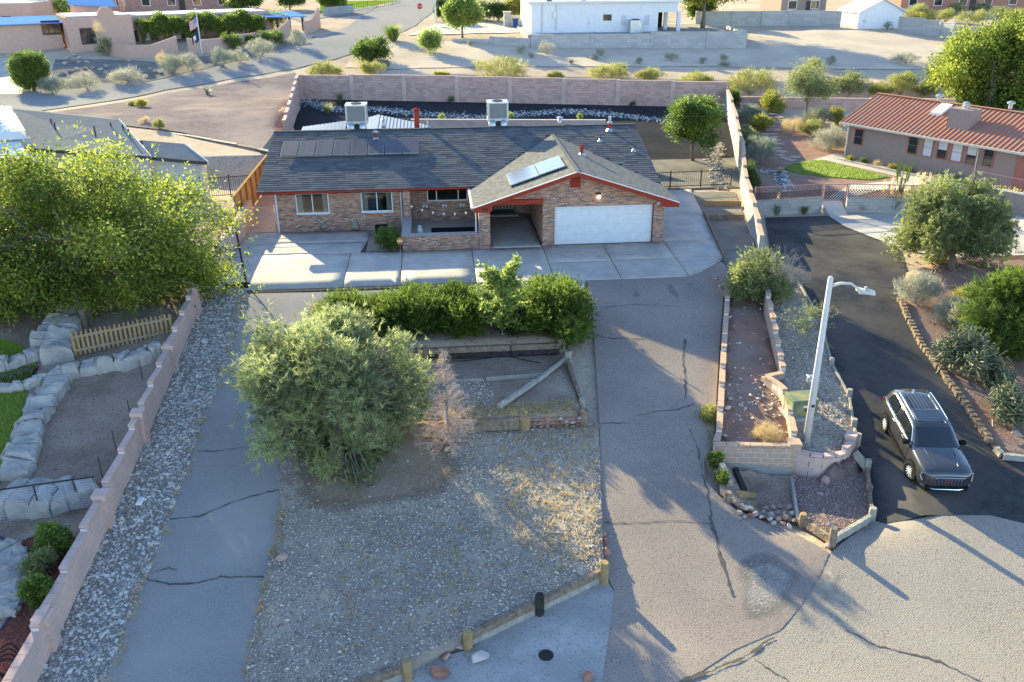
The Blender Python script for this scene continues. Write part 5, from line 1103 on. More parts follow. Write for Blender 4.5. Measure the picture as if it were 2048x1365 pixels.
weeds('edge_weeds', [GP([(480, 600), (500, 600), (450, 760), (400, 890), (345, 1050), (300, 1160), (225, 1365), (195, 1365), (275, 1160), (320, 1060), (380, 890), (430, 760)]), GP([(560, 1010), (575, 1010), (565, 1080), (545, 1150), (530, 1220), (505, 1365), (485, 1365), (515, 1220), (530, 1150)])], [90, 60], lambda x, y: T(x, y)+.05, 'leaf_dry', 'thin weeds along the edges of the left driveway', 603)
weeds('strip_weeds', [GP([(1418, 840), (1430, 840), (1424, 905), (1415, 905)])], [60], T, 'leaf_lime', 'yellow weeds at the foot of the low planter wall', 604)
# ================================================================ car
m, nt, b_, N, L = newmat('car_paint'); b_.inputs['Base Color'].default_value = (.05, .05, .054, 1); b_.inputs['Roughness'].default_value = .22; b_.inputs['Metallic'].default_value = .3; b_.inputs['Coat Weight'].default_value = 1; b_.inputs['Coat Roughness'].default_value = .03
m, nt, b_, N, L = newmat('chrome'); b_.inputs['Base Color'].default_value = (.75, .76, .78, 1); b_.inputs['Roughness'].default_value = .12; b_.inputs['Metallic'].default_value = 1
glassmat('car_glass', (.008, .01, .012), .02, .9); M('rim_silver', (.7, .71, .73), (.6, .61, .63), 9, rough=.35, metal=.2, spec=.5); M('trim_black', (.012, .012, .013), (.02, .02, .02), 9, rough=.4); M('headlight', (.6, .62, .65), (.5, .52, .55), 20, rough=.1, spec=.8)
m, nt, b_, N, L = newmat('tail_red'); b_.inputs['Base Color'].default_value = (.3, .01, .01, 1); b_.inputs['Roughness'].default_value = .15
cf, crr = G(1828, 968), G(1776, 868); hd = unit(cf-crr); heading = math.atan2(hd[1], hd[0]); pit = math.asin(hd[2])
lft = np.array([-math.sin(heading), math.cos(heading), 0.])          # car's left
CSC = .85; mid = (cf+crr)/2+lft*.88*CSC-hd*.25
car = thing('parked_car', mid, 'black sport utility car parked on the dark asphalt drive', 'car')
car.rotation_euler = (0, -pit, heading); car.scale = (CSC, CSC, CSC)
def LB(b, name, mt, parent=car, smooth=False, bevel=0.):           # build in car space
    me = bpy.data.meshes.new(name); me.from_pydata([tuple(v) for v in b.v], [], b.f); bm = bmesh.new(); bm.from_mesh(me); bmesh.ops.remove_doubles(bm, verts=bm.verts[:], dist=.0005); bmesh.ops.recalc_face_normals(bm, faces=bm.faces)
    if bevel: bmesh.ops.bevel(bm, geom=bm.edges[:], offset=bevel, segments=2, affect='EDGES')
    for f in bm.faces: f.smooth = smooth
    bm.to_mesh(me); bm.free(); return link_mesh(name, me, mt, parent)
def loft(rows, close=False):
    b = B(); n = len(rows[0]); vs = [p for r in rows for p in r]; fs = []
    for i in range(len(rows)-1):
        for k in range(n-1): fs.append((i*n+k, i*n+k+1, (i+1)*n+k+1, (i+1)*n+k))
    b.add(vs, fs+[tuple(range(n)), tuple((len(rows)-1)*n+k for k in range(n))[::-1]]); return b
#            x,   zbot, half width, shoulder z, top z, top half width
st = [(2.58, .36, .62, .82, .86, .55), (2.52, .28, .84, .95, 1.03, .72), (2.35, .25, .95, 1.0, 1.09, .82), (2.0, .25, .99, 1.02, 1.13, .86), (1.4, .25, 1.0, 1.05, 1.17, .88), (1.05, .25, 1.0, 1.06, 1.19, .9), (0, .25, 1.0, 1.08, 1.14, .93), (-1.0, .25, 1.0, 1.1, 1.15, .93), (-1.9, .26, .99, 1.12, 1.17, .92), (-2.35, .3, .95, 1.1, 1.16, .88), (-2.55, .4, .86, 1.02, 1.1, .78), (-2.6, .5, .75, .95, 1.0, .65)]
rows = []
for x, zb, wv, zs, zt, wt in st:
    half = [(wv*.82, zb), (wv*.95, zb+.1), (wv*1.0, zb+.32), (wv*.985, zs-.2), (wv*.97, zs), (wt, zt), (wt*.5, zt+.025), (0, zt+.035)]
    rows.append([(x, y, z) for y, z in half]+[(x, -y, z) for y, z in half[-2::-1]])
body = LB(loft(rows), 'body', 'car_paint', smooth=True)
# cabin
cs = [(1.18, .9, 1.14, .86, 1.15), (.85, .9, 1.14, .8, 1.36), (.38, .915, 1.13, .71, 1.64), (.1, .92, 1.13, .69, 1.7), (-.9, .92, 1.14, .69, 1.735), (-1.8, .91, 1.15, .68, 1.71), (-2.2, .885, 1.15, .66, 1.655), (-2.42, .86, 1.14, .7, 1.45), (-2.52, .82, 1.1, .78, 1.14)]
rows = []
for x, wb, zb, wr, zr in cs:
    half = [(wb, zb), (wb*.45+wr*.55, zb*.45+zr*.55), (wr*1.02, zr-.03), (wr*.9, zr), (wr*.45, zr+.025), (0, zr+.035)]
    rows.append([(x, y, z) for y, z in half]+[(x, -y, z) for y, z in half[-2::-1]])
LB(loft(rows), 'cabin', 'car_paint', smooth=True)
def sec(x):
    xs = [c[0] for c in cs][::-1]; return [float(np.interp(x, xs, [c[k] for c in cs][::-1])) for k in range(1, 5)]
def side_pt(x, t, s, off=.012):
    wb, zb, wr, zr = sec(x); return np.array([x, s*(wb+(wr*1.02-wb)*t+off), zb+(zr-.03-zb)*t+off*.2])
for s in (1, -1):
    for (xa, xb, xc, xd) in ((.86, .05, .02, .38), (-.02, -.95, -.95, -.02), (-1.02, -2.05, -1.9, -1.02)):
        n = 6; b = B(); lo = [side_pt(xa+(xb-xa)*k/n, .1, s) for k in range(n+1)]; hi = [side_pt(xd+(xc-xd)*k/n, .88, s) for k in range(n+1)]
        for k in range(n): b.quad(lo[k], lo[k+1], hi[k+1], hi[k])
        LB(b, 'side_window', 'car_glass', smooth=True)
    b = B(); P = [side_pt(.95, .06, s, .02), side_pt(0, .05, s, .02), side_pt(-1, .05, s, .02), side_pt(-2.1, .08, s, .02), side_pt(-1.95, .92, s, .02), side_pt(-1, .94, s, .02), side_pt(0, .94, s, .02), side_pt(.36, .94, s, .02), side_pt(.95, .06, s, .02)]; b.tube(P, .014, 5); LB(b, 'window_trim', 'chrome')
    b = B(); b.tube([(.1, s*.64, 1.76), (0, s*.64, 1.79), (-1.0, s*.64, 1.815), (-1.75, s*.63, 1.79), (-1.85, s*.63, 1.75)], .024, 6); LB(b, 'roof_rail', 'chrome')
    b = B(); b.obox((.78, s*1.08, 1.2), (.09, 0, 0), (0, .13, 0), (0, 0, .085)); LB(b, 'mirror', 'trim_black', bevel=.03)
    for xx in (.15, -.95): b = B(); b.obox((xx, s*1.0, .98), (.11, 0, 0), (0, .018, 0), (0, 0, .018)); LB(b, 'door_handle', 'chrome')
    for xx in (.92, -.02, -1.05): b = B(); b.tube([(xx, s*.995, .45), (xx-.02, s*1.003, .75), (xx, s*.975, 1.06)], .006, 4); LB(b, 'door_seam', 'trim_black')
    b = B(); b.obox((0, s*.985, .36), (1.1, 0, 0), (0, .025, 0), (0, 0, .07)); LB(b, 'sill_trim', 'trim_black')
    for xx in (1.56, -1.51):
        b = B(); n = 20
        ring = [(xx+.47*math.cos(a), s*1.0, .38+.47*math.sin(a)) for a in np.linspace(-.25, math.pi+.25, n)]; b.add(ring+[(xx, s*1.0, .38)], [(k, k+1, n) for k in range(n-1)]); b.add([(p[0], s*1.008, p[2]) for p in ring]+[(xx, s*1.008, .38)], [(k, k+1, n) for k in range(n-1)]); LB(b, 'wheel_arch', 'trim_black')
        wh = bpy.data.objects.new('wheel', None); COL.objects.link(wh); wh.parent = car; wh.location = (xx, s*.93, .38); wh.empty_display_size = .1
        if xx > 0: wh.rotation_euler.z = rad(16)
        b = B(); prof = [(.24, -.12), (.36, -.125), (.385, -.09), (.385, .09), (.36, .125), (.25, .11), (.24, -.12)]
        n = 28; vs = [(r*math.cos(2*math.pi*k/n), y, r*math.sin(2*math.pi*k/n)) for r, y in prof for k in range(n)]; fs = [(i*n+k, i*n+(k+1) % n, (i+1)*n+(k+1) % n, (i+1)*n+k) for i in range(len(prof)-1) for k in range(n)]; b.add(vs, fs); LB(b, 'tyre', 'rubber', wh, True)
        b = B(); b.add([(.25*math.cos(2*math.pi*k/n), s*.06, .25*math.sin(2*math.pi*k/n)) for k in range(n)], [tuple(range(n))]); LB(b, 'brake_disc', 'trim_black', wh)
        b = B()
        for k in range(12): a = 2*math.pi*k/12; b.bar((.03*math.cos(a), s*.11, .03*math.sin(a)), (.245*math.cos(a+.12), s*.1, .245*math.sin(a+.12)), .03, .02, (0, 1, 0))
        b.tube([(0, s*.08, 0), (0, s*.125, 0)], .05, 10)
        vs = [(r*math.cos(2*math.pi*k/n), s*y, r*math.sin(2*math.pi*k/n)) for r, y in ((.235, .11), (.262, .115)) for k in range(n)]; b.add(vs, [(k, (k+1) % n, n+(k+1) % n, n+k) for k in range(n)]); LB(b, 'rim', 'rim_silver', wh)
b = B(); n = 8; lo = []; hi = []
for k in range(n+1): t = -1+2*k/n; lo.append((1.19-.1*t*t, t*.82, 1.185-.01*t*t)); hi.append((.42-.05*t*t, t*.66, 1.65-.03*t*t))
for k in range(n): b.quad(np.array(lo[k])+(.015, 0, .015), np.array(lo[k+1])+(.015, 0, .015), np.array(hi[k+1])+(.015, 0, .015), np.array(hi[k])+(.015, 0, .015))
LB(b, 'windshield', 'car_glass', smooth=True)
b = B(); b.quad((-2.24, -.58, 1.62), (-2.24, .58, 1.62), (-2.52, .7, 1.2), (-2.52, -.7, 1.2)); LB(b, 'rear_window', 'car_glass')
b = B(); b.box(-.62, .08, -.53, .53, 1.745, 1.772); LB(b, 'sunroof', 'car_glass', bevel=.01); b = B(); b.tube([(-.62, -.54, 1.772), (.09, -.54, 1.75), (.09, .54, 1.75), (-.62, .54, 1.772), (-.62, -.54, 1.772)], .008, 4); LB(b, 'sunroof_trim', 'chrome')
for k in range(7): b = B(); yv = -.42+k*.14; b.tube([(-.75, yv, 1.772), (-1.7, yv, 1.752)], .012, 4); LB(b, 'roof_rib', 'rubber')
b = B(); b.obox((-1.95, 0, 1.76), (.09, 0, 0), (0, .03, 0), (0, 0, .04)); LB(b, 'antenna_fin', 'chrome', bevel=.015)
b = B(); b.box(2.5, 2.6, -.52, .52, .58, .9); gr = LB(b, 'grille', 'trim_black')
for r in range(5):
    b = B(); b.box(2.6, 2.625, -.52, .52, .6+r*.062, .6+r*.062+.035); LB(b, 'grille_bar', 'chrome', gr)
for k in range(9): b = B(); yv = -.48+k*.12; b.box(2.601, 2.62, yv-.012, yv+.012, .585, .89); LB(b, 'grille_bar', 'chrome', gr)
b = B(); b.tube([(2.6, -.56, .62), (2.62, -.55, .9), (2.62, .55, .9), (2.6, .56, .62)], .025, 6); LB(b, 'grille_frame', 'chrome')
tx = text('GMC', .12, (0, 0, 0), (math.pi/2, 0, math.pi/2), 'tail_red', None, 'badge'); tx.parent = car; tx.location = (2.63, 0, .72)
for s in (1, -1):
    b = B(); b.add([(2.56, s*.58, .86), (2.33, s*.955, .95), (2.3, s*.965, .84), (2.48, s*.89, .68), (2.585, s*.6, .72)], [(0, 1, 2, 3, 4)]); hl = LB(b, 'headlight', 'car_glass')
    b = B(); b.tube([(2.575, s*.58, .875), (2.35, s*.95, .96), (2.33, s*.97, .8), (2.47, s*.91, .66)], .015, 5); LB(b, 'light_strip', 'headlight', hl)
    b = B(); b.obox((-2.5, s*.82, .98), (.05, 0, 0), (0, .1, 0), (0, 0, .09)); LB(b, 'taillight', 'tail_red', bevel=.02)
b = B(); b.box(2.42, 2.62, -.8, .8, .26, .5); LB(b, 'bumper', 'trim_black', bevel=.04)
b = B(); b.tube([(2.42, -.92, .44), (2.6, -.62, .4), (2.64, -.45, .37), (2.64, .45, .37), (2.6, .62, .4), (2.42, .92, .44)], .022, 6); LB(b, 'bumper_strip', 'chrome')
for s in (1, -1):
    b = B(); b.tube([(2.2, s*.4, 1.145), (1.6, s*.5, 1.19), (1.15, s*.55, 1.205)], .012, 4); LB(b, 'hood_crease', 'car_paint')
# ================================================================ street lamp
M('lamp_pole', (.62, .6, .58), (.52, .5, .49), 2, rough=.5)
lb_ = G(1612, 888); lb_[2] += .1; SLp = thing('street_lamp', lb_, 'tall pale street lamp with a curved arm in the gravel bed', 'street lamp')
ztop = HT(1661, 553, lb_); B().tube([lb_, lb_+np.array([0, 0, (ztop-lb_[2])*.5]), np.array([lb_[0], lb_[1], ztop-.05]), np.array([lb_[0], lb_[1], ztop])], [.13, .105, .085, .04], 14).build('pole', 'lamp_pole', SLp, True)
tz = PZ(1712, 572, ztop-.25); ad_ = unit(np.array([tz[0]-lb_[0], tz[1]-lb_[1], 0])); p0 = np.array([lb_[0], lb_[1], ztop-.35])
al = np.linalg.norm(tz[:2]-lb_[:2]); B().tube([p0, p0+ad_*al*.4+np.array([0, 0, .14]), p0+ad_*al*.8+np.array([0, 0, .16]), p0+ad_*al*1.0+np.array([0, 0, .06]), p0+ad_*al*1.08+np.array([0, 0, .0])], [.06, .05, .042, .036, .034], 10).build('arm', 'lamp_pole', SLp, True)
hc = p0+ad_*(al*1.08+.25)+np.array([0, 0, -.06]); sdn = np.cross(ad_, (0, 0, 1)); hb_ = B().obox(hc, ad_*.3+np.array([0, 0, -.05]), sdn*.13, np.array([0, 0, .055])); hd_ = hb_.build('lamp_head', 'lamp_pole', SLp, bevel=.03)
B().lathe(hc+np.array([0, 0, .05]), [(.05, 0), (.05, .09), (.03, .11)], 10).build('photocell', 'metal_grey', hd_); B().obox(hc+np.array([0, 0, -.065]), ad_*.2, sdn*.09, np.array([0, 0, .012])).build('lens', 'headlight', hd_)
for k in range(4): B().obox(hc+ad_*(-.02+k*.06)+np.array([0, 0, .06-.01*k]), ad_*.008, sdn*.1, np.array([0, 0, .02])).build('cooling_fin', 'metal_grey', hd_)
pn = np.array([lb_[0], lb_[1]-.115, lb_[2]+1.45]); B().obox(pn, (.05, 0, 0), (0, .004, 0), (0, 0, .05)).build('number_plate', 'metal_dark', SLp)
# utility box
M('box_green', (.12, .17, .13), (.17, .2, .14), 3, big=(.3, .26, .12), bigs=2.6, rough=.5); M('box_pad', (.4, .38, .35), (.34, .32, .3), 5)
ub = G(1598, 832); ub[2] += .12; UB = thing('utility_box', ub, 'faded green utility box with yellow stains beside the street lamp', 'utility box'); UB.rotation_euler.z = rad(4)
def LU(name, mt, q, bv=0., par=None): b = B(); b.box(*q); return LB(b, name, mt, par or UB, bevel=bv)
LU('pad', 'box_pad', (-.6, .6, -.5, .5, -.1, .04)); LU('cabinet', 'box_green', (-.48, .48, -.38, .38, .04, .62), .015); LU('lid', 'box_green', (-.51, .51, -.42, .41, .62, .72), .03); d_ = LU('door', 'box_green', (-.44, .44, -.395, -.381, .08, .58)); LU('latch', 'metal_dark', (-.03, .03, -.41, -.396, .28, .38), par=d_); LU('label_plate', 'white_paint', (-.1, .12, -.402, -.396, .42, .5), par=d_)
mb = G(1617, 782); mb[2] += .1; MP = thing('meter_pedestal', mb, 'small blue grey meter standing on the lamp bed gravel', 'meter'); B().tube([mb, mb+np.array([0, 0, .3])], .05, 8).build('stem', 'metal_grey', MP); B().box(mb[0]-.12, mb[0]+.12, mb[1]-.1, mb[1]+.1, mb[2]+.28, mb[2]+.55).build('housing', 'metal_grey', MP, bevel=.02); B().lathe(mb+np.array([0, -.12, .36]), [(.07, 0), (.08, .05), (.07, .1)], 10).build('dial', 'white_paint', MP)
# porch things
pt = thing('propane_tank', (-6.9, 2.3, .045), 'white propane tank on the porch floor', 'tank'); B().lathe((-6.9, 2.3, .06), [(.1, 0), (.16, .05), (.16, .3), (.12, .38), (.05, .41)], 14).build('bottle', 'white_paint', pt, True); B().lathe((-6.9, 2.3, .46), [(.09, 0), (.1, .12)], 10).build('collar', 'white_paint', pt)
sg = thing('string_lights', (-5.6, -.1, 1.6), 'string of white bulbs hung across the porch opening', 'lights'); cpts = [np.array([-7.55, 2.6-.0, 1.78])+(np.array([-4.2, .0, 1.98])-np.array([-7.55, 2.6, 1.78]))*t+np.array([0, 0, -.28*math.sin(math.pi*t)]) for t in np.linspace(0, 1, 13)]
B().tube(cpts, .008, 4).build('cord', 'metal_dark', sg)
for k in range(6): p = cpts[1+k*2]; B().lathe((p[0], p[1], p[2]-.18), [(.02, 0), (.045, .04), (.045, .08), (.02, .14)], 8).build('bulb', 'white_paint', sg)
for k, xx in enumerate((-6.7, -5.6, -4.6)):
    t = thing('wall_pot', (xx, 5.05, .8), ['white wall pot left under the porch window', 'white wall pot in the middle under the porch window', 'white wall pot right under the porch window'][k], 'pot'); B().lathe((xx, 5.02, .82), [(.04, 0), (.08, .1), (.08, .18)], 8).build('pot', 'white_paint', t); B().lathe((xx+.17, 5.02, .82), [(.04, 0), (.08, .1), (.08, .18)], 8).build('pot', 'white_paint', t); B().bar((xx-.1, 5.09, .95), (xx+.27, 5.09, .95), .06, .03).build('bracket', 'metal_dark', t)
M('sign_orange', (.75, .25, .04), (.7, .22, .04), 4, rough=.5)
ss = thing('yard_sign', (-7.85, -.6, 0), 'orange octagonal yard sign on a thin stake by the porch wall', 'sign'); B().bar((-7.85, -.6, 0), (-7.85, -.6, .62), .02, .02, (0, 1, 0)).build('stake', 'metal_grey', ss)
B().prism([(-7.85+.17*math.cos(a), -.615, .66+.17*math.sin(a)) for a in np.linspace(rad(22.5), rad(382.5), 9)[:-1]], (0, .012, 0)).build('plate', 'sign_orange', ss); B().box(-7.98, -7.72, -.622, -.616, .63, .69).build('band', 'white_paint', ss)
bx_ = thing('storage_box', (-8.95, 2.6, 0), 'black box in the planting bed beside the porch', 'box'); B().box(-9.25, -8.65, 2.35, 2.85, .0, .5).build('body', 'trim_black', bx_, bevel=.02); B().box(-9.28, -8.62, 2.32, 2.88, .5, .56).build('lid', 'trim_black', bx_, bevel=.015)
drape('porch_bed', [W(-9.6, -.2), W(-7.78, -.25), W(-7.78, 3.7), W(-9.6, 3.72)], 'dirt_brown', .035, .6)
# ================================================================ garden left of the wall
GZ = lambda x, y: T(x, y)+.5
drape('garden_soil', [W(-34, -30), W(-16.58, -30), W(-16.58, 4.5), W(-34, 4.5)], 'dirt_brown', 0, .8, GZ)
def GG(px): return G(px[0], px[1], .5)
drape('garden_lawn', [GG(p) for p in [(-80, 660), (40, 690), (75, 725), (52, 790), (38, 850), (10, 930), (-10, 1000), (-140, 1000)]], 'lawn', .03, .8, GZ)
drape('mulch_bed', [GG(p) for p in [(40, 1085), (120, 1050), (165, 1090), (95, 1240), (20, 1365), (-20, 1420), (-60, 1420), (0, 1260), (50, 1190)]], 'mulch', .03, .6, GZ)
rsg = np.random.default_rng(5); lx, ly = scatter([GG(p) for p in [(-80, 690), (40, 700), (70, 735), (48, 790), (34, 850), (8, 930), (-10, 1000), (-120, 1000)]], 9000)
Pq = np.stack([lx, ly, GZ(lx, ly)+.03], 1); go = blades('garden_grass', Pq, unit(rsg.normal(0, .35, (len(lx), 3))+np.array([0, 0, 1])), .09, .02, 'leaf_bright', None, rsg.uniform(0, 1, len(lx)), rsg, 'blade'); tag(go, 'lush green grass at the far left of the garden', 'grass', kind='stuff')
M('fake_rock', (.36, .33, .3), (.28, .26, .24), 2.5, bump=.8, bscale=6, big=(.42, .39, .35), bigs=1.3)
RT = thing('rock_terrace', GG((180, 720)), 'grey moulded rock ledges stepping around the dirt bed', 'rock wall')
def ledge(px, w, h, n, seed, par, drop=.15):
    rs_ = np.random.default_rng(seed); P = np.array([GG(p) for p in px]); L_ = np.concatenate([[0], np.cumsum(np.linalg.norm(np.diff(P[:, :2], axis=0), axis=1))]); cuts = np.linspace(0, L_[-1], n+1); cuts[1:-1] += rs_.normal(0, .12, n-1)*L_[-1]/n
    edge = []
    for c_ in cuts:
        q = np.array([np.interp(c_, L_, P[:, k]) for k in range(3)]); q2 = np.array([np.interp(min(c_+.2, L_[-1]), L_, P[:, k]) for k in range(3)]); q1 = np.array([np.interp(max(c_-.2, 0), L_, P[:, k]) for k in range(3)]); d = unit((q2-q1)*np.array([1, 1, 0])); nn = np.array([-d[1], d[0], 0])
        edge.append((q+nn*w*rs_.uniform(.35, .6)+d*rs_.normal(0, .08), q-nn*w*rs_.uniform(.35, .6)+d*rs_.normal(0, .08)))
    for (a0, a1), (b0, b1) in zip(edge[:-1], edge[1:]):
        c_ = (a0+a1+b0+b1)/4; hh = h*rs_.uniform(.75, 1.2); V = []; m_ = 5
        pts_ = [c_+(p-c_)*.98 for p in (a0, b0, b1, a1)]; ring = []
        for k in range(4):
            for t_ in np.linspace(0, 1, m_)[:-1]: ring.append(pts_[k]+(pts_[(k+1) % 4]-pts_[k])*t_+rs_.normal(0, .025, 3)*np.array([1, 1, 0]))
        R_ = len(ring); lay = [(1.0, -.25), (1.0, hh*.45), (.96, hh*.8), (.86, hh), (.5, hh*1.06)]; tl_ = rs_.normal(0, .12, 2)
        for sc_, z_ in lay: V += [np.array([c_[0]+(p[0]-c_[0])*sc_, c_[1]+(p[1]-c_[1])*sc_, p[2]+z_+((p[:2]-c_[:2])@tl_)*(z_ > 0)])+rs_.normal(0, .018, 3) for p in ring]
        Fc = [(i_*R_+k, i_*R_+(k+1) % R_, (i_+1)*R_+(k+1) % R_, (i_+1)*R_+k) for i_ in range(len(lay)-1) for k in range(R_)]+[tuple((len(lay)-1)*R_+k for k in range(R_))]
        bb = B(); bb.add(V, Fc); bb.build('rock', 'fake_rock', par)
ledge([(128, 752), (175, 744), (230, 734), (285, 724), (325, 708)], .75, .42, 6, 1, RT)
ledge([(140, 742), (118, 765), (100, 795), (84, 828), (66, 862), (54, 895), (48, 925), (30, 958)], .95, .36, 9, 2, RT)
ledge([(112, 752), (92, 782), (70, 818), (50, 850), (36, 885), (24, 920)], .55, .2, 6, 3, RT)
ledge([(148, 640), (140, 668), (128, 700), (118, 728)], 1.1, .75, 4, 4, RT); ledge([(118, 655), (98, 685), (84, 712)], 1.0, .6, 3, 5, RT); ledge([(86, 712), (50, 728), (10, 738), (-40, 750)], .6, .4, 4, 6, RT); ledge([(92, 758), (60, 776), (20, 782), (-30, 785)], .4, .25, 5, 7, RT)
drape('garden_pond', [GG(p) for p in [(80, 735), (60, 765), (20, 772), (-20, 770), (0, 745), (40, 735)]], 'car_glass', .06, .8, GZ)
TP = thing('rock_cascade', GG((110, 1010)), 'pale sheeted rock mound behind the wire gate', 'rock wall')
ledge([(0, 1020), (50, 1018), (100, 1012), (150, 1002), (195, 985)], 1.1, .5, 5, 8, TP); ledge([(20, 985), (80, 985), (140, 975)], .8, .3, 3, 9, TP)
LR = thing('rock_border', GG((25, 1160)), 'grey rock border edged with hose at the lower left corner', 'rock wall')
ledge([(0, 1095), (28, 1120), (38, 1150), (30, 1190), (5, 1240)], .75, .2, 6, 10, LR); ledge([(-30, 1110), (0, 1130), (10, 1160), (0, 1200), (-30, 1240)], .9, .25, 5, 11, LR)
def hose(px, dz, r, mt, label, name='garden_hose', zf=None):
    P = [G(p[0], p[1], dz) for p in px]; P = [np.array([p[0], p[1], p[2]+.03]) for p in P]
    Q = []
    for i in range(len(P)-1):
        for t in np.linspace(0, 1, 5)[:-1]:
            a, b, c, d = P[max(i-1, 0)], P[i], P[i+1], P[min(i+2, len(P)-1)]; Q.append(.5*((2*b)+(-a+c)*t+(2*a-5*b+4*c-d)*t*t+(-a+3*b-3*c+d)*t**3))
    tag(B().tube(Q+[P[-1]], r, 6).build(name, mt), label, 'hose')
M('hose_blue', (.04, .07, .14), (.03, .05, .1), 9, rough=.5)
hose([(0, 1075), (25, 1090), (48, 1115), (52, 1150), (45, 1200), (20, 1240), (0, 1265)], .5, .025, 'hose_blue', 'dark blue hose curving around the lower left rock border')
for k in range(4): hose([(0, 1300+k*8), (20, 1290+k*10), (38, 1305+k*9), (35, 1335+k*4), (12, 1350+k*3), (-5, 1345)], .5, .018, 'rubber', ['outer', 'second', 'third', 'inner'][k]+' loop of coiled black hose at the bottom left corner')
hose([(855, 690), (900, 722), (960, 720), (1010, 714), (1050, 722), (1080, 728)], .12, .02, 'rubber', 'thin black drip hose on the middle terrace')
for k, p in enumerate([(300, 722), (285, 757), (262, 838), (232, 900), (205, 955)]):
    q = GG(p); tag(B().tube([q-np.array([0, 0, .2]), q+np.array([0, 0, .75])], .014, 6).build('garden_stake', 'metal_dark'), 'thin black stake by the block wall, number %s from the top' % ['one', 'two', 'three', 'four', 'five'][k], 'stake')
tag(B().box(*[v for p in [G(281, 1008)] for v in (p[0]-.1, p[0]+.1, p[1]-.2, p[1]+.2, p[2]+.05, p[2]+.14)]).build('plastic_lid', 'white_paint', bevel=.03), 'white plastic piece lying on the river rock', 'lid')
# ================================================================ red roofed house, right
M('stucco_taupe', (.3, .235, .205), (.27, .21, .185), 5, bump=.15, bscale=50); M('roof_terra', (.43, .2, .135), (.36, .17, .12), 2, rough=.5, big=(.38, .2, .145), bigs=.5); M('trim_rose', (.36, .15, .12), (.3, .13, .1), 4); M('trim_cream', (.6, .54, .46), (.5, .45, .39), 4); M('blind', (.55, .58, .6), (.48, .5, .52), 8)
ze = 2.65; E0, E1 = PZ(1680, 244, ze), PZ(2048, 306, ze); dR = unit(E1-E0); nR = np.array([-dR[1], dR[0], 0.])
zz = min(np.linspace(3.2, 5.2, 81), key=lambda z: abs((PZ(1755, 188, z)-E0)@dR-.0)); R0 = PZ(1755, 188, zz); dep = float((R0-E0)@nR); Lh = 17.
RH = thing('red_roof_house', E0+dR*5-np.array([0, 0, ze]), 'taupe stucco house with a ribbed terracotta metal roof', 'house')
def rh(s, n, z): return E0*np.array([1, 1, 0])+dR*s+nR*n+np.array([0, 0, z])
b = B(); b.prism([rh(0, 0, ze), rh(Lh, 0, ze), rh(Lh, dep, zz), rh(0, dep, zz)], (0, 0, -.1)); b.build('roof', 'roof_terra', RH)
b = B(); b.prism([rh(0, 2*dep, ze), rh(Lh, 2*dep, ze), rh(Lh, dep, zz), rh(0, dep, zz)], (0, 0, -.1)); b.build('roof', 'roof_terra', RH)
rib = None
for k in range(int(Lh/.33)):
    b = B().bar(rh(.05+k*.33, -.01, ze+.02), rh(.05+k*.33, dep, zz+.02), .045, .06); b.build('rib', 'roof_terra', RH)
B().bar(rh(0, dep, zz+.05), rh(Lh, dep, zz+.05), .3, .05).build('ridge_cap', 'roof_terra', RH)
B().bar(rh(-.02, -.06, ze-.08), rh(Lh, -.06, ze-.08), .12, .13).build('gutter', 'trim_cream', RH)
ov = .55
gz_ = -.1
b = B(); b.prism([rh(.4, ov, gz_), rh(Lh, ov, gz_), rh(Lh, ov, ze-.08), rh(.4, ov, ze-.08)], nR*.2); b.build('front_wall', 'stucco_taupe', RH)
b = B(); b.prism([rh(.4, ov+.2, gz_), rh(.4, 2*dep-ov, gz_), rh(.4, 2*dep-ov, ze-.08), rh(.4, dep, zz-.14), rh(.4, ov+.2, ze-.02)], dR*.2); b.build('end_wall', 'stucco_taupe', RH)
def onwall(px, py, n):
    P = rh(0, n, 0)[:2]; r = ray(px, py); t = ((P-C[:2])@nR[:2])/(r[:2]@nR[:2]); p = C+r*t; return float((p-rh(0, n, 0))@dR), float(p[2])
for i, (xa, ya, xb, yb, bl) in enumerate(((1711, 256, 1730, 293, 0), (1819, 271, 1840, 312, 0), (1849, 275, 1870, 317, 1), (1878, 279, 1900, 322, 1), (1906, 284, 1930, 327, 1), (1936, 289, 1959, 333, 1), (1970, 293, 1993, 337, 0))):
    s0, z1 = onwall(xa, ya, ov); s1, _ = onwall(xb, ya+4, ov); z0 = onwall(xa-4, yb-4, ov)[1]
    wv = B(); f_ = .07
    for q in ((s0, s1, z1-f_, z1), (s0, s1, z0, z0+f_), (s0, s0+f_, z0+f_, z1-f_), (s1-f_, s1, z0+f_, z1-f_)): wv.prism([rh(q[0], ov-.05, q[2]), rh(q[1], ov-.05, q[2]), rh(q[1], ov-.05, q[3]), rh(q[0], ov-.05, q[3])], nR*.048)
    wo = wv.build('window', 'trim_rose', RH); zm = (z0+z1)/2
    for (za, zb_, mt) in ((zm+.015, z1-f_, 'blind' if bl else 'pane'), (z0+f_, zm-.015, 'pane' if i % 2 else ('blind' if bl else 'pane'))): b = B(); b.quad(rh(s0+f_, ov-.012, za), rh(s1-f_, ov-.012, za), rh(s1-f_, ov-.012, zb_), rh(s0+f_, ov-.012, zb_)); b.build('pane', mt, wo)
for px_, py_ in ((1699, 250), (1960, 292)):
    s0, z1 = onwall(px_, py_, ov-.05); B().tube([rh(s0, 0, ze-.12), rh(s0, ov-.1, ze-.35), rh(s0, ov-.07, .1)], .045, 8).build('downspout', 'trim_cream', RH)
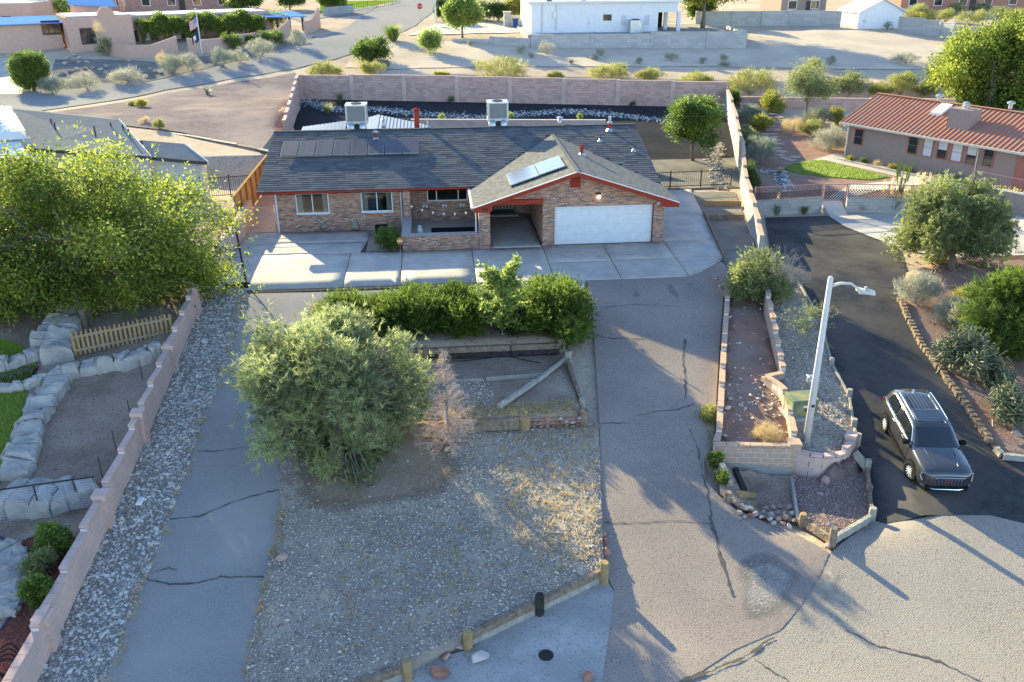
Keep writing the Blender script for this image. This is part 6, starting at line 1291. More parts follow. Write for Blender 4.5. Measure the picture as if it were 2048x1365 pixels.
s0 = onwall(2030, 340, ov)[0]; b = B(); b.prism([rh(s0, ov-.04, 0), rh(s0+.9, ov-.04, 0), rh(s0+.9, ov-.04, 2.2), rh(s0, ov-.04, 2.2)], nR*.035); b.build('door', 'trim_rose', RH)
def onroof(px, py, h=0.):
    nn = np.cross(dR, rh(0, dep, zz)-rh(0, 0, ze)); nn /= np.linalg.norm(nn); r = ray(px, py); t = ((rh(0, 0, ze+h)-C)@nn)/(r@nn); return C+r*t
cb_ = onroof(1915, 258); s0 = float((cb_-rh(0, 0, 0))@dR); n0 = float((cb_-rh(0, 0, 0))@nR); zc = float(cb_[2])
b = B(); b.prism([rh(s0-.75, n0-.1, zc-.3), rh(s0+.75, n0-.1, zc-.3), rh(s0+.75, n0+1.2, zc-.3), rh(s0-.75, n0+1.2, zc-.3)], (0, 0, 1.55)); ch = b.build('chimney', 'stucco_taupe', RH)
q = rh(s0, n0+.5, zc+1.25); B().lathe(q, [(.18, 0), (.18, .12), (.24, .14), (.24, .2), (.15, .22), (.15, .3), (.24, .32), (.1, .42)], 12).build('chimney_cap', 'metal_grey', ch)
sk = onroof(1882, 222); s1 = float((sk-rh(0, 0, 0))@dR); n1 = float((sk-rh(0, 0, 0))@nR); slp = (zz-ze)/dep; b = B(); b.prism([rh(s1-.4, n1-.6, sk[2]-.6*slp), rh(s1+.4, n1-.6, sk[2]-.6*slp), rh(s1+.4, n1+.6, sk[2]+.6*slp), rh(s1-.4, n1+.6, sk[2]+.6*slp)], (0, 0, .18)); b.build('skylight', 'white_paint', RH)
for px_ in (1867, 2010): q = onroof(px_, 205 if px_ < 1900 else 220); B().lathe(np.array([q[0], q[1], q[2]])+nR*.6, [(.12, 0), (.12, .3), (.25, .34), (.25, .42), (.08, .5)], 12).build('roof_vent', 'metal_grey', RH)
# yard of that house: lawn, paths, low wall, lattice fence
drape('neighbour_yard', [W(12.2, 4.8), G(1860, 400), W(36, 6), W(36, 15), rh(12, ov, 0), rh(.4, ov, 0), rh(.4, 9, 0), W(22, 35), W(20.2, 34), W(17.3, 23), W(15.1, 15), W(13.4, 9.6)], 'dirt_red', .03, .8)
lw_ = GP([(1566, 340), (1590, 328), (1640, 322), (1700, 335), (1780, 356), (1740, 362), (1650, 356), (1600, 350)]); drape('front_lawn', lw_, 'lawn', .06, .6, skirt=.05)
rsg = np.random.default_rng(6); lx, ly = scatter(lw_, 5000); go = blades('lawn_grass', np.stack([lx, ly, T(lx, ly)+.06], 1), unit(rsg.normal(0, .35, (len(lx), 3))+np.array([0, 0, 1])), .08, .03, 'leaf_bright', None, rsg.uniform(0, 1, len(lx)), rsg, 'blade'); tag(go, 'bright green lawn crescent before the red roofed house', 'grass', kind='stuff')
drape('garden_path', GP([(1622, 322), (1672, 308), (1780, 338), (1880, 360), (1960, 378), (1930, 388), (1860, 378), (1800, 356), (1720, 338), (1650, 322)]), 'concrete', .05, .8); drape('garden_path', GP([(1652, 398), (1700, 372), (1760, 366), (1830, 362), (1840, 372), (1760, 382), (1690, 400)]), 'concrete', .055, .8)
stream('dry_stream', [(1520, 345), (1555, 345), (1565, 360), (1572, 385)], .8, 700, .09, 'stone_white', 'narrow stream of white pebbles beside the lattice fence')
rs = random.Random(9)
FP = thing('flagstone_path', G(1545, 290), 'winding path of pink flagstones in the neighbour garden', 'path')
for i, (px_, py_) in enumerate([(1525, 232), (1545, 230), (1560, 236), (1530, 240), (1548, 246), (1540, 254), (1552, 262), (1545, 270), (1536, 278), (1552, 282), (1540, 290), (1552, 298), (1545, 306), (1560, 312), (1570, 318), (1580, 322), (1556, 304), (1534, 262), (1530, 270), (1565, 306), (1590, 316), (1535, 247), (1520, 240), (1548, 276), (1558, 290)]):
    q = G(px_, py_); n = 6; P = [(q[0]+rs.uniform(.35, .55)*math.cos(a), q[1]+rs.uniform(.3, .5)*math.sin(a), q[2]+.035) for a in np.linspace(0, 6.283, n+1)[:-1]]; b = B(); b.prism(P, (0, 0, .05)); b.build('flagstone', 'flagstone', FP)
def lowwall(a, b, h, label):
    t = thing('low_wall', (a+b)/2, label, 'wall'); d = unit(b-a); n = np.array([-d[1], d[0], 0]); m = (a+b)/2; B().obox((m[0], m[1], h/2-.1), (b-a)/2*np.array([1, 1, 0]), n*.12, (0, 0, h/2+.1)).build('wall_body', 'block_grey', t); B().obox((m[0], m[1], h+.03), (b-a)/2*np.array([1, 1, 0]), n*.14, (0, 0, .028)).build('cap', 'concrete_dark', t); return t
a1, b1 = G(1506, 432), G(1640, 424); a2, b2 = G(1690, 424), G(1850, 428)
lowwall(a1, b1, .85, 'low grey block wall left of the garden ramp'); lowwall(a2, b2, .85, 'low grey block wall right of the garden ramp, behind the plumed grass')
RP = thing('garden_ramp', G(1670, 430), 'sloping concrete ramp up to the lattice gate', 'ramp'); r0, r1, r2, r3 = G(1662, 434), G(1696, 433), b1+np.array([1.35, .6, .62-b1[2]]), b1+np.array([.05, .6, .62-b1[2]]); b = B(); b.prism([r0, r1, r2, r3], (0, 0, -.3)); b.build('ramp_slab', 'concrete', RP)
def lattice(a, b, h, label, z0=.88):
    t = thing('lattice_fence', (a+b)/2, label, 'fence'); a = np.array([a[0], a[1], z0]); b = np.array([b[0], b[1], z0]); l = np.linalg.norm(b-a); n = max(1, int(l/2.2))
    for k in range(n+1): p = a+(b-a)*k/n; B().bar(p, p+np.array([0, 0, h+.05]), .06, .06, (0, 1, 0)).build('post', 'rail_pink', t)
    for zz_ in (.03, h): B().bar(a+np.array([0, 0, zz_]), b+np.array([0, 0, zz_]), .04, .04).build('rail', 'rail_pink', t)
    lt = B(); d = (b-a)/l; hh = h*.55; k = -hh
    while k < l:
        for s in (1, -1):
            x0, x1 = k, k+hh; lo, hi = max(x0, 0), min(x1, l)
            if hi-lo > .03:
                f0, f1 = (lo-x0)/hh, (hi-x0)/hh; f0, f1 = (f0, f1) if s > 0 else (1-f0, 1-f1); lt.bar(a+d*lo+np.array([0, -.02, .04+f0*hh]), a+d*hi+np.array([0, -.02, .04+f1*hh]), .012, .03)
        k += .16
    lt.build('lattice', 'timber_dark', t)['kind'] = 'stuff'
    m = int(l/.14)
    for k in range(1, m): p = a+d*l*k/m; B().bar(p+np.array([0, 0, .03]), p+np.array([0, 0, h]), .012, .012, (0, 1, 0)).build('bar', 'rail_pink', t)
lattice(a1, b1, .75, 'rose railing with dark lattice on the low wall, left of the gate'); lattice(a2, b2, .75, 'rose railing with dark lattice behind the plumed grass'); lattice(b1+np.array([.1, 0, 0]), a2-np.array([.1, 0, 0]), .95, 'rose lattice gate at the top of the ramp', .66)
# terrace wall with railing, right edge
c0, c1 = PZ(1940, 368, 1.2), PZ(2075, 395, 1.2); t = thing('terrace_wall', (c0+c1)/2-np.array([0, 0, 1.2]), 'taupe terrace wall with rose railing beside the hedge', 'wall'); d = unit(c1-c0); n = np.array([-d[1], d[0], 0]); m_ = (c0+c1)/2; B().obox((m_[0], m_[1], .5), (c1-c0)/2, n*.15, (0, 0, .7)).build('wall_body', 'stucco_taupe', t); B().obox((m_[0], m_[1], 1.23), (c1-c0)/2, n*.2, (0, 0, .03)).build('cap', 'trim_cream', t)
for k in range(26): p = c0+(c1-c0)*k/25; B().bar(p+np.array([0, 0, .06]), p+np.array([0, 0, .75]), .025, .025, (0, 1, 0)).build('baluster', 'rail_pink', t)
B().bar(c0+np.array([0, 0, .78]), c1+np.array([0, 0, .78]), .06, .05).build('rail', 'rail_pink', t)
hp = G(1985, 420); shrub('clipped_hedge', 'clipped yellow green hedge along the terrace wall', (hp[0], hp[1]+.6, 0), 2.1, 1.1, 'yellow', 301, 1100, .5, cat='hedge')
# plants there
for i, (px_, wv, hv, mt, pl, lb) in enumerate([((1790, 425), .8, 1.25, 'leaf_olive', 6, 'tall plumed pampas grass left of the round juniper'), ((1838, 418), .9, 1.4, 'leaf_lime', 9, 'tallest cream plumed pampas grass by the lattice'), ((1553, 430), .5, .8, 'leaf_silver', 1, 'grey green grass tuft at the foot of the low wall, left'), ((1608, 428), .4, .55, 'leaf_olive', 0, 'small dark grass tuft at the foot of the low wall'), ((1722, 424), .6, .55, 'leaf_silver', 0, 'spiky grey tuft right of the ramp'), ((1560, 348), .4, .5, 'leaf_dry', 0, 'straw coloured grass tuft by the pebble stream')]): tuft('grass_clump', lb, G(*px_), wv, hv, mt, 260, 310+i, plume=pl)
oc = G(1800, 392); t = thing('ocotillo', oc, 'tall thin green ocotillo stalks behind the lattice fence', 'cactus'); b = B(); r_ = np.random.default_rng(4)
for k in range(13): a = r_.uniform(0, 6.28); e = oc+np.array([math.cos(a)*r_.uniform(.2, .7), math.sin(a)*.5, r_.uniform(1.3, 2.2)]); b.tube([oc, (oc+e)/2+r_.normal(0, .05, 3), e], [.04, .035, .02], 5)
b.build('stalks', 'leaf_bright', t)
for i, (p, wv, hv, k_, lb) in enumerate([((1520, 330), 75, 55, 'silver', 'large silver shrub beside the stepped wall'), ((1500, 245), 50, 32, 'silver', 'dark silver shrub at the upper end of the stepped wall'), ((1518, 262), 46, 30, 'yellow', 'yellow flowering bush beside the flagstones'), ((1585, 270), 56, 32, 'dry', 'straw coloured shrub left of the garden tree'), ((1622, 272), 46, 28, 'lime', 'lime shrub right of the garden tree trunk'), ((1655, 300), 72, 40, 'grey', 'pale grey shrub by the corner of the red roofed house'), ((1640, 250), 60, 35, 'silver', 'grey shrub behind the garden tree'), ((1672, 250), 36, 35, 'yellow', 'yellow green bush against the end of the roof'), ((1542, 224), 50, 40, 'yellow', 'yellow bush before the far garden wall'), ((1465, 215), 26, 34, 'green', 'dark green bush behind the wall corner'), ((1493, 300), 40, 40, 'olive', 'olive bush hugging the stepped wall'), ((1500, 385), 36, 60, 'dark', 'dark ivy bush against the stepped wall'), ((1490, 278), 30, 26, 'olive', 'small olive bush above the silver shrub')]): gshrub('garden_shrub', lb, p, wv, hv, k_, 330+i)
gt_ = G(1608, 245); tree('garden_tree', 'airy pale green tree in the neighbour garden', gt_, gt_+np.array([.1, 0, 3.0]), (2.4, 2.0, 1.9), 'leaf', 620, 16, (.17, .06), 'leaf_olive', 'bark', 14, .36, 14, .1, 350, .22, -.1, .35, -.6)
panel_wall('block_wall', [np.array([20.9, 37.0]), np.array([27, 35.6]), np.array([33, 34.2]), np.array([40, 32.6])], [1.75, 1.75, 1.8], 'low brown block wall behind the neighbour garden', pil=None)
bn = G(1495, 218); t = thing('garden_bench', bn, 'small pale bench before the far garden wall', 'bench'); B().box(bn[0]-.8, bn[0]+.8, bn[1]-.2, bn[1]+.2, bn[2]+.4, bn[2]+.47).build('seat', 'trim_cream', t); B().box(bn[0]-.7, bn[0]-.55, bn[1]-.15, bn[1]+.15, bn[2], bn[2]+.4).build('leg', 'trim_cream', t); B().box(bn[0]+.55, bn[0]+.7, bn[1]-.15, bn[1]+.15, bn[2], bn[2]+.4).build('leg', 'trim_cream', t)
for i, s_ in enumerate(np.linspace(1.2, 10.5, 9)):
    q = rh(s_, ov-.5, .05); shrub('flower_clump', 'low flowering clump %s along the house front' % ['first', 'second', 'third', 'fourth', 'fifth', 'sixth', 'seventh', 'eighth', 'ninth'][i], q, .35, .4, ['yellow', 'green', 'dry'][i % 3], 360+i, 120, cat='flowers')
for i in range(8):
    q = rh(.6+i*1.25, ov-1.0, .08); timber(q, q+dR*1.2, .2, .22, 'stone_pale', label='pale edging log %s of the flower bed' % ['one', 'two', 'three', 'four', 'five', 'six', 'seven', 'eight'][i])
# ================================================================ grey roofed house, left
M('roof_grey', (.2, .2, .2), (.25, .245, .24), 3, bump=.2, bscale=30); M('stucco_white', (.6, .57, .53), (.53, .5, .47), 4, bump=.15, bscale=40); M('roof_white', (.72, .72, .72), (.64, .64, .65), 3); M('fascia_dark', (.06, .065, .06), (.09, .09, .085), 5)
LHs = thing('grey_roof_house', (-28, 14, 0), 'white stucco house with grey shingle roof behind the leafy tree', 'house')
def plane_roof(pp, name='roof', mt='roof_grey', th=.14):
    b = B(); b.prism(pp, (0, 0, -th)); return b.build(name, mt, LHs)
BL, BR, TR, TL = PZ(52, 296, 2.6), PZ(300, 313, 2.6), PZ(237, 240, 3.85), PZ(25, 218, 3.85)
plane_roof([BL, BR, TR, TL]); bk = (TL-BL)*np.array([.7, .7, -.6])
plane_roof([TL, TR, TR+bk, TL+bk])
b2 = [PZ(296, 313.5, 2.45), PZ(414, 324, 2.45), PZ(367, 288, 3.1), PZ(285, 281, 3.1)]; plane_roof(b2, 'lower_roof'); bk2 = (b2[2]-b2[1])*np.array([.7, .7, -.6]); plane_roof([b2[3], b2[2], b2[2]+bk2, b2[3]+bk2], 'lower_roof')
dz_ = np.array([0, 0, .09])
for a_, b_2 in ((BL, BR), (b2[0], b2[1])): B().bar(a_-dz_-np.array([0, .05, 0]), b_2-dz_-np.array([0, .05, 0]), .05, .2).build('fascia', 'fascia_dark', LHs)
for a_, b_2 in ((BR, TR), (b2[1], b2[2])): B().bar(a_+np.array([.05, 0, -.02]), b_2+np.array([.05, 0, -.02]), .06, .14).build('rake_board', 'white_paint', LHs)
def hwall(a, b, za, zb, mt='stucco_white', th=.2):
    d = unit((b-a)*np.array([1, 1, 0])); n = np.array([-d[1], d[0], 0]); bb = B(); bb.prism([(a[0], a[1], -.4), (b[0], b[1], -.4), (b[0], b[1], zb), (a[0], a[1], za)], n*th); return bb.build('wall', mt, LHs)
ins = np.array([-.35, .55, 0])
hwall(BL+np.array([.3, .4, 0]), BR+ins, 2.45, 2.45); hwall(BR+ins, TR+np.array([-.45, 0, 0]), 2.45, 3.65); hwall(b2[0]+ins, b2[1]+ins, 2.3, 2.3); hwall(b2[1]+ins, b2[2]+np.array([-.4, 0, 0]), 2.3, 2.9); hwall(b2[2]+np.array([-.4, .1, 0]), b2[2]+bk2+np.array([-.4, 0, 0]), 2.9, 2.4); hwall(TR+np.array([-.45, .1, 0]), TR+bk+np.array([-.45, 0, 0]), 3.65, 2.9)
fr_ = [PZ(-120, 200, 3.7), PZ(22, 213, 3.7), PZ(51, 262, 3.7), PZ(-120, 272, 3.7)]; plane_roof(fr_[::-1], 'flat_roof', 'roof_white', .5); pr_ = [PZ(-120, 282, 3.1), PZ(36, 279, 3.1), PZ(58, 313, 2.9), PZ(-120, 325, 2.9)]; plane_roof(pr_[::-1], 'porch_roof', 'roof_white', .2); B().bar(pr_[3]+np.array([0, -.03, -.12]), pr_[2]+np.array([0, -.03, -.12]), .05, .2).build('fascia', 'fascia_dark', LHs)
hwall(fr_[3]+np.array([0, .4, 0]), fr_[2]+np.array([0, .4, 0]), 3.2, 3.2)
wl_ = PZ(-120, 325, 2.9)+np.array([0, 2.0, 0]); wr_ = PZ(56, 313, 2.9)+np.array([0, 1.6, 0]); hwall(wl_, wr_, 2.7, 2.7)
for t_ in (.55, .8): a_ = wl_+(wr_-wl_)*t_; b_2 = wl_+(wr_-wl_)*(t_+.16); bb = B(); bb.prism([(a_[0], a_[1], .1), (b_2[0], b_2[1], .1), (b_2[0], b_2[1], 2.1), (a_[0], a_[1], 2.1)], (0, -.04, 0)); bb.build('sliding_door', 'pane', LHs)
for px_, py_, h_ in ((103, 248, .35), (110, 254, .3), (190, 265, .4), (223, 258, .4), (247, 262, .4), (258, 268, .3)):
    u_ = PZ(px_, py_, 3.4); B().tube([u_-np.array([0, 0, .3]), u_+np.array([0, 0, h_])], .05, 8).build('vent_pipe', 'fascia_dark', LHs)
# bare lot behind the retaining wall
lot = [W(-17.9, 18.6), W(-20.2, 21.2), W(-22.4, 23.2), W(-25, 25.5), W(-29.7, 28.1), W(-36, 30)]+GP([(60, 232), (200, 212), (330, 188), (480, 163), (590, 146)])+[W(-19.0, 46), W(-18.8, 42), W(-18.2, 33), W(-17.9, 26)]
drape('empty_lot', lot, 'dirt_pink', .03, .8)
for i, (p, wv, hv, k_) in enumerate([((283, 215), 26, 16, 'yellow'), ((320, 258), 28, 18, 'lime'), ((290, 246), 24, 10, 'dry'), ((265, 212), 20, 8, 'lime')]): gshrub('lot_weed', ['round yellow weed on the bare lot', 'spiky lime weed near the retaining wall', 'dry tan weed beside the lime weed', 'low pale weed beside the yellow one'][i], p, wv, hv, k_, 380+i, 240, cat='weeds')
cx = G(415, 190); tuft('prickly_plant', 'small pale blue green plant alone on the bare lot', cx, .5, .9, 'leaf_silver', 90, 385, cat='plant', wid=.06)
for i, (p, wv, hv) in enumerate([((655, 228), .9, 1.2), ((680, 205), .6, 1.0)]): tuft('desert_grass', ['spiky straw grass in the black gravel beside the cooler', 'smaller spiky grass against the rear wall'][i], G(*p), wv, hv, 'leaf_olive', 260, 390+i)
for i, p in enumerate([(884, 240), (1020, 238), (1159, 240), (902, 206), (1265, 214)]): gshrub('gravel_shrub', ['small bright shrub on the patio edge', 'small shrub beside the right cooler', 'tiny yellow shrub at the patio end', 'low dark shrub in the black gravel, left', 'low dark shrub in the black gravel, right'][i], p, 14, 12, 'bright' if i < 3 else 'dark', 395+i, 120)
# patio walls and metal awning behind the house
panel_wall('patio_wall', [np.array([-7.6, 22.2]), np.array([6.4, 20.2])], [float(PY(985, 242, 21.2)[2])], 'low pale wall between patio and black gravel', 'concrete_dark', .2, 'concrete', hb=.3)
M('awning', (.42, .43, .45), (.34, .35, .37), 4, rough=.4, metal=.3)
AW = thing('metal_awning', (-10, 17, 0), 'white corrugated metal awning over the rear patio', 'awning')
for k in range(24):
    x0 = -11.9+k*.24; za = 3.05-.11*abs(k-8)*.5; b = B(); b.prism([(x0, 17.3, za), (x0+.22, 17.3, za-.01), (x0+.22, 21.4, za+.28), (x0, 21.4, za+.29)], (0, 0, -.03)); b.build('sheet', 'awning', AW)
for (xa, ya) in ((-11.8, 21.2), (-6.4, 21.2)): B().bar((xa, ya, 0), (xa, ya, 2.85), .09, .09, (0, 1, 0)).build('post', 'white_paint', AW)
AW2 = thing('metal_awning', (-14.3, 17.4, 0), 'lower pale metal awning left of the first cooler', 'awning')
for k in range(12): x0 = -15.2+k*.26; b = B(); b.prism([(x0, 17.3, 2.35), (x0+.24, 17.3, 2.34), (x0+.24, 20.9, 2.7+k*.03), (x0, 20.9, 2.7+k*.03)], (0, 0, -.03)); b.build('sheet', 'awning', AW2)
B().bar((-15.1, 20.7, 0), (-15.1, 20.7, 2.6), .09, .09, (0, 1, 0)).build('post', 'white_paint', AW2); B().bar((-12.3, 20.7, 0), (-12.3, 20.7, 2.9), .09, .09, (0, 1, 0)).build('post', 'white_paint', AW2)
# steps of timber right of the apron
for i, (p, q) in enumerate((((1405, 412), (1482, 412)), ((1418, 440), (1488, 440)))): gtimber(p, q, .16, .3, 'post_tan' if i == 0 else 'timber', ['tan timber step upper, right of the apron', 'brown timber step lower, right of the apron'][i])
timber(up(G(1408, 430), .1), up(G(1452, 525), .1), .14, .2, 'timber', label='long dark timber edging along the right side of the apron')
for k in range(40):
    pass
# ================================================================ background: road, pink house, white house, shed, trees
road = GP([(-60, 240), (60, 226), (200, 206), (330, 181), (480, 156), (590, 139), (660, 122), (700, 110), (740, 92), (790, 72), (832, 52), (860, 30), (890, 8)])+[W(-3, 190), W(-14, 190)]+GP([(770, 8), (730, 30), (700, 52), (650, 72), (590, 92), (480, 124), (300, 166), (120, 194), (40, 192), (-60, 150)])
drape('far_road', road, 'road_far', .05, 2.4)
drape('cross_road', GP([(730, 30), (640, 38), (600, 45), (560, 30), (640, 22), (760, 12)])+[], 'road_far', .06, 2.4)
drape('far_driveway', GP([(-60, 120), (20, 118), (48, 150), (45, 190), (-60, 190)]), 'concrete', .07, 2.4)
drape('far_driveway', GP([(815, 72), (1060, 66), (1060, 52), (960, 48), (870, 50)]), 'concrete', .07, 2.4)
M('sand', (.6, .49, .37), (.52, .42, .32), 1.2, bump=.4, bscale=5, big=(.47, .38, .3), bigs=.2)
drape('sandy_lot', GP([(700, 118), (745, 98), (800, 80), (900, 84), (1060, 97), (1490, 97), (1500, 66), (1680, 60), (1830, 72), (1900, 100), (1900, 142), (1700, 140), (1400, 134), (1000, 134), (760, 140), (690, 136)]), 'sand', .04, 1.8)
# --- pink adobe house
M('adobe', (.55, .36, .28), (.49, .32, .25), 3, bump=.15, bscale=20); M('adobe_white', (.72, .7, .68), (.64, .62, .6), 3); M('roof_blue', (.12, .25, .5), (.16, .3, .55), 3, rough=.4); M('frame_dark', (.07, .05, .045), (.1, .075, .065), 5)
def sq(px, py): return G(px, py)
A0, A1 = G(143, 105), G(560, 70); dA = unit((A1-A0)*np.array([1, 1, 0])); nA = np.array([-dA[1], dA[0], 0.]); zA = float(A0[2])
PH = thing('adobe_house', A0+dA*8, 'pink adobe house with flat roof and vine covered porch', 'house')
def pa(s, n, z): return A0*np.array([1, 1, 0])+dA*s+nA*n+np.array([0, 0, zA+z])
def pbox(s0, s1, n0, n1, z0, z1, name, mt, parent=PH, bevel=0.): b = B(); b.prism([pa(s0, n0, z0), pa(s1, n0, z0), pa(s1, n1, z0), pa(s0, n1, z0)], (0, 0, z1-z0)); return b.build(name, mt, parent, bevel=bevel)
def onA(px, py, n=0.):
    P = pa(0, n, 0)[:2]; r = ray(px, py); t = ((P-C[:2])@nA[:2])/(r[:2]@nA[:2]); p = C+r*t; return float((p-pa(0, n, 0))@dA), float(p[2]-zA)
hA = onA(143, 34)[1]; sB = onA(268, 60)[0]; LA = onA(545, 60, 3)[0]
pbox(0, sB, 0, 9, -.5, hA, 'front_block', 'adobe', bevel=.15); pbox(sB+.01, LA, 3.2, 11, -.5, hA*.92, 'main_block', 'adobe', bevel=.12)
b = B(); s0 = onA(212, 30)[0]; b.prism([pa(s0-1.0, -.02, hA-.2), pa(s0+1.0, -.02, hA-.2), pa(s0+.85, -.02, hA+.5), pa(s0+.4, -.02, hA+.95), pa(s0-.4, -.02, hA+.95), pa(s0-.85, -.02, hA+.5)], nA*.5); b.build('parapet_curve', 'adobe', PH)
pbox(.4, sB-.4, .4, 8.6, hA+.01, hA+.04, 'roof_membrane', 'roof_white'); pbox(sB+.5, LA-.4, 3.6, 10.6, hA*.92+.01, hA*.92+.04, 'roof_membrane', 'roof_white')
def awin(px0, py0, px1, py1, n=0., panes=2, mt='frame_dark', gl='pane'):
    s0, z1 = onA(px0, py0, n); s1, z0 = onA(px1, py1, n); w_ = pbox(s0, s1, n-.06, n-.01, z0, z1, 'window', mt)
    for k in range(panes): a = s0+(s1-s0)*(k+.08)/panes; c = s0+(s1-s0)*(k+.92)/panes; pbox(a, c, n-.075, n-.062, z0+.15, z1-.15, 'pane', gl, w_)
awin(158, 57, 195, 88)
for i, (xa, xb) in enumerate(((262, 280), (300, 318), (330, 346), (362, 376), (452, 470), (498, 512))): awin(xa, 62, xb, 92 if i < 4 else 80, 3.2, 1, 'frame_dark', 'pane')
for i, (xa, xb) in enumerate(((285, 298), (346, 360), (480, 495))): s0 = onA(xa, 70, 3.1)[0]; s1 = onA(xb, 70, 3.1)[0]; pbox(s0, s1, 3.1, 3.19, -.2, 2.3, 'panel', 'adobe_white')
# left wing with blue roofs
pbox(-8.5, -.3, 3.5, 10, -.5, 3.0, 'left_wing', 'adobe'); awin(80, 42, 124, 69, 3.5, 3)
b = B(); b.prism([pa(-8.9, 3, 3.05), pa(0, 3, 3.05), pa(0, 10, 3.5), pa(-8.9, 10, 3.5)], (0, 0, .1)); b.build('blue_roof', 'roof_blue', PH)
q0 = onA(138, 8, 10)[0]; q1_ = onA(235, 20, 10)[0]; pbox(q0+.6, q1_-.6, 10.4, 15, 0, 4.6, 'rear_block', 'adobe'); b = B(); b.prism([pa(q0, 9.8, 4.7), pa(q1_, 9.8, 4.3), pa(q1_, 15.4, 5.5), pa(q0, 15.4, 5.9)], (0, 0, .12)); rb_ = b.build('blue_roof', 'roof_blue', PH)
pbox(q1_+.2, q1_+.8, 9.5, 10.1, hA, hA+1.9, 'chimney', 'stone_red')
s0, s1 = onA(505, 20, 3)[0], onA(602, 20, 3)[0]; b = B(); b.prism([pa(s0, 1.0, 2.9), pa(s1, 1.0, 2.75), pa(s1, 6.5, 3.2), pa(s0, 6.5, 3.3)], (0, 0, .12)); b.build('carport_roof', 'roof_blue', PH)
for ss_ in (s0+2.5, s1-2.4, s1-.6): pbox(ss_, ss_+.25, 1.3, 1.55, -.6, 2.8, 'carport_post', 'frame_dark')
pbox(s0+.3, s1-3, 6.2, 6.45, -.6, 2.9, 'carport_wall', 'adobe')
# garden wall
GW = thing('garden_wall', G(300, 115), 'curved pink stucco garden wall before the adobe house', 'wall')
def gwall(px, hs, par):
    P = [G(*p) for p in px]
    for (a, b2), (h0, h1) in zip(zip(P[:-1], P[1:]), zip(hs[:-1], hs[1:])):
        d = unit((b2-a)*np.array([1, 1, 0])); n = np.array([-d[1], d[0], 0]); bb = B(); bb.prism([a-np.array([0, 0, .4]), b2-np.array([0, 0, .4]), b2+np.array([0, 0, h1]), a+np.array([0, 0, h0])], n*.3); bb.build('wall_section', 'adobe', par)
gwall([(222, 112), (260, 117), (310, 116), (358, 109)], [1.35, 1.4, 1.45, 2.0], GW); gwall([(377, 108), (400, 108), (440, 101), (500, 90), (560, 80), (583, 73)], [1.75, 1.5, 1.35, 1.3, 1.3, 2.0], GW)
GA = thing('garden_gate', G(367, 108), 'dark iron gate in the pink garden wall', 'gate'); ga, gb = G(359, 109), G(376, 108)
for k in range(8): p = ga+(gb-ga)*k/7; B().bar(p, p+np.array([0, 0, 1.7]), .04, .04, (0, 1, 0)).build('bar', 'metal_dark', GA)
B().bar(ga+np.array([0, 0, 1.65]), gb+np.array([0, 0, 1.65]), .05, .07).build('rail', 'metal_dark', GA)
EW = thing('entry_wall', G(625, 66), 'pink stepped wall beyond the blue carport', 'wall'); gwall([(612, 68), (628, 64), (642, 56)], [1.5, 1.6, 2.6], EW)
# vine pergola
VP = thing('vine_pergola', pa(sB+3, 1.5, 0), 'dense green vine over the porch pergola of the adobe house', 'pergola'); v0, v1 = onA(275, 40, 1.3)[0], onA(522, 40, 1.3)[0]; r_ = np.random.default_rng(77); n_ = 2600
s_ = r_.uniform(v0, v1, n_); nn2 = r_.uniform(-.1, 2.9, n_); zt_ = 3.3+.35*np.sin(s_*1.3)+.2*np.sin(s_*3.1)-.5*((s_-v0)/(v1-v0)-.5)**2; zv = np.where(r_.uniform(0, 1, n_) < .45, zt_-r_.uniform(0, .3, n_), zt_-r_.uniform(0, 1, n_)**.8*(1.75+.4*np.sin(s_*1.9)+.3*np.sin(s_*4.7))); nn2 = np.where(zv < zt_-.4, r_.uniform(-.25, .35, n_), nn2)
Pv = A0*np.array([1, 1, 0])+dA*s_[:, None]+nA*nn2[:, None]+np.stack([0*zv, 0*zv, zA+zv], 1); i = np.repeat(np.arange(n_), 9); blades('foliage', Pv[i]+r_.normal(0, .14, (len(i), 3)), unit(r_.normal(0, 1, (len(i), 3))+np.array([0, -.4, .2])), .24, .15, 'leaf_green', VP, .5*r_.uniform(0, 1, n_)[i]+.5*r_.uniform(0, 1, len(i)), r_)
for k in range(7): s0 = v0+(v1-v0)*k/6; pbox(s0, s0+.2, .2, .4, -.3, 3.1, 'post', 'frame_dark', VP)
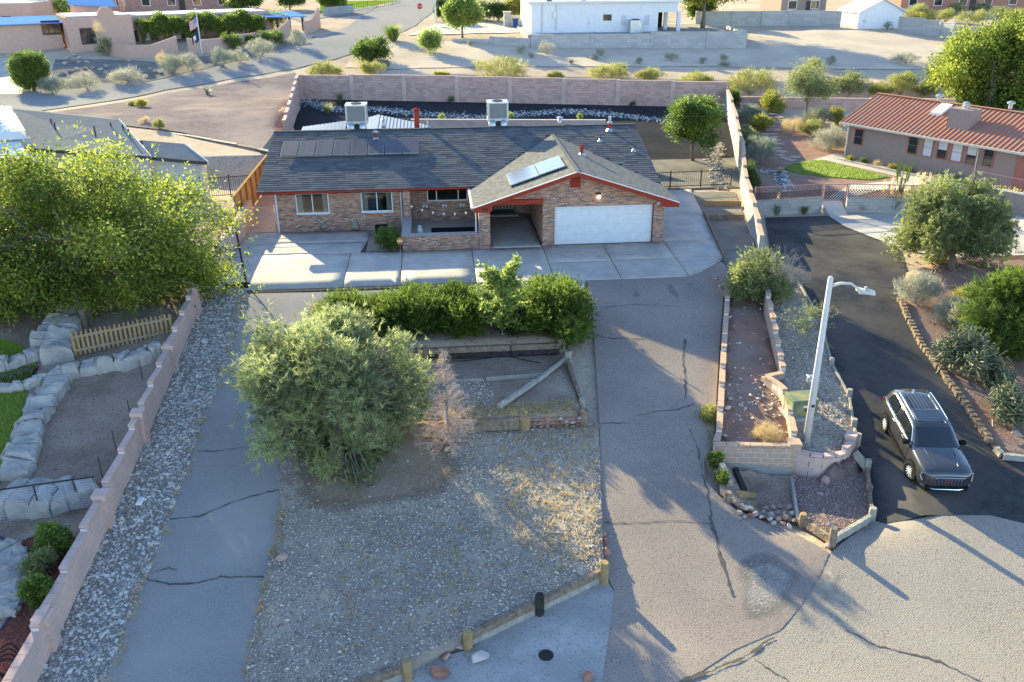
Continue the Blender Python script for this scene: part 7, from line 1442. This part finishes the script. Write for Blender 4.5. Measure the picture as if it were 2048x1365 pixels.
# flag pole
fp = G(404, 108); FPl = thing('flagpole', fp, 'white flagpole with two flags before the pink wall', 'flagpole'); zt = HT(393, 20, fp); B().tube([fp, (fp[0], fp[1], zt)], .06, 8).build('pole', 'white_paint', FPl); B().lathe((fp[0], fp[1], zt), [(.05, 0), (.11, .08), (.1, .16), (.02, .2)], 10).build('finial', 'metal_grey', FPl)
M('flag_red', (.5, .03, .04), (.42, .03, .04), 3); M('flag_blue', (.03, .05, .2), (.03, .04, .16), 3); M('flag_dark', (.05, .06, .1), (.03, .04, .07), 3)
def flag(ztop, w, h, stripes, name):
    o = None
    def pt(u, v): return np.array([fp[0]-.06-u*w*.8, fp[1]-.12*math.sin(u*6), ztop-v*h-u*w*.55-.05*math.sin(u*5)])
    cells = 13 if stripes else 1
    for r in range(cells):
        b = B()
        for k in range(8): b.quad(pt(k/8, r/cells), pt((k+1)/8, r/cells), pt((k+1)/8, (r+1)/cells), pt(k/8, (r+1)/cells))
        q = b.build(name if o is None else 'stripe', ('flag_red' if r % 2 == 0 else 'white_paint') if stripes else 'flag_dark', FPl if o is None else o)
        o = o or q
    b = B(); off = np.array([0, -.02, 0])
    if stripes:
        for k in range(3): b.quad(pt(k/8, 0)+off, pt((k+1)/8, 0)+off, pt((k+1)/8, .54)+off, pt(k/8, .54)+off)
        b.build('canton', 'flag_blue', o); b = B()
        for r in range(4):
            for k in range(4): p = pt(.04+k*.09, .08+r*.12)+off*1.6; b.quad(p+(-.03, 0, -.03), p+(.03, 0, -.03), p+(.03, 0, .03), p+(-.03, 0, .03))
        b.build('stars', 'white_paint', o)['kind'] = 'stuff'
    else:
        c = pt(.5, .45)+off*2; b.lathe(c, [(.28, -.02), (.28, .02)], 14); b2 = B(); b2.prism([c+np.array([.26*math.cos(a), 0, .26*math.sin(a)]) for a in np.linspace(0, 6.28, 15)[:-1]], (0, -.01, 0)); b2.build('emblem', 'white_paint', o)
flag(zt-.7, 1.15, 1.1, True, 'flag'); flag(zt-2.3, 1.05, 1.0, False, 'flag')
# shrubs before the adobe house
gb_ = G(68, 182); tree('globe_arborvitae', 'dense round clipped evergreen at the road corner', gb_, gb_+np.array([0, 0, 2.0]), (2.1, 2.0, 2.15), 'leaf', 2600, 10, (.16, .09), 'leaf_green', 'bark', 40, .4, 0, .15, 400, .09, .2, .75, -.95, tight=.75)
for i, (p, wv, hv, k_, lb) in enumerate([((110, 190), 55, 32, 'silver', 'silver shrub right of the round evergreen'), ((175, 182), 52, 32, 'grey', 'grey green shrub second along the far road'), ((260, 166), 80, 28, 'grey', 'long grey shrub beside the rock garden'), ((345, 148), 58, 34, 'silver', 'silver shrub before the gate of the adobe house'), ((385, 143), 44, 34, 'grey', 'grey shrub right of the gate shrub'), ((445, 136), 55, 36, 'silver', 'silver shrub by the flagpole'), ((480, 128), 40, 26, 'grey', 'small grey shrub between two larger ones'), ((522, 114), 58, 34, 'grey', 'large grey shrub before the clipped hedges'), ((597, 95), 48, 36, 'grey', 'grey shrub at the end of the pink wall'), ((325, 132), 26, 26, 'dry', 'reddish dry grass beside the rock garden'), ((206, 112), 32, 62, 'dry', 'tall cream plume grass before the big window'), ((215, 112), 36, 34, 'olive', 'flowering bush below the plume grass'), ((463, 98), 48, 28, 'green', 'clipped round hedge before the pink wall'), ((503, 92), 26, 18, 'green', 'small clipped hedge in the middle'), ((540, 86), 60, 24, 'green', 'long clipped hedge before the pink wall'), ((553, 62), 50, 40, 'bright', 'leafy bush beside the blue carport')]): gshrub('far_shrub', lb, p, wv, hv, k_, 410+i, 420)
RG = thing('rock_garden', G(190, 150), 'curved stone borders of the roadside rock garden', 'rock wall')
for i, p in enumerate([(118, 152), (128, 150), (140, 145), (155, 141), (170, 139), (186, 139), (200, 142), (213, 147), (225, 150), (132, 128), (145, 127), (160, 127), (175, 127), (135, 118), (150, 113), (160, 118), (300, 140), (310, 146), (320, 148), (212, 135), (258, 125)]): q = G(*p); rock('stone', q+np.array([0, 0, .12]), (.55, .35, .3), 'stone_pale' if i % 3 == 0 else 'flagstone', 700+i, RG, rot=i*.5)
drape('rock_garden_bed', GP([(100, 165), (110, 120), (220, 120), (330, 125), (420, 112), (560, 85), (640, 72), (600, 92), (480, 122), (300, 163), (130, 190)]), 'gravel_grey', .03, 1.8)
# neighbours further left
NH = thing('far_pink_house', G(15, 60), 'pink flat roofed house at the upper left corner', 'house'); p0 = G(-40, 62); B().box(p0[0]-6, p0[0]+7.2, p0[1], p0[1]+9, p0[2]-1, p0[2]+3.4).build('wall', 'adobe', NH, bevel=.1); B().box(p0[0]-5.6, p0[0]+6.8, p0[1]+.4, p0[1]+8.6, p0[2]+3.41, p0[2]+3.44).build('roof_membrane', 'roof_white', NH); B().box(p0[0]+3.2, p0[0]+4.4, p0[1]-.05, p0[1]-.01, p0[2]+.6, p0[2]+1.8).build('window', 'frame_dark', NH); B().box(p0[0]+3.3, p0[0]+4.3, p0[1]-.07, p0[1]-.055, p0[2]+.7, p0[2]+1.7).build('pane', 'pane', NH)
p0 = G(40, 88); AWN = thing('patio_cover', p0, 'pale corrugated patio cover left of the adobe house', 'awning')
for k in range(14): B().box(p0[0]-5+k*.6, p0[0]-5+k*.6+.56, p0[1], p0[1]+4, p0[2]+1.9, p0[2]+1.96).build('sheet', 'awning', AWN)
for xx in (-4.8, 3): B().box(p0[0]+xx, p0[0]+xx+.15, p0[1]+.1, p0[1]+.25, p0[2]-.5, p0[2]+1.9).build('post', 'adobe_white', AWN)
lw0 = G(20, 100); rail_fence('iron_fence', G(14, 98), G(90, 98), 1.1, .35, 'metal_dark', 'black iron fence beside the adobe house', .02, 3)
EL = thing('side_wall', G(90, 78), 'pink wall joining the adobe house on its left', 'wall'); gwall([(22, 85), (60, 84), (95, 82)], [1.4, 1.6, 1.7], EL)
# --- white house and its retaining wall
M('white_stucco', (.74, .73, .73), (.68, .67, .68), 2, bump=.08, bscale=20); brickmat('block_pale', [(.42, .4, .38), (.38, .365, .35), (.45, .43, .4)], (.36, .34, .33), .8, .4, .02, bump=.3)
zw = 4.9; H0, H1 = PZ(1062, 66, zw), PZ(1366, 66, zw); WH = thing('white_house', (H0+H1)/2, 'two storey white stucco house on a raised pad', 'house'); xa, xb, yw = float(H0[0]), float(H1[0]), float(H0[1])
def wx(px, py=40): return float(PY(px, py, yw)[0])
def wz(px, py): return float(PY(px, py, yw)[2])
xo0, zo = wx(1316), wz(1316, 25)
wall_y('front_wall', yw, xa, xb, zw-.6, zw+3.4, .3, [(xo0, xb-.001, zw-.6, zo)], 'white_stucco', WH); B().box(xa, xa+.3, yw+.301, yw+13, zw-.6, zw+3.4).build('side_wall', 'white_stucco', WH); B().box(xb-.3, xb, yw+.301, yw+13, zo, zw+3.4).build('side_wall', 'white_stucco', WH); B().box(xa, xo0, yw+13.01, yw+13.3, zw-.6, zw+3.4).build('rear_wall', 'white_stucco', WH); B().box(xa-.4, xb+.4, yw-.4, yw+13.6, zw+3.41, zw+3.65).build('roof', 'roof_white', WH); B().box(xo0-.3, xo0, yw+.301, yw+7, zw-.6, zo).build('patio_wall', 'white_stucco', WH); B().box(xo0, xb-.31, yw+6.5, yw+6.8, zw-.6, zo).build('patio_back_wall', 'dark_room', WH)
for px_ in (1358, 1344): B().box(wx(px_)-.22, wx(px_)+.22, yw+.02+(0 if px_ > 1350 else 3), yw+.46+(0 if px_ > 1350 else 3), zw-.6, zo).build('column', 'white_stucco', WH)
dr = B().box(wx(1177), wx(1191), yw-.06, yw-.002, zw, wz(1177, 28)).build('door', 'white_paint', WH); B().box(wx(1178), wx(1179), yw-.1, yw-.062, zw+1.0, zw+1.15).build('handle', 'metal_dark', dr)
for (x0_, x1_, y0_, y1_, g_) in ((1205, 1224, 28, 43, 'pane'), (1241, 1254, 30, 52, 'blind'), (1288, 1300, 29, 52, 'blind'), (1092, 1104, -6, 4, 'pane'), (1160, 1172, -8, 4, 'blind'), (1201, 1217, -8, 1, 'blind')):
    w_ = B().box(wx(x0_), wx(x1_), yw-.05, yw-.002, wz(x0_, y1_), wz(x0_, y0_)).build('window', 'white_paint', WH); B().box(wx(x0_)+.08, wx(x1_)-.08, yw-.065, yw-.052, wz(x0_, y1_)+.08, wz(x0_, y0_)-.08).build('pane', g_, w_)
B().tube([(wx(1084), yw-.08, zw), (wx(1084), yw-.08, zw+3.3)], .05, 6).build('conduit', 'metal_grey', WH); B().tube([(wx(1112), yw-.08, zw+.3), (wx(1112), yw-.08, zw+3.3)], .05, 6).build('conduit', 'metal_grey', WH); B().box(wx(1106), wx(1112), yw-.2, yw-.01, zw+1.7, zw+2.4).build('meter_box', 'metal_grey', WH)
ac = (wx(1267), yw-1.1, zw); AC = thing('air_conditioner', ac, 'grey air conditioner unit beside the white house', 'air conditioner'); B().box(ac[0]-.75, ac[0]+.75, ac[1]-.6, ac[1]+.6, zw-.1, zw+1.45).build('cabinet', 'metal_grey', AC, bevel=.05); B().tube([(ac[0], ac[1], zw+1.45), (ac[0], ac[1], zw+1.52)], .5, 14).build('fan', 'metal_dark', AC)
pad_z = lambda x, y: 0*np.asarray(x, float)+zw-.05
wl_px = [(1062, 96), (1180, 97), (1300, 97), (1410, 98), (1490, 97)]; wp_ = [G(*p) for p in wl_px]; RWp = [np.array([p[0], p[1]]) for p in wp_]
panel_wall('retaining_wall', [np.array(G(905, 84)[:2]), np.array(G(980, 88)[:2]), RWp[0]]+RWp[1:], [4.2, 4.5]+[zw+.02, zw+.02, zw+.25, zw+.25], 'pale grey block retaining wall below the white house', 'block_pale', .25, 'block_pale', pil=True, hb=.6)
pdp = [np.array([p[0], p[1]+.1, 0]) for p in wp_]; drape('house_pad', [W(pdp[0][0]-.3, pdp[0][1])]+pdp[1:]+[W(pdp[-1][0], yw+14), W(pdp[0][0]-.3, yw+14)], 'concrete_dark', 0, 3, pad_z, 1.2)
panel_wall('pad_wall', [np.array(wp_[-1][:2]), np.array([wp_[-1][0]+.3, yw+3])], [zw+.25], 'short end of the pale retaining wall', 'block_pale', .25, 'block_pale')
gt_ = np.array([wp_[-1][0]-2.5, yw+4.5, zw]); tree('shade_tree', 'spreading yellow green tree beside the white house', gt_, gt_+np.array([.3, 1, 5.2]), (6.2, 5, 2.9), 'leaf', 1500, 16, (.34, .2), 'leaf_yellow', 'bark', 18, .36, 16, .3, 431, .4, .1, .35, -.6)
# --- shed and concrete wall
s0, s1 = G(1680, 56), G(1792, 62); SH = thing('white_shed', (s0+s1)/2, 'white gabled shed with double doors at the lot edge', 'shed'); xa, xb = float(PY(1708, 56, s0[1])[0]), float(PY(1790, 58, s0[1])[0]); ys = float(s0[1])-1.5; zs = float(s0[2])-.05; zsE = float(PY(1708, 24, ys)[2]); zsP = float(PY(1754, 0, ys)[2]); xm = (xa+xb)/2
B().prism([(xa, ys, zs-.3), (xb, ys, zs-.3), (xb, ys, zsE), (xm, ys, zsP), (xa, ys, zsE)], (0, .15, 0)).build('gable_wall', 'white_stucco', SH); B().prism([(xa, ys+.151, zs-.3), (xa, ys+6, zs-.3), (xa, ys+6, zsE), (xa, ys+.151, zsE)], (.15, 0, 0)).build('side_wall', 'white_stucco', SH); B().prism([(xb, ys+.151, zs-.3), (xb, ys+6, zs-.3), (xb, ys+6, zsE), (xb, ys+.151, zsE)], (-.15, 0, 0)).build('side_wall', 'white_stucco', SH)
for sx, xe in ((1, xa-.45), (-1, xb+.45)): sl_ = (zsP-zsE)/(xm-xa); B().prism([(xe, ys-.4, zsE+.05-.45*sl_), (xm, ys-.4, zsP+.05), (xm, ys+6.3, zsP+.05), (xe, ys+6.3, zsE+.05-.45*sl_)], (0, 0, .14)).build('roof', 'roof_white', SH)
for k in range(2): xd = float(PY(1716+k*14, 40, ys)[0]); o_ = B().box(xd, xd+.84, ys-.05, ys-.002, zs, zs+2.1).build('door', 'white_paint', SH); B().box(xd+(.74 if k == 0 else .06), xd+(.78 if k == 0 else .1), ys-.09, ys-.052, zs+.9, zs+1.1).build('handle', 'metal_dark', o_)
gshrub('shed_bush', 'small dark bush before the white shed', (1774, 61), 20, 18, 'dark', 440, 120)
panel_wall('lot_wall', [np.array(G(1390, 52)[:2]), np.array(G(1460, 52)[:2]), np.array(G(1520, 52)[:2]), np.array(G(1575, 52)[:2]), np.array(G(1640, 52)[:2]), np.array(G(1680, 55)[:2])], [6.4]*5, 'long grey block wall left of the white shed', 'block_pale', .25, 'block_pale', pil=True); panel_wall('lot_wall', [np.array(G(1795, 62)[:2]), np.array(G(1845, 70)[:2]), np.array(G(1875, 74)[:2]), np.array(G(1905, 80)[:2]), np.array(G(1980, 95)[:2])], [5.9, 5.7, 5.5, 5.2], 'pale block wall running right from the white shed', 'block_pale', .25, 'block_pale', pil=True)
# --- stop sign, lamp post, bin, gate pier
sp_ = G(841, 46); STs = thing('stop_sign', sp_, 'red octagonal stop sign at the far road junction', 'sign'); zc = HT(841, 13, sp_); B().tube([sp_, (sp_[0], sp_[1], zc+.2)], .035, 6).build('pole', 'metal_grey', STs); M('sign_red', (.6, .02, .02), (.55, .02, .02), 3, rough=.4)
oc_ = lambda r, dy: [(sp_[0]+r*math.cos(a), sp_[1]+dy, zc+r*math.sin(a)) for a in np.linspace(rad(22.5), rad(382.5), 9)[:-1]]
B().prism(oc_(.44, -.05), (0, .015, 0)).build('border', 'white_paint', STs); B().prism(oc_(.41, -.065), (0, .012, 0)).build('plate', 'sign_red', STs); text('STOP', .3, (sp_[0], sp_[1]-.07, zc-.11), (math.pi/2, 0, 0), 'white_paint', STs)
lp_ = G(872, 44); t = thing('utility_pole', lp_, 'white utility pole beside the far junction', 'pole'); B().tube([lp_, lp_+np.array([0, 0, 7])], [.13, .09], 8).build('shaft', 'white_paint', t); B().bar(lp_+np.array([-.5, 0, 6.6]), lp_+np.array([.5, 0, 6.6]), .1, .1).build('crossarm', 'white_paint', t)
gp_ = G(1015, 55); t = thing('gate_pier', gp_, 'pale stone gate pier left of the white house', 'pier'); B().box(gp_[0]-.45, gp_[0]+.45, gp_[1], gp_[1]+.9, gp_[2]-.3, gp_[2]+1.9).build('shaft', 'block_pale', t); B().box(gp_[0]-.55, gp_[0]+.55, gp_[1]-.1, gp_[1]+1, gp_[2]+1.9, gp_[2]+2.05).build('cap', 'trim_cream', t); t = thing('yard_wall', gp_+np.array([2, .8, 0]), 'cream wall between pier and white house', 'wall'); B().box(gp_[0]+.5, gp_[0]+3.6, gp_[1]+.6, gp_[1]+.85, gp_[2]-.3, gp_[2]+1.5).build('wall_body', 'trim_cream', t)
M('bin_blue', (.04, .11, .3), (.03, .09, .25), 3, rough=.5); bp_ = G(1031, 56); t = thing('wheeled_bin', bp_, 'blue wheeled bin beside the stone pier', 'bin'); B().prism([(bp_[0]-.28, bp_[1]-.3, bp_[2]+.08), (bp_[0]+.28, bp_[1]-.3, bp_[2]+.08), (bp_[0]+.36, bp_[1]-.3, bp_[2]+1.1), (bp_[0]-.36, bp_[1]-.3, bp_[2]+1.1)], (0, .6, 0)).build('body', 'bin_blue', t); B().box(bp_[0]-.38, bp_[0]+.38, bp_[1]-.36, bp_[1]+.36, bp_[2]+1.1, bp_[2]+1.2).build('lid', 'bin_blue', t)
for s in (-1, 1): B().tube([(bp_[0]+s*.3, bp_[1]+.3, bp_[2]+.1), (bp_[0]+s*.36, bp_[1]+.3, bp_[2]+.1)], .1, 10).build('wheel', 'rubber', t)
# --- trees and shrubs behind
def gtree(px, top, w, label, seed, mt='leaf_green', n=700, name='far_tree', leaf=(.3, .2), hgt=.84, trunk=.14, nl=14, per=14, dz=0., Rz=None, bark='bark', shell=.35):
    b = G(*px, dz); s = pxs(b); H = HT(px[0], top, b)-b[2]; rz = Rz or H*hgt/2; tree(name, label, b, b+np.array([0, 0, H-rz]), (w/2/s, w/2/s*.85, rz), 'leaf', n, per, leaf, mt, bark, nl, .38, 8, trunk, seed, .25, .1, shell, -.8)
gtree((925, 76), -6, 78, 'bright green round tree by the far driveway', 450, 'leaf_bright', 800)
gtree((858, 104), 62, 62, 'light green shrub with open branches on the sandy lot', 451, 'leaf_bright', 420, 'far_shrub_tree', (.22, .12), .85); gtree((742, 122), 78, 76, 'dark glossy leafed bush at the road bend', 452, 'leaf_green', 520, 'far_shrub_tree', (.25, .15), .95)
tuft('broom_bush', 'bright green broom shrub beside the far road', G(786, 82), 1.6, 2.1, 'leaf_bright', 700, 453, cat='shrub', wid=.08)
for i, (px_, top, wv, mt, lb) in enumerate([((888, 42), -2, 40, 'leaf_dark', 'dark evergreen behind the bright round tree, left'), ((968, 42), 0, 46, 'leaf_olive', 'olive tree behind the far driveway'), ((997, 42), 4, 34, 'leaf_dark', 'narrow dark evergreen by the stone pier'), ((1035, 40), -8, 46, 'leaf_yellow', 'yellow green tree left of the white house'), ((940, 36), -8, 40, 'leaf_dark', 'dark evergreen in the row behind the far driveway')]): gtree(px_, top, wv, lb, 460+i, mt, 420, 'far_evergreen', (.25, .14), .9)
for i, (px_, top, wv, mt, lb) in enumerate([((110, 45), -14, 100, 'leaf_bright', 'bright leafy tree behind the adobe house roof'), ((60, 40), -16, 60, 'leaf_green', 'green tree at the upper left corner'), ((490, 30), -18, 75, 'leaf_green', 'dark leafy tree behind the adobe house'), ((580, 20), -25, 60, 'leaf_dark', 'dark tree above the blue carport'), ((672, 28), -20, 60, 'leaf_green', 'leafy tree beside the far fence'), ((1400, 48), -18, 50, 'leaf_green', 'green tree behind the white house patio')]): gtree(px_, top, wv, lb, 470+i, mt, 520)
rail_fence('far_fence', G(700, 26), G(800, 8), 1.3, .8, 'metal_dark', 'dark fence along the lawn at the far road', .02, 6); drape('far_lawn', GP([(700, 20), (800, 3), (640, 3), (640, 28)]), 'lawn', .08, 3)
panel_wall('brick_wall', [np.array(G(648, 34)[:2]), np.array(G(706, 26)[:2])], [6.6], 'dark low wall at the end of the far road', 'concrete_dark', .3, 'fascia_dark')
# top edge houses
brickmat('brick_far', [(.36, .16, .11), (.42, .2, .14), (.31, .14, .1)], (.4, .3, .26), .4, .14, .02)
def farhouse(px0, px1, py, h, label, mt, seed, roof='roof_grey', name='far_house'):
    a, b2 = G(px0, py), G(px1, py); t = thing(name, (a+b2)/2, label, 'house'); z = min(a[2], b2[2])-.4; y0 = (a[1]+b2[1])/2; B().box(a[0], b2[0], y0, y0+9, z, z+h).build('wall', mt, t)
    B().prism([(a[0]-.5, y0-.6, z+h), (a[0]-.5, y0+4.5, z+h+1.8), (a[0]-.5, y0+9.6, z+h)], (b2[0]-a[0]+1, 0, 0)).build('roof', roof, t); n = max(2, int((b2[0]-a[0])/4))
    for k in range(n):
        x0 = a[0]+(b2[0]-a[0])*(k+.3)/n; w_ = B().box(x0, x0+1.4, y0-.06, y0-.002, z+1.2, z+2.5).build('window', 'white_paint', t); B().box(x0+.1, x0+1.3, y0-.075, y0-.062, z+1.3, z+2.4).build('pane', 'pane', t if False else w_)
    x0 = a[0]+(b2[0]-a[0])*.55; B().box(x0, x0+1, y0-.05, y0-.002, z+.3, z+2.4).build('door', 'frame_dark', t)
farhouse(225, 470, 22, 5.2, 'red brick house rising behind the adobe roof', 'brick_far', 1); farhouse(1560, 1650, 30, 3.0, 'tan house behind the long grey wall', 'stucco_taupe', 2); farhouse(1790, 2060, 22, 4.5, 'orange stucco house at the upper right corner', 'roof_terra', 3, 'roof_grey')
for i, (p, wv, hv, k_) in enumerate([((1000, 160), 120, 40, 'lime'), ((745, 152), 52, 28, 'lime'), ((650, 153), 70, 24, 'lime'), ((768, 138), 26, 16, 'silver'), ((882, 157), 34, 12, 'yellow'), ((1110, 158), 34, 12, 'lime'), ((1220, 163), 90, 30, 'lime'), ((1300, 165), 60, 26, 'lime'), ((1390, 170), 70, 22, 'lime'), ((1500, 190), 100, 50, 'lime'), ((1625, 150), 40, 28, 'lime'), ((1700, 190), 75, 42, 'olive'), ((1660, 190), 60, 35, 'olive'), ((1800, 190), 70, 42, 'lime'), ((1760, 192), 46, 25, 'lime'), ((1850, 192), 50, 28, 'olive')]): gshrub('wash_shrub', ['largest lime shrub in the wash behind the rear wall', 'lime shrub under the dark bush at the road bend', 'lime shrub above the left corner of the rear wall', 'small silver shrub at the road bend', 'tiny yellow shrub above the rear wall', 'tiny lime shrub right of the largest one', 'broad lime shrub at the middle of the wash', 'lime shrub second from the wall end', 'lime shrub near the right end of the rear wall', 'tall lime shrub just past the wall corner', 'small lime shrub on the bank above the garden tree', 'dark olive shrub behind the garden wall, right', 'dark olive shrub behind the garden tree', 'round lime shrub above the red roof', 'low lime shrub at the ridge end', 'olive shrub beside the big right tree'][i], p, wv, hv, k_, 480+i, 520)
for i, (p, wv, hv) in enumerate([((1042, 108), 22, 17), ((1093, 110), 34, 26), ((1062, 116), 14, 10), ((1200, 112), 20, 18), ((1188, 120), 18, 8), ((1278, 129), 16, 12), ((1344, 122), 30, 14), ((1405, 128), 18, 12), ((1447, 124), 22, 14), ((1660, 130), 26, 16), ((1815, 128), 60, 20), ((1142, 128), 14, 8), ((1450, 132), 24, 8), ((940, 92), 12, 8)]): gshrub('sand_shrub', ORD[sorted([1042, 1093, 1062, 1200, 1188, 1278, 1344, 1405, 1447, 1660, 1815, 1142, 1450, 940]).index(p[0])]+' pale dry shrub from the left on the sandy lot', p, wv, hv, 'grey', 500+i, 260, 'pale shrubs dotted over the sandy lot')
for i, (p, wv, hv, k_) in enumerate([((1825, 45), 60, 36, 'lime'), ((1850, 48), 50, 26, 'yellow'), ((1890, 45), 40, 24, 'lime'), ((1940, 52), 60, 30, 'lime'), ((1990, 40), 60, 26, 'olive'), ((2030, 46), 50, 26, 'lime'), ((1910, 30), 40, 22, 'olive'), ((1960, 28), 40, 20, 'olive')]): gshrub('hill_shrub', ['green shrub beside the shed roof', 'yellow shrub behind the pale wall', 'lime shrub behind the pale wall, middle', 'wide lime shrub behind the pale wall', 'olive shrub before the orange house', 'lime shrub at the upper right edge', 'small olive shrub under the orange house', 'olive shrub right of the orange house door'][i], p, wv, hv, k_, 520+i, 420)
bt = G(1975, 215); tree('big_leafy_tree', 'massive green tree behind the red roof at right', bt, (bt[0]+1.5, bt[1]+2, 3.9), (7.6, 5.5, 4.6), 'leaf', 4200, 18, (.27, .16), 'leaf_tree', 'bark', 50, .24, 16, .35, 540, .32, .05, .2, -1, tight=1.05)
# trees out of frame that shade the street corner and keep the place going sideways
for i, (x_, y_, hh_, lb) in enumerate([(-34, -2, 6.5, 'leafy tree left of the frame beside the garden'), (-40, 22, 7, 'leafy tree beyond the grey roofed house'), (44, 2, 6, 'leafy tree right of the neighbour drive')]): b = np.array([x_, y_, float(T(x_, y_))]); tree('side_tree', lb, b, b+np.array([0, 0, hh_*.6]), (3.4, 3.2, hh_*.4), 'leaf', 700, 14, (.22, .12), 'leaf_green', 'bark', 14, .38, 8, .2, 560+i, .3)
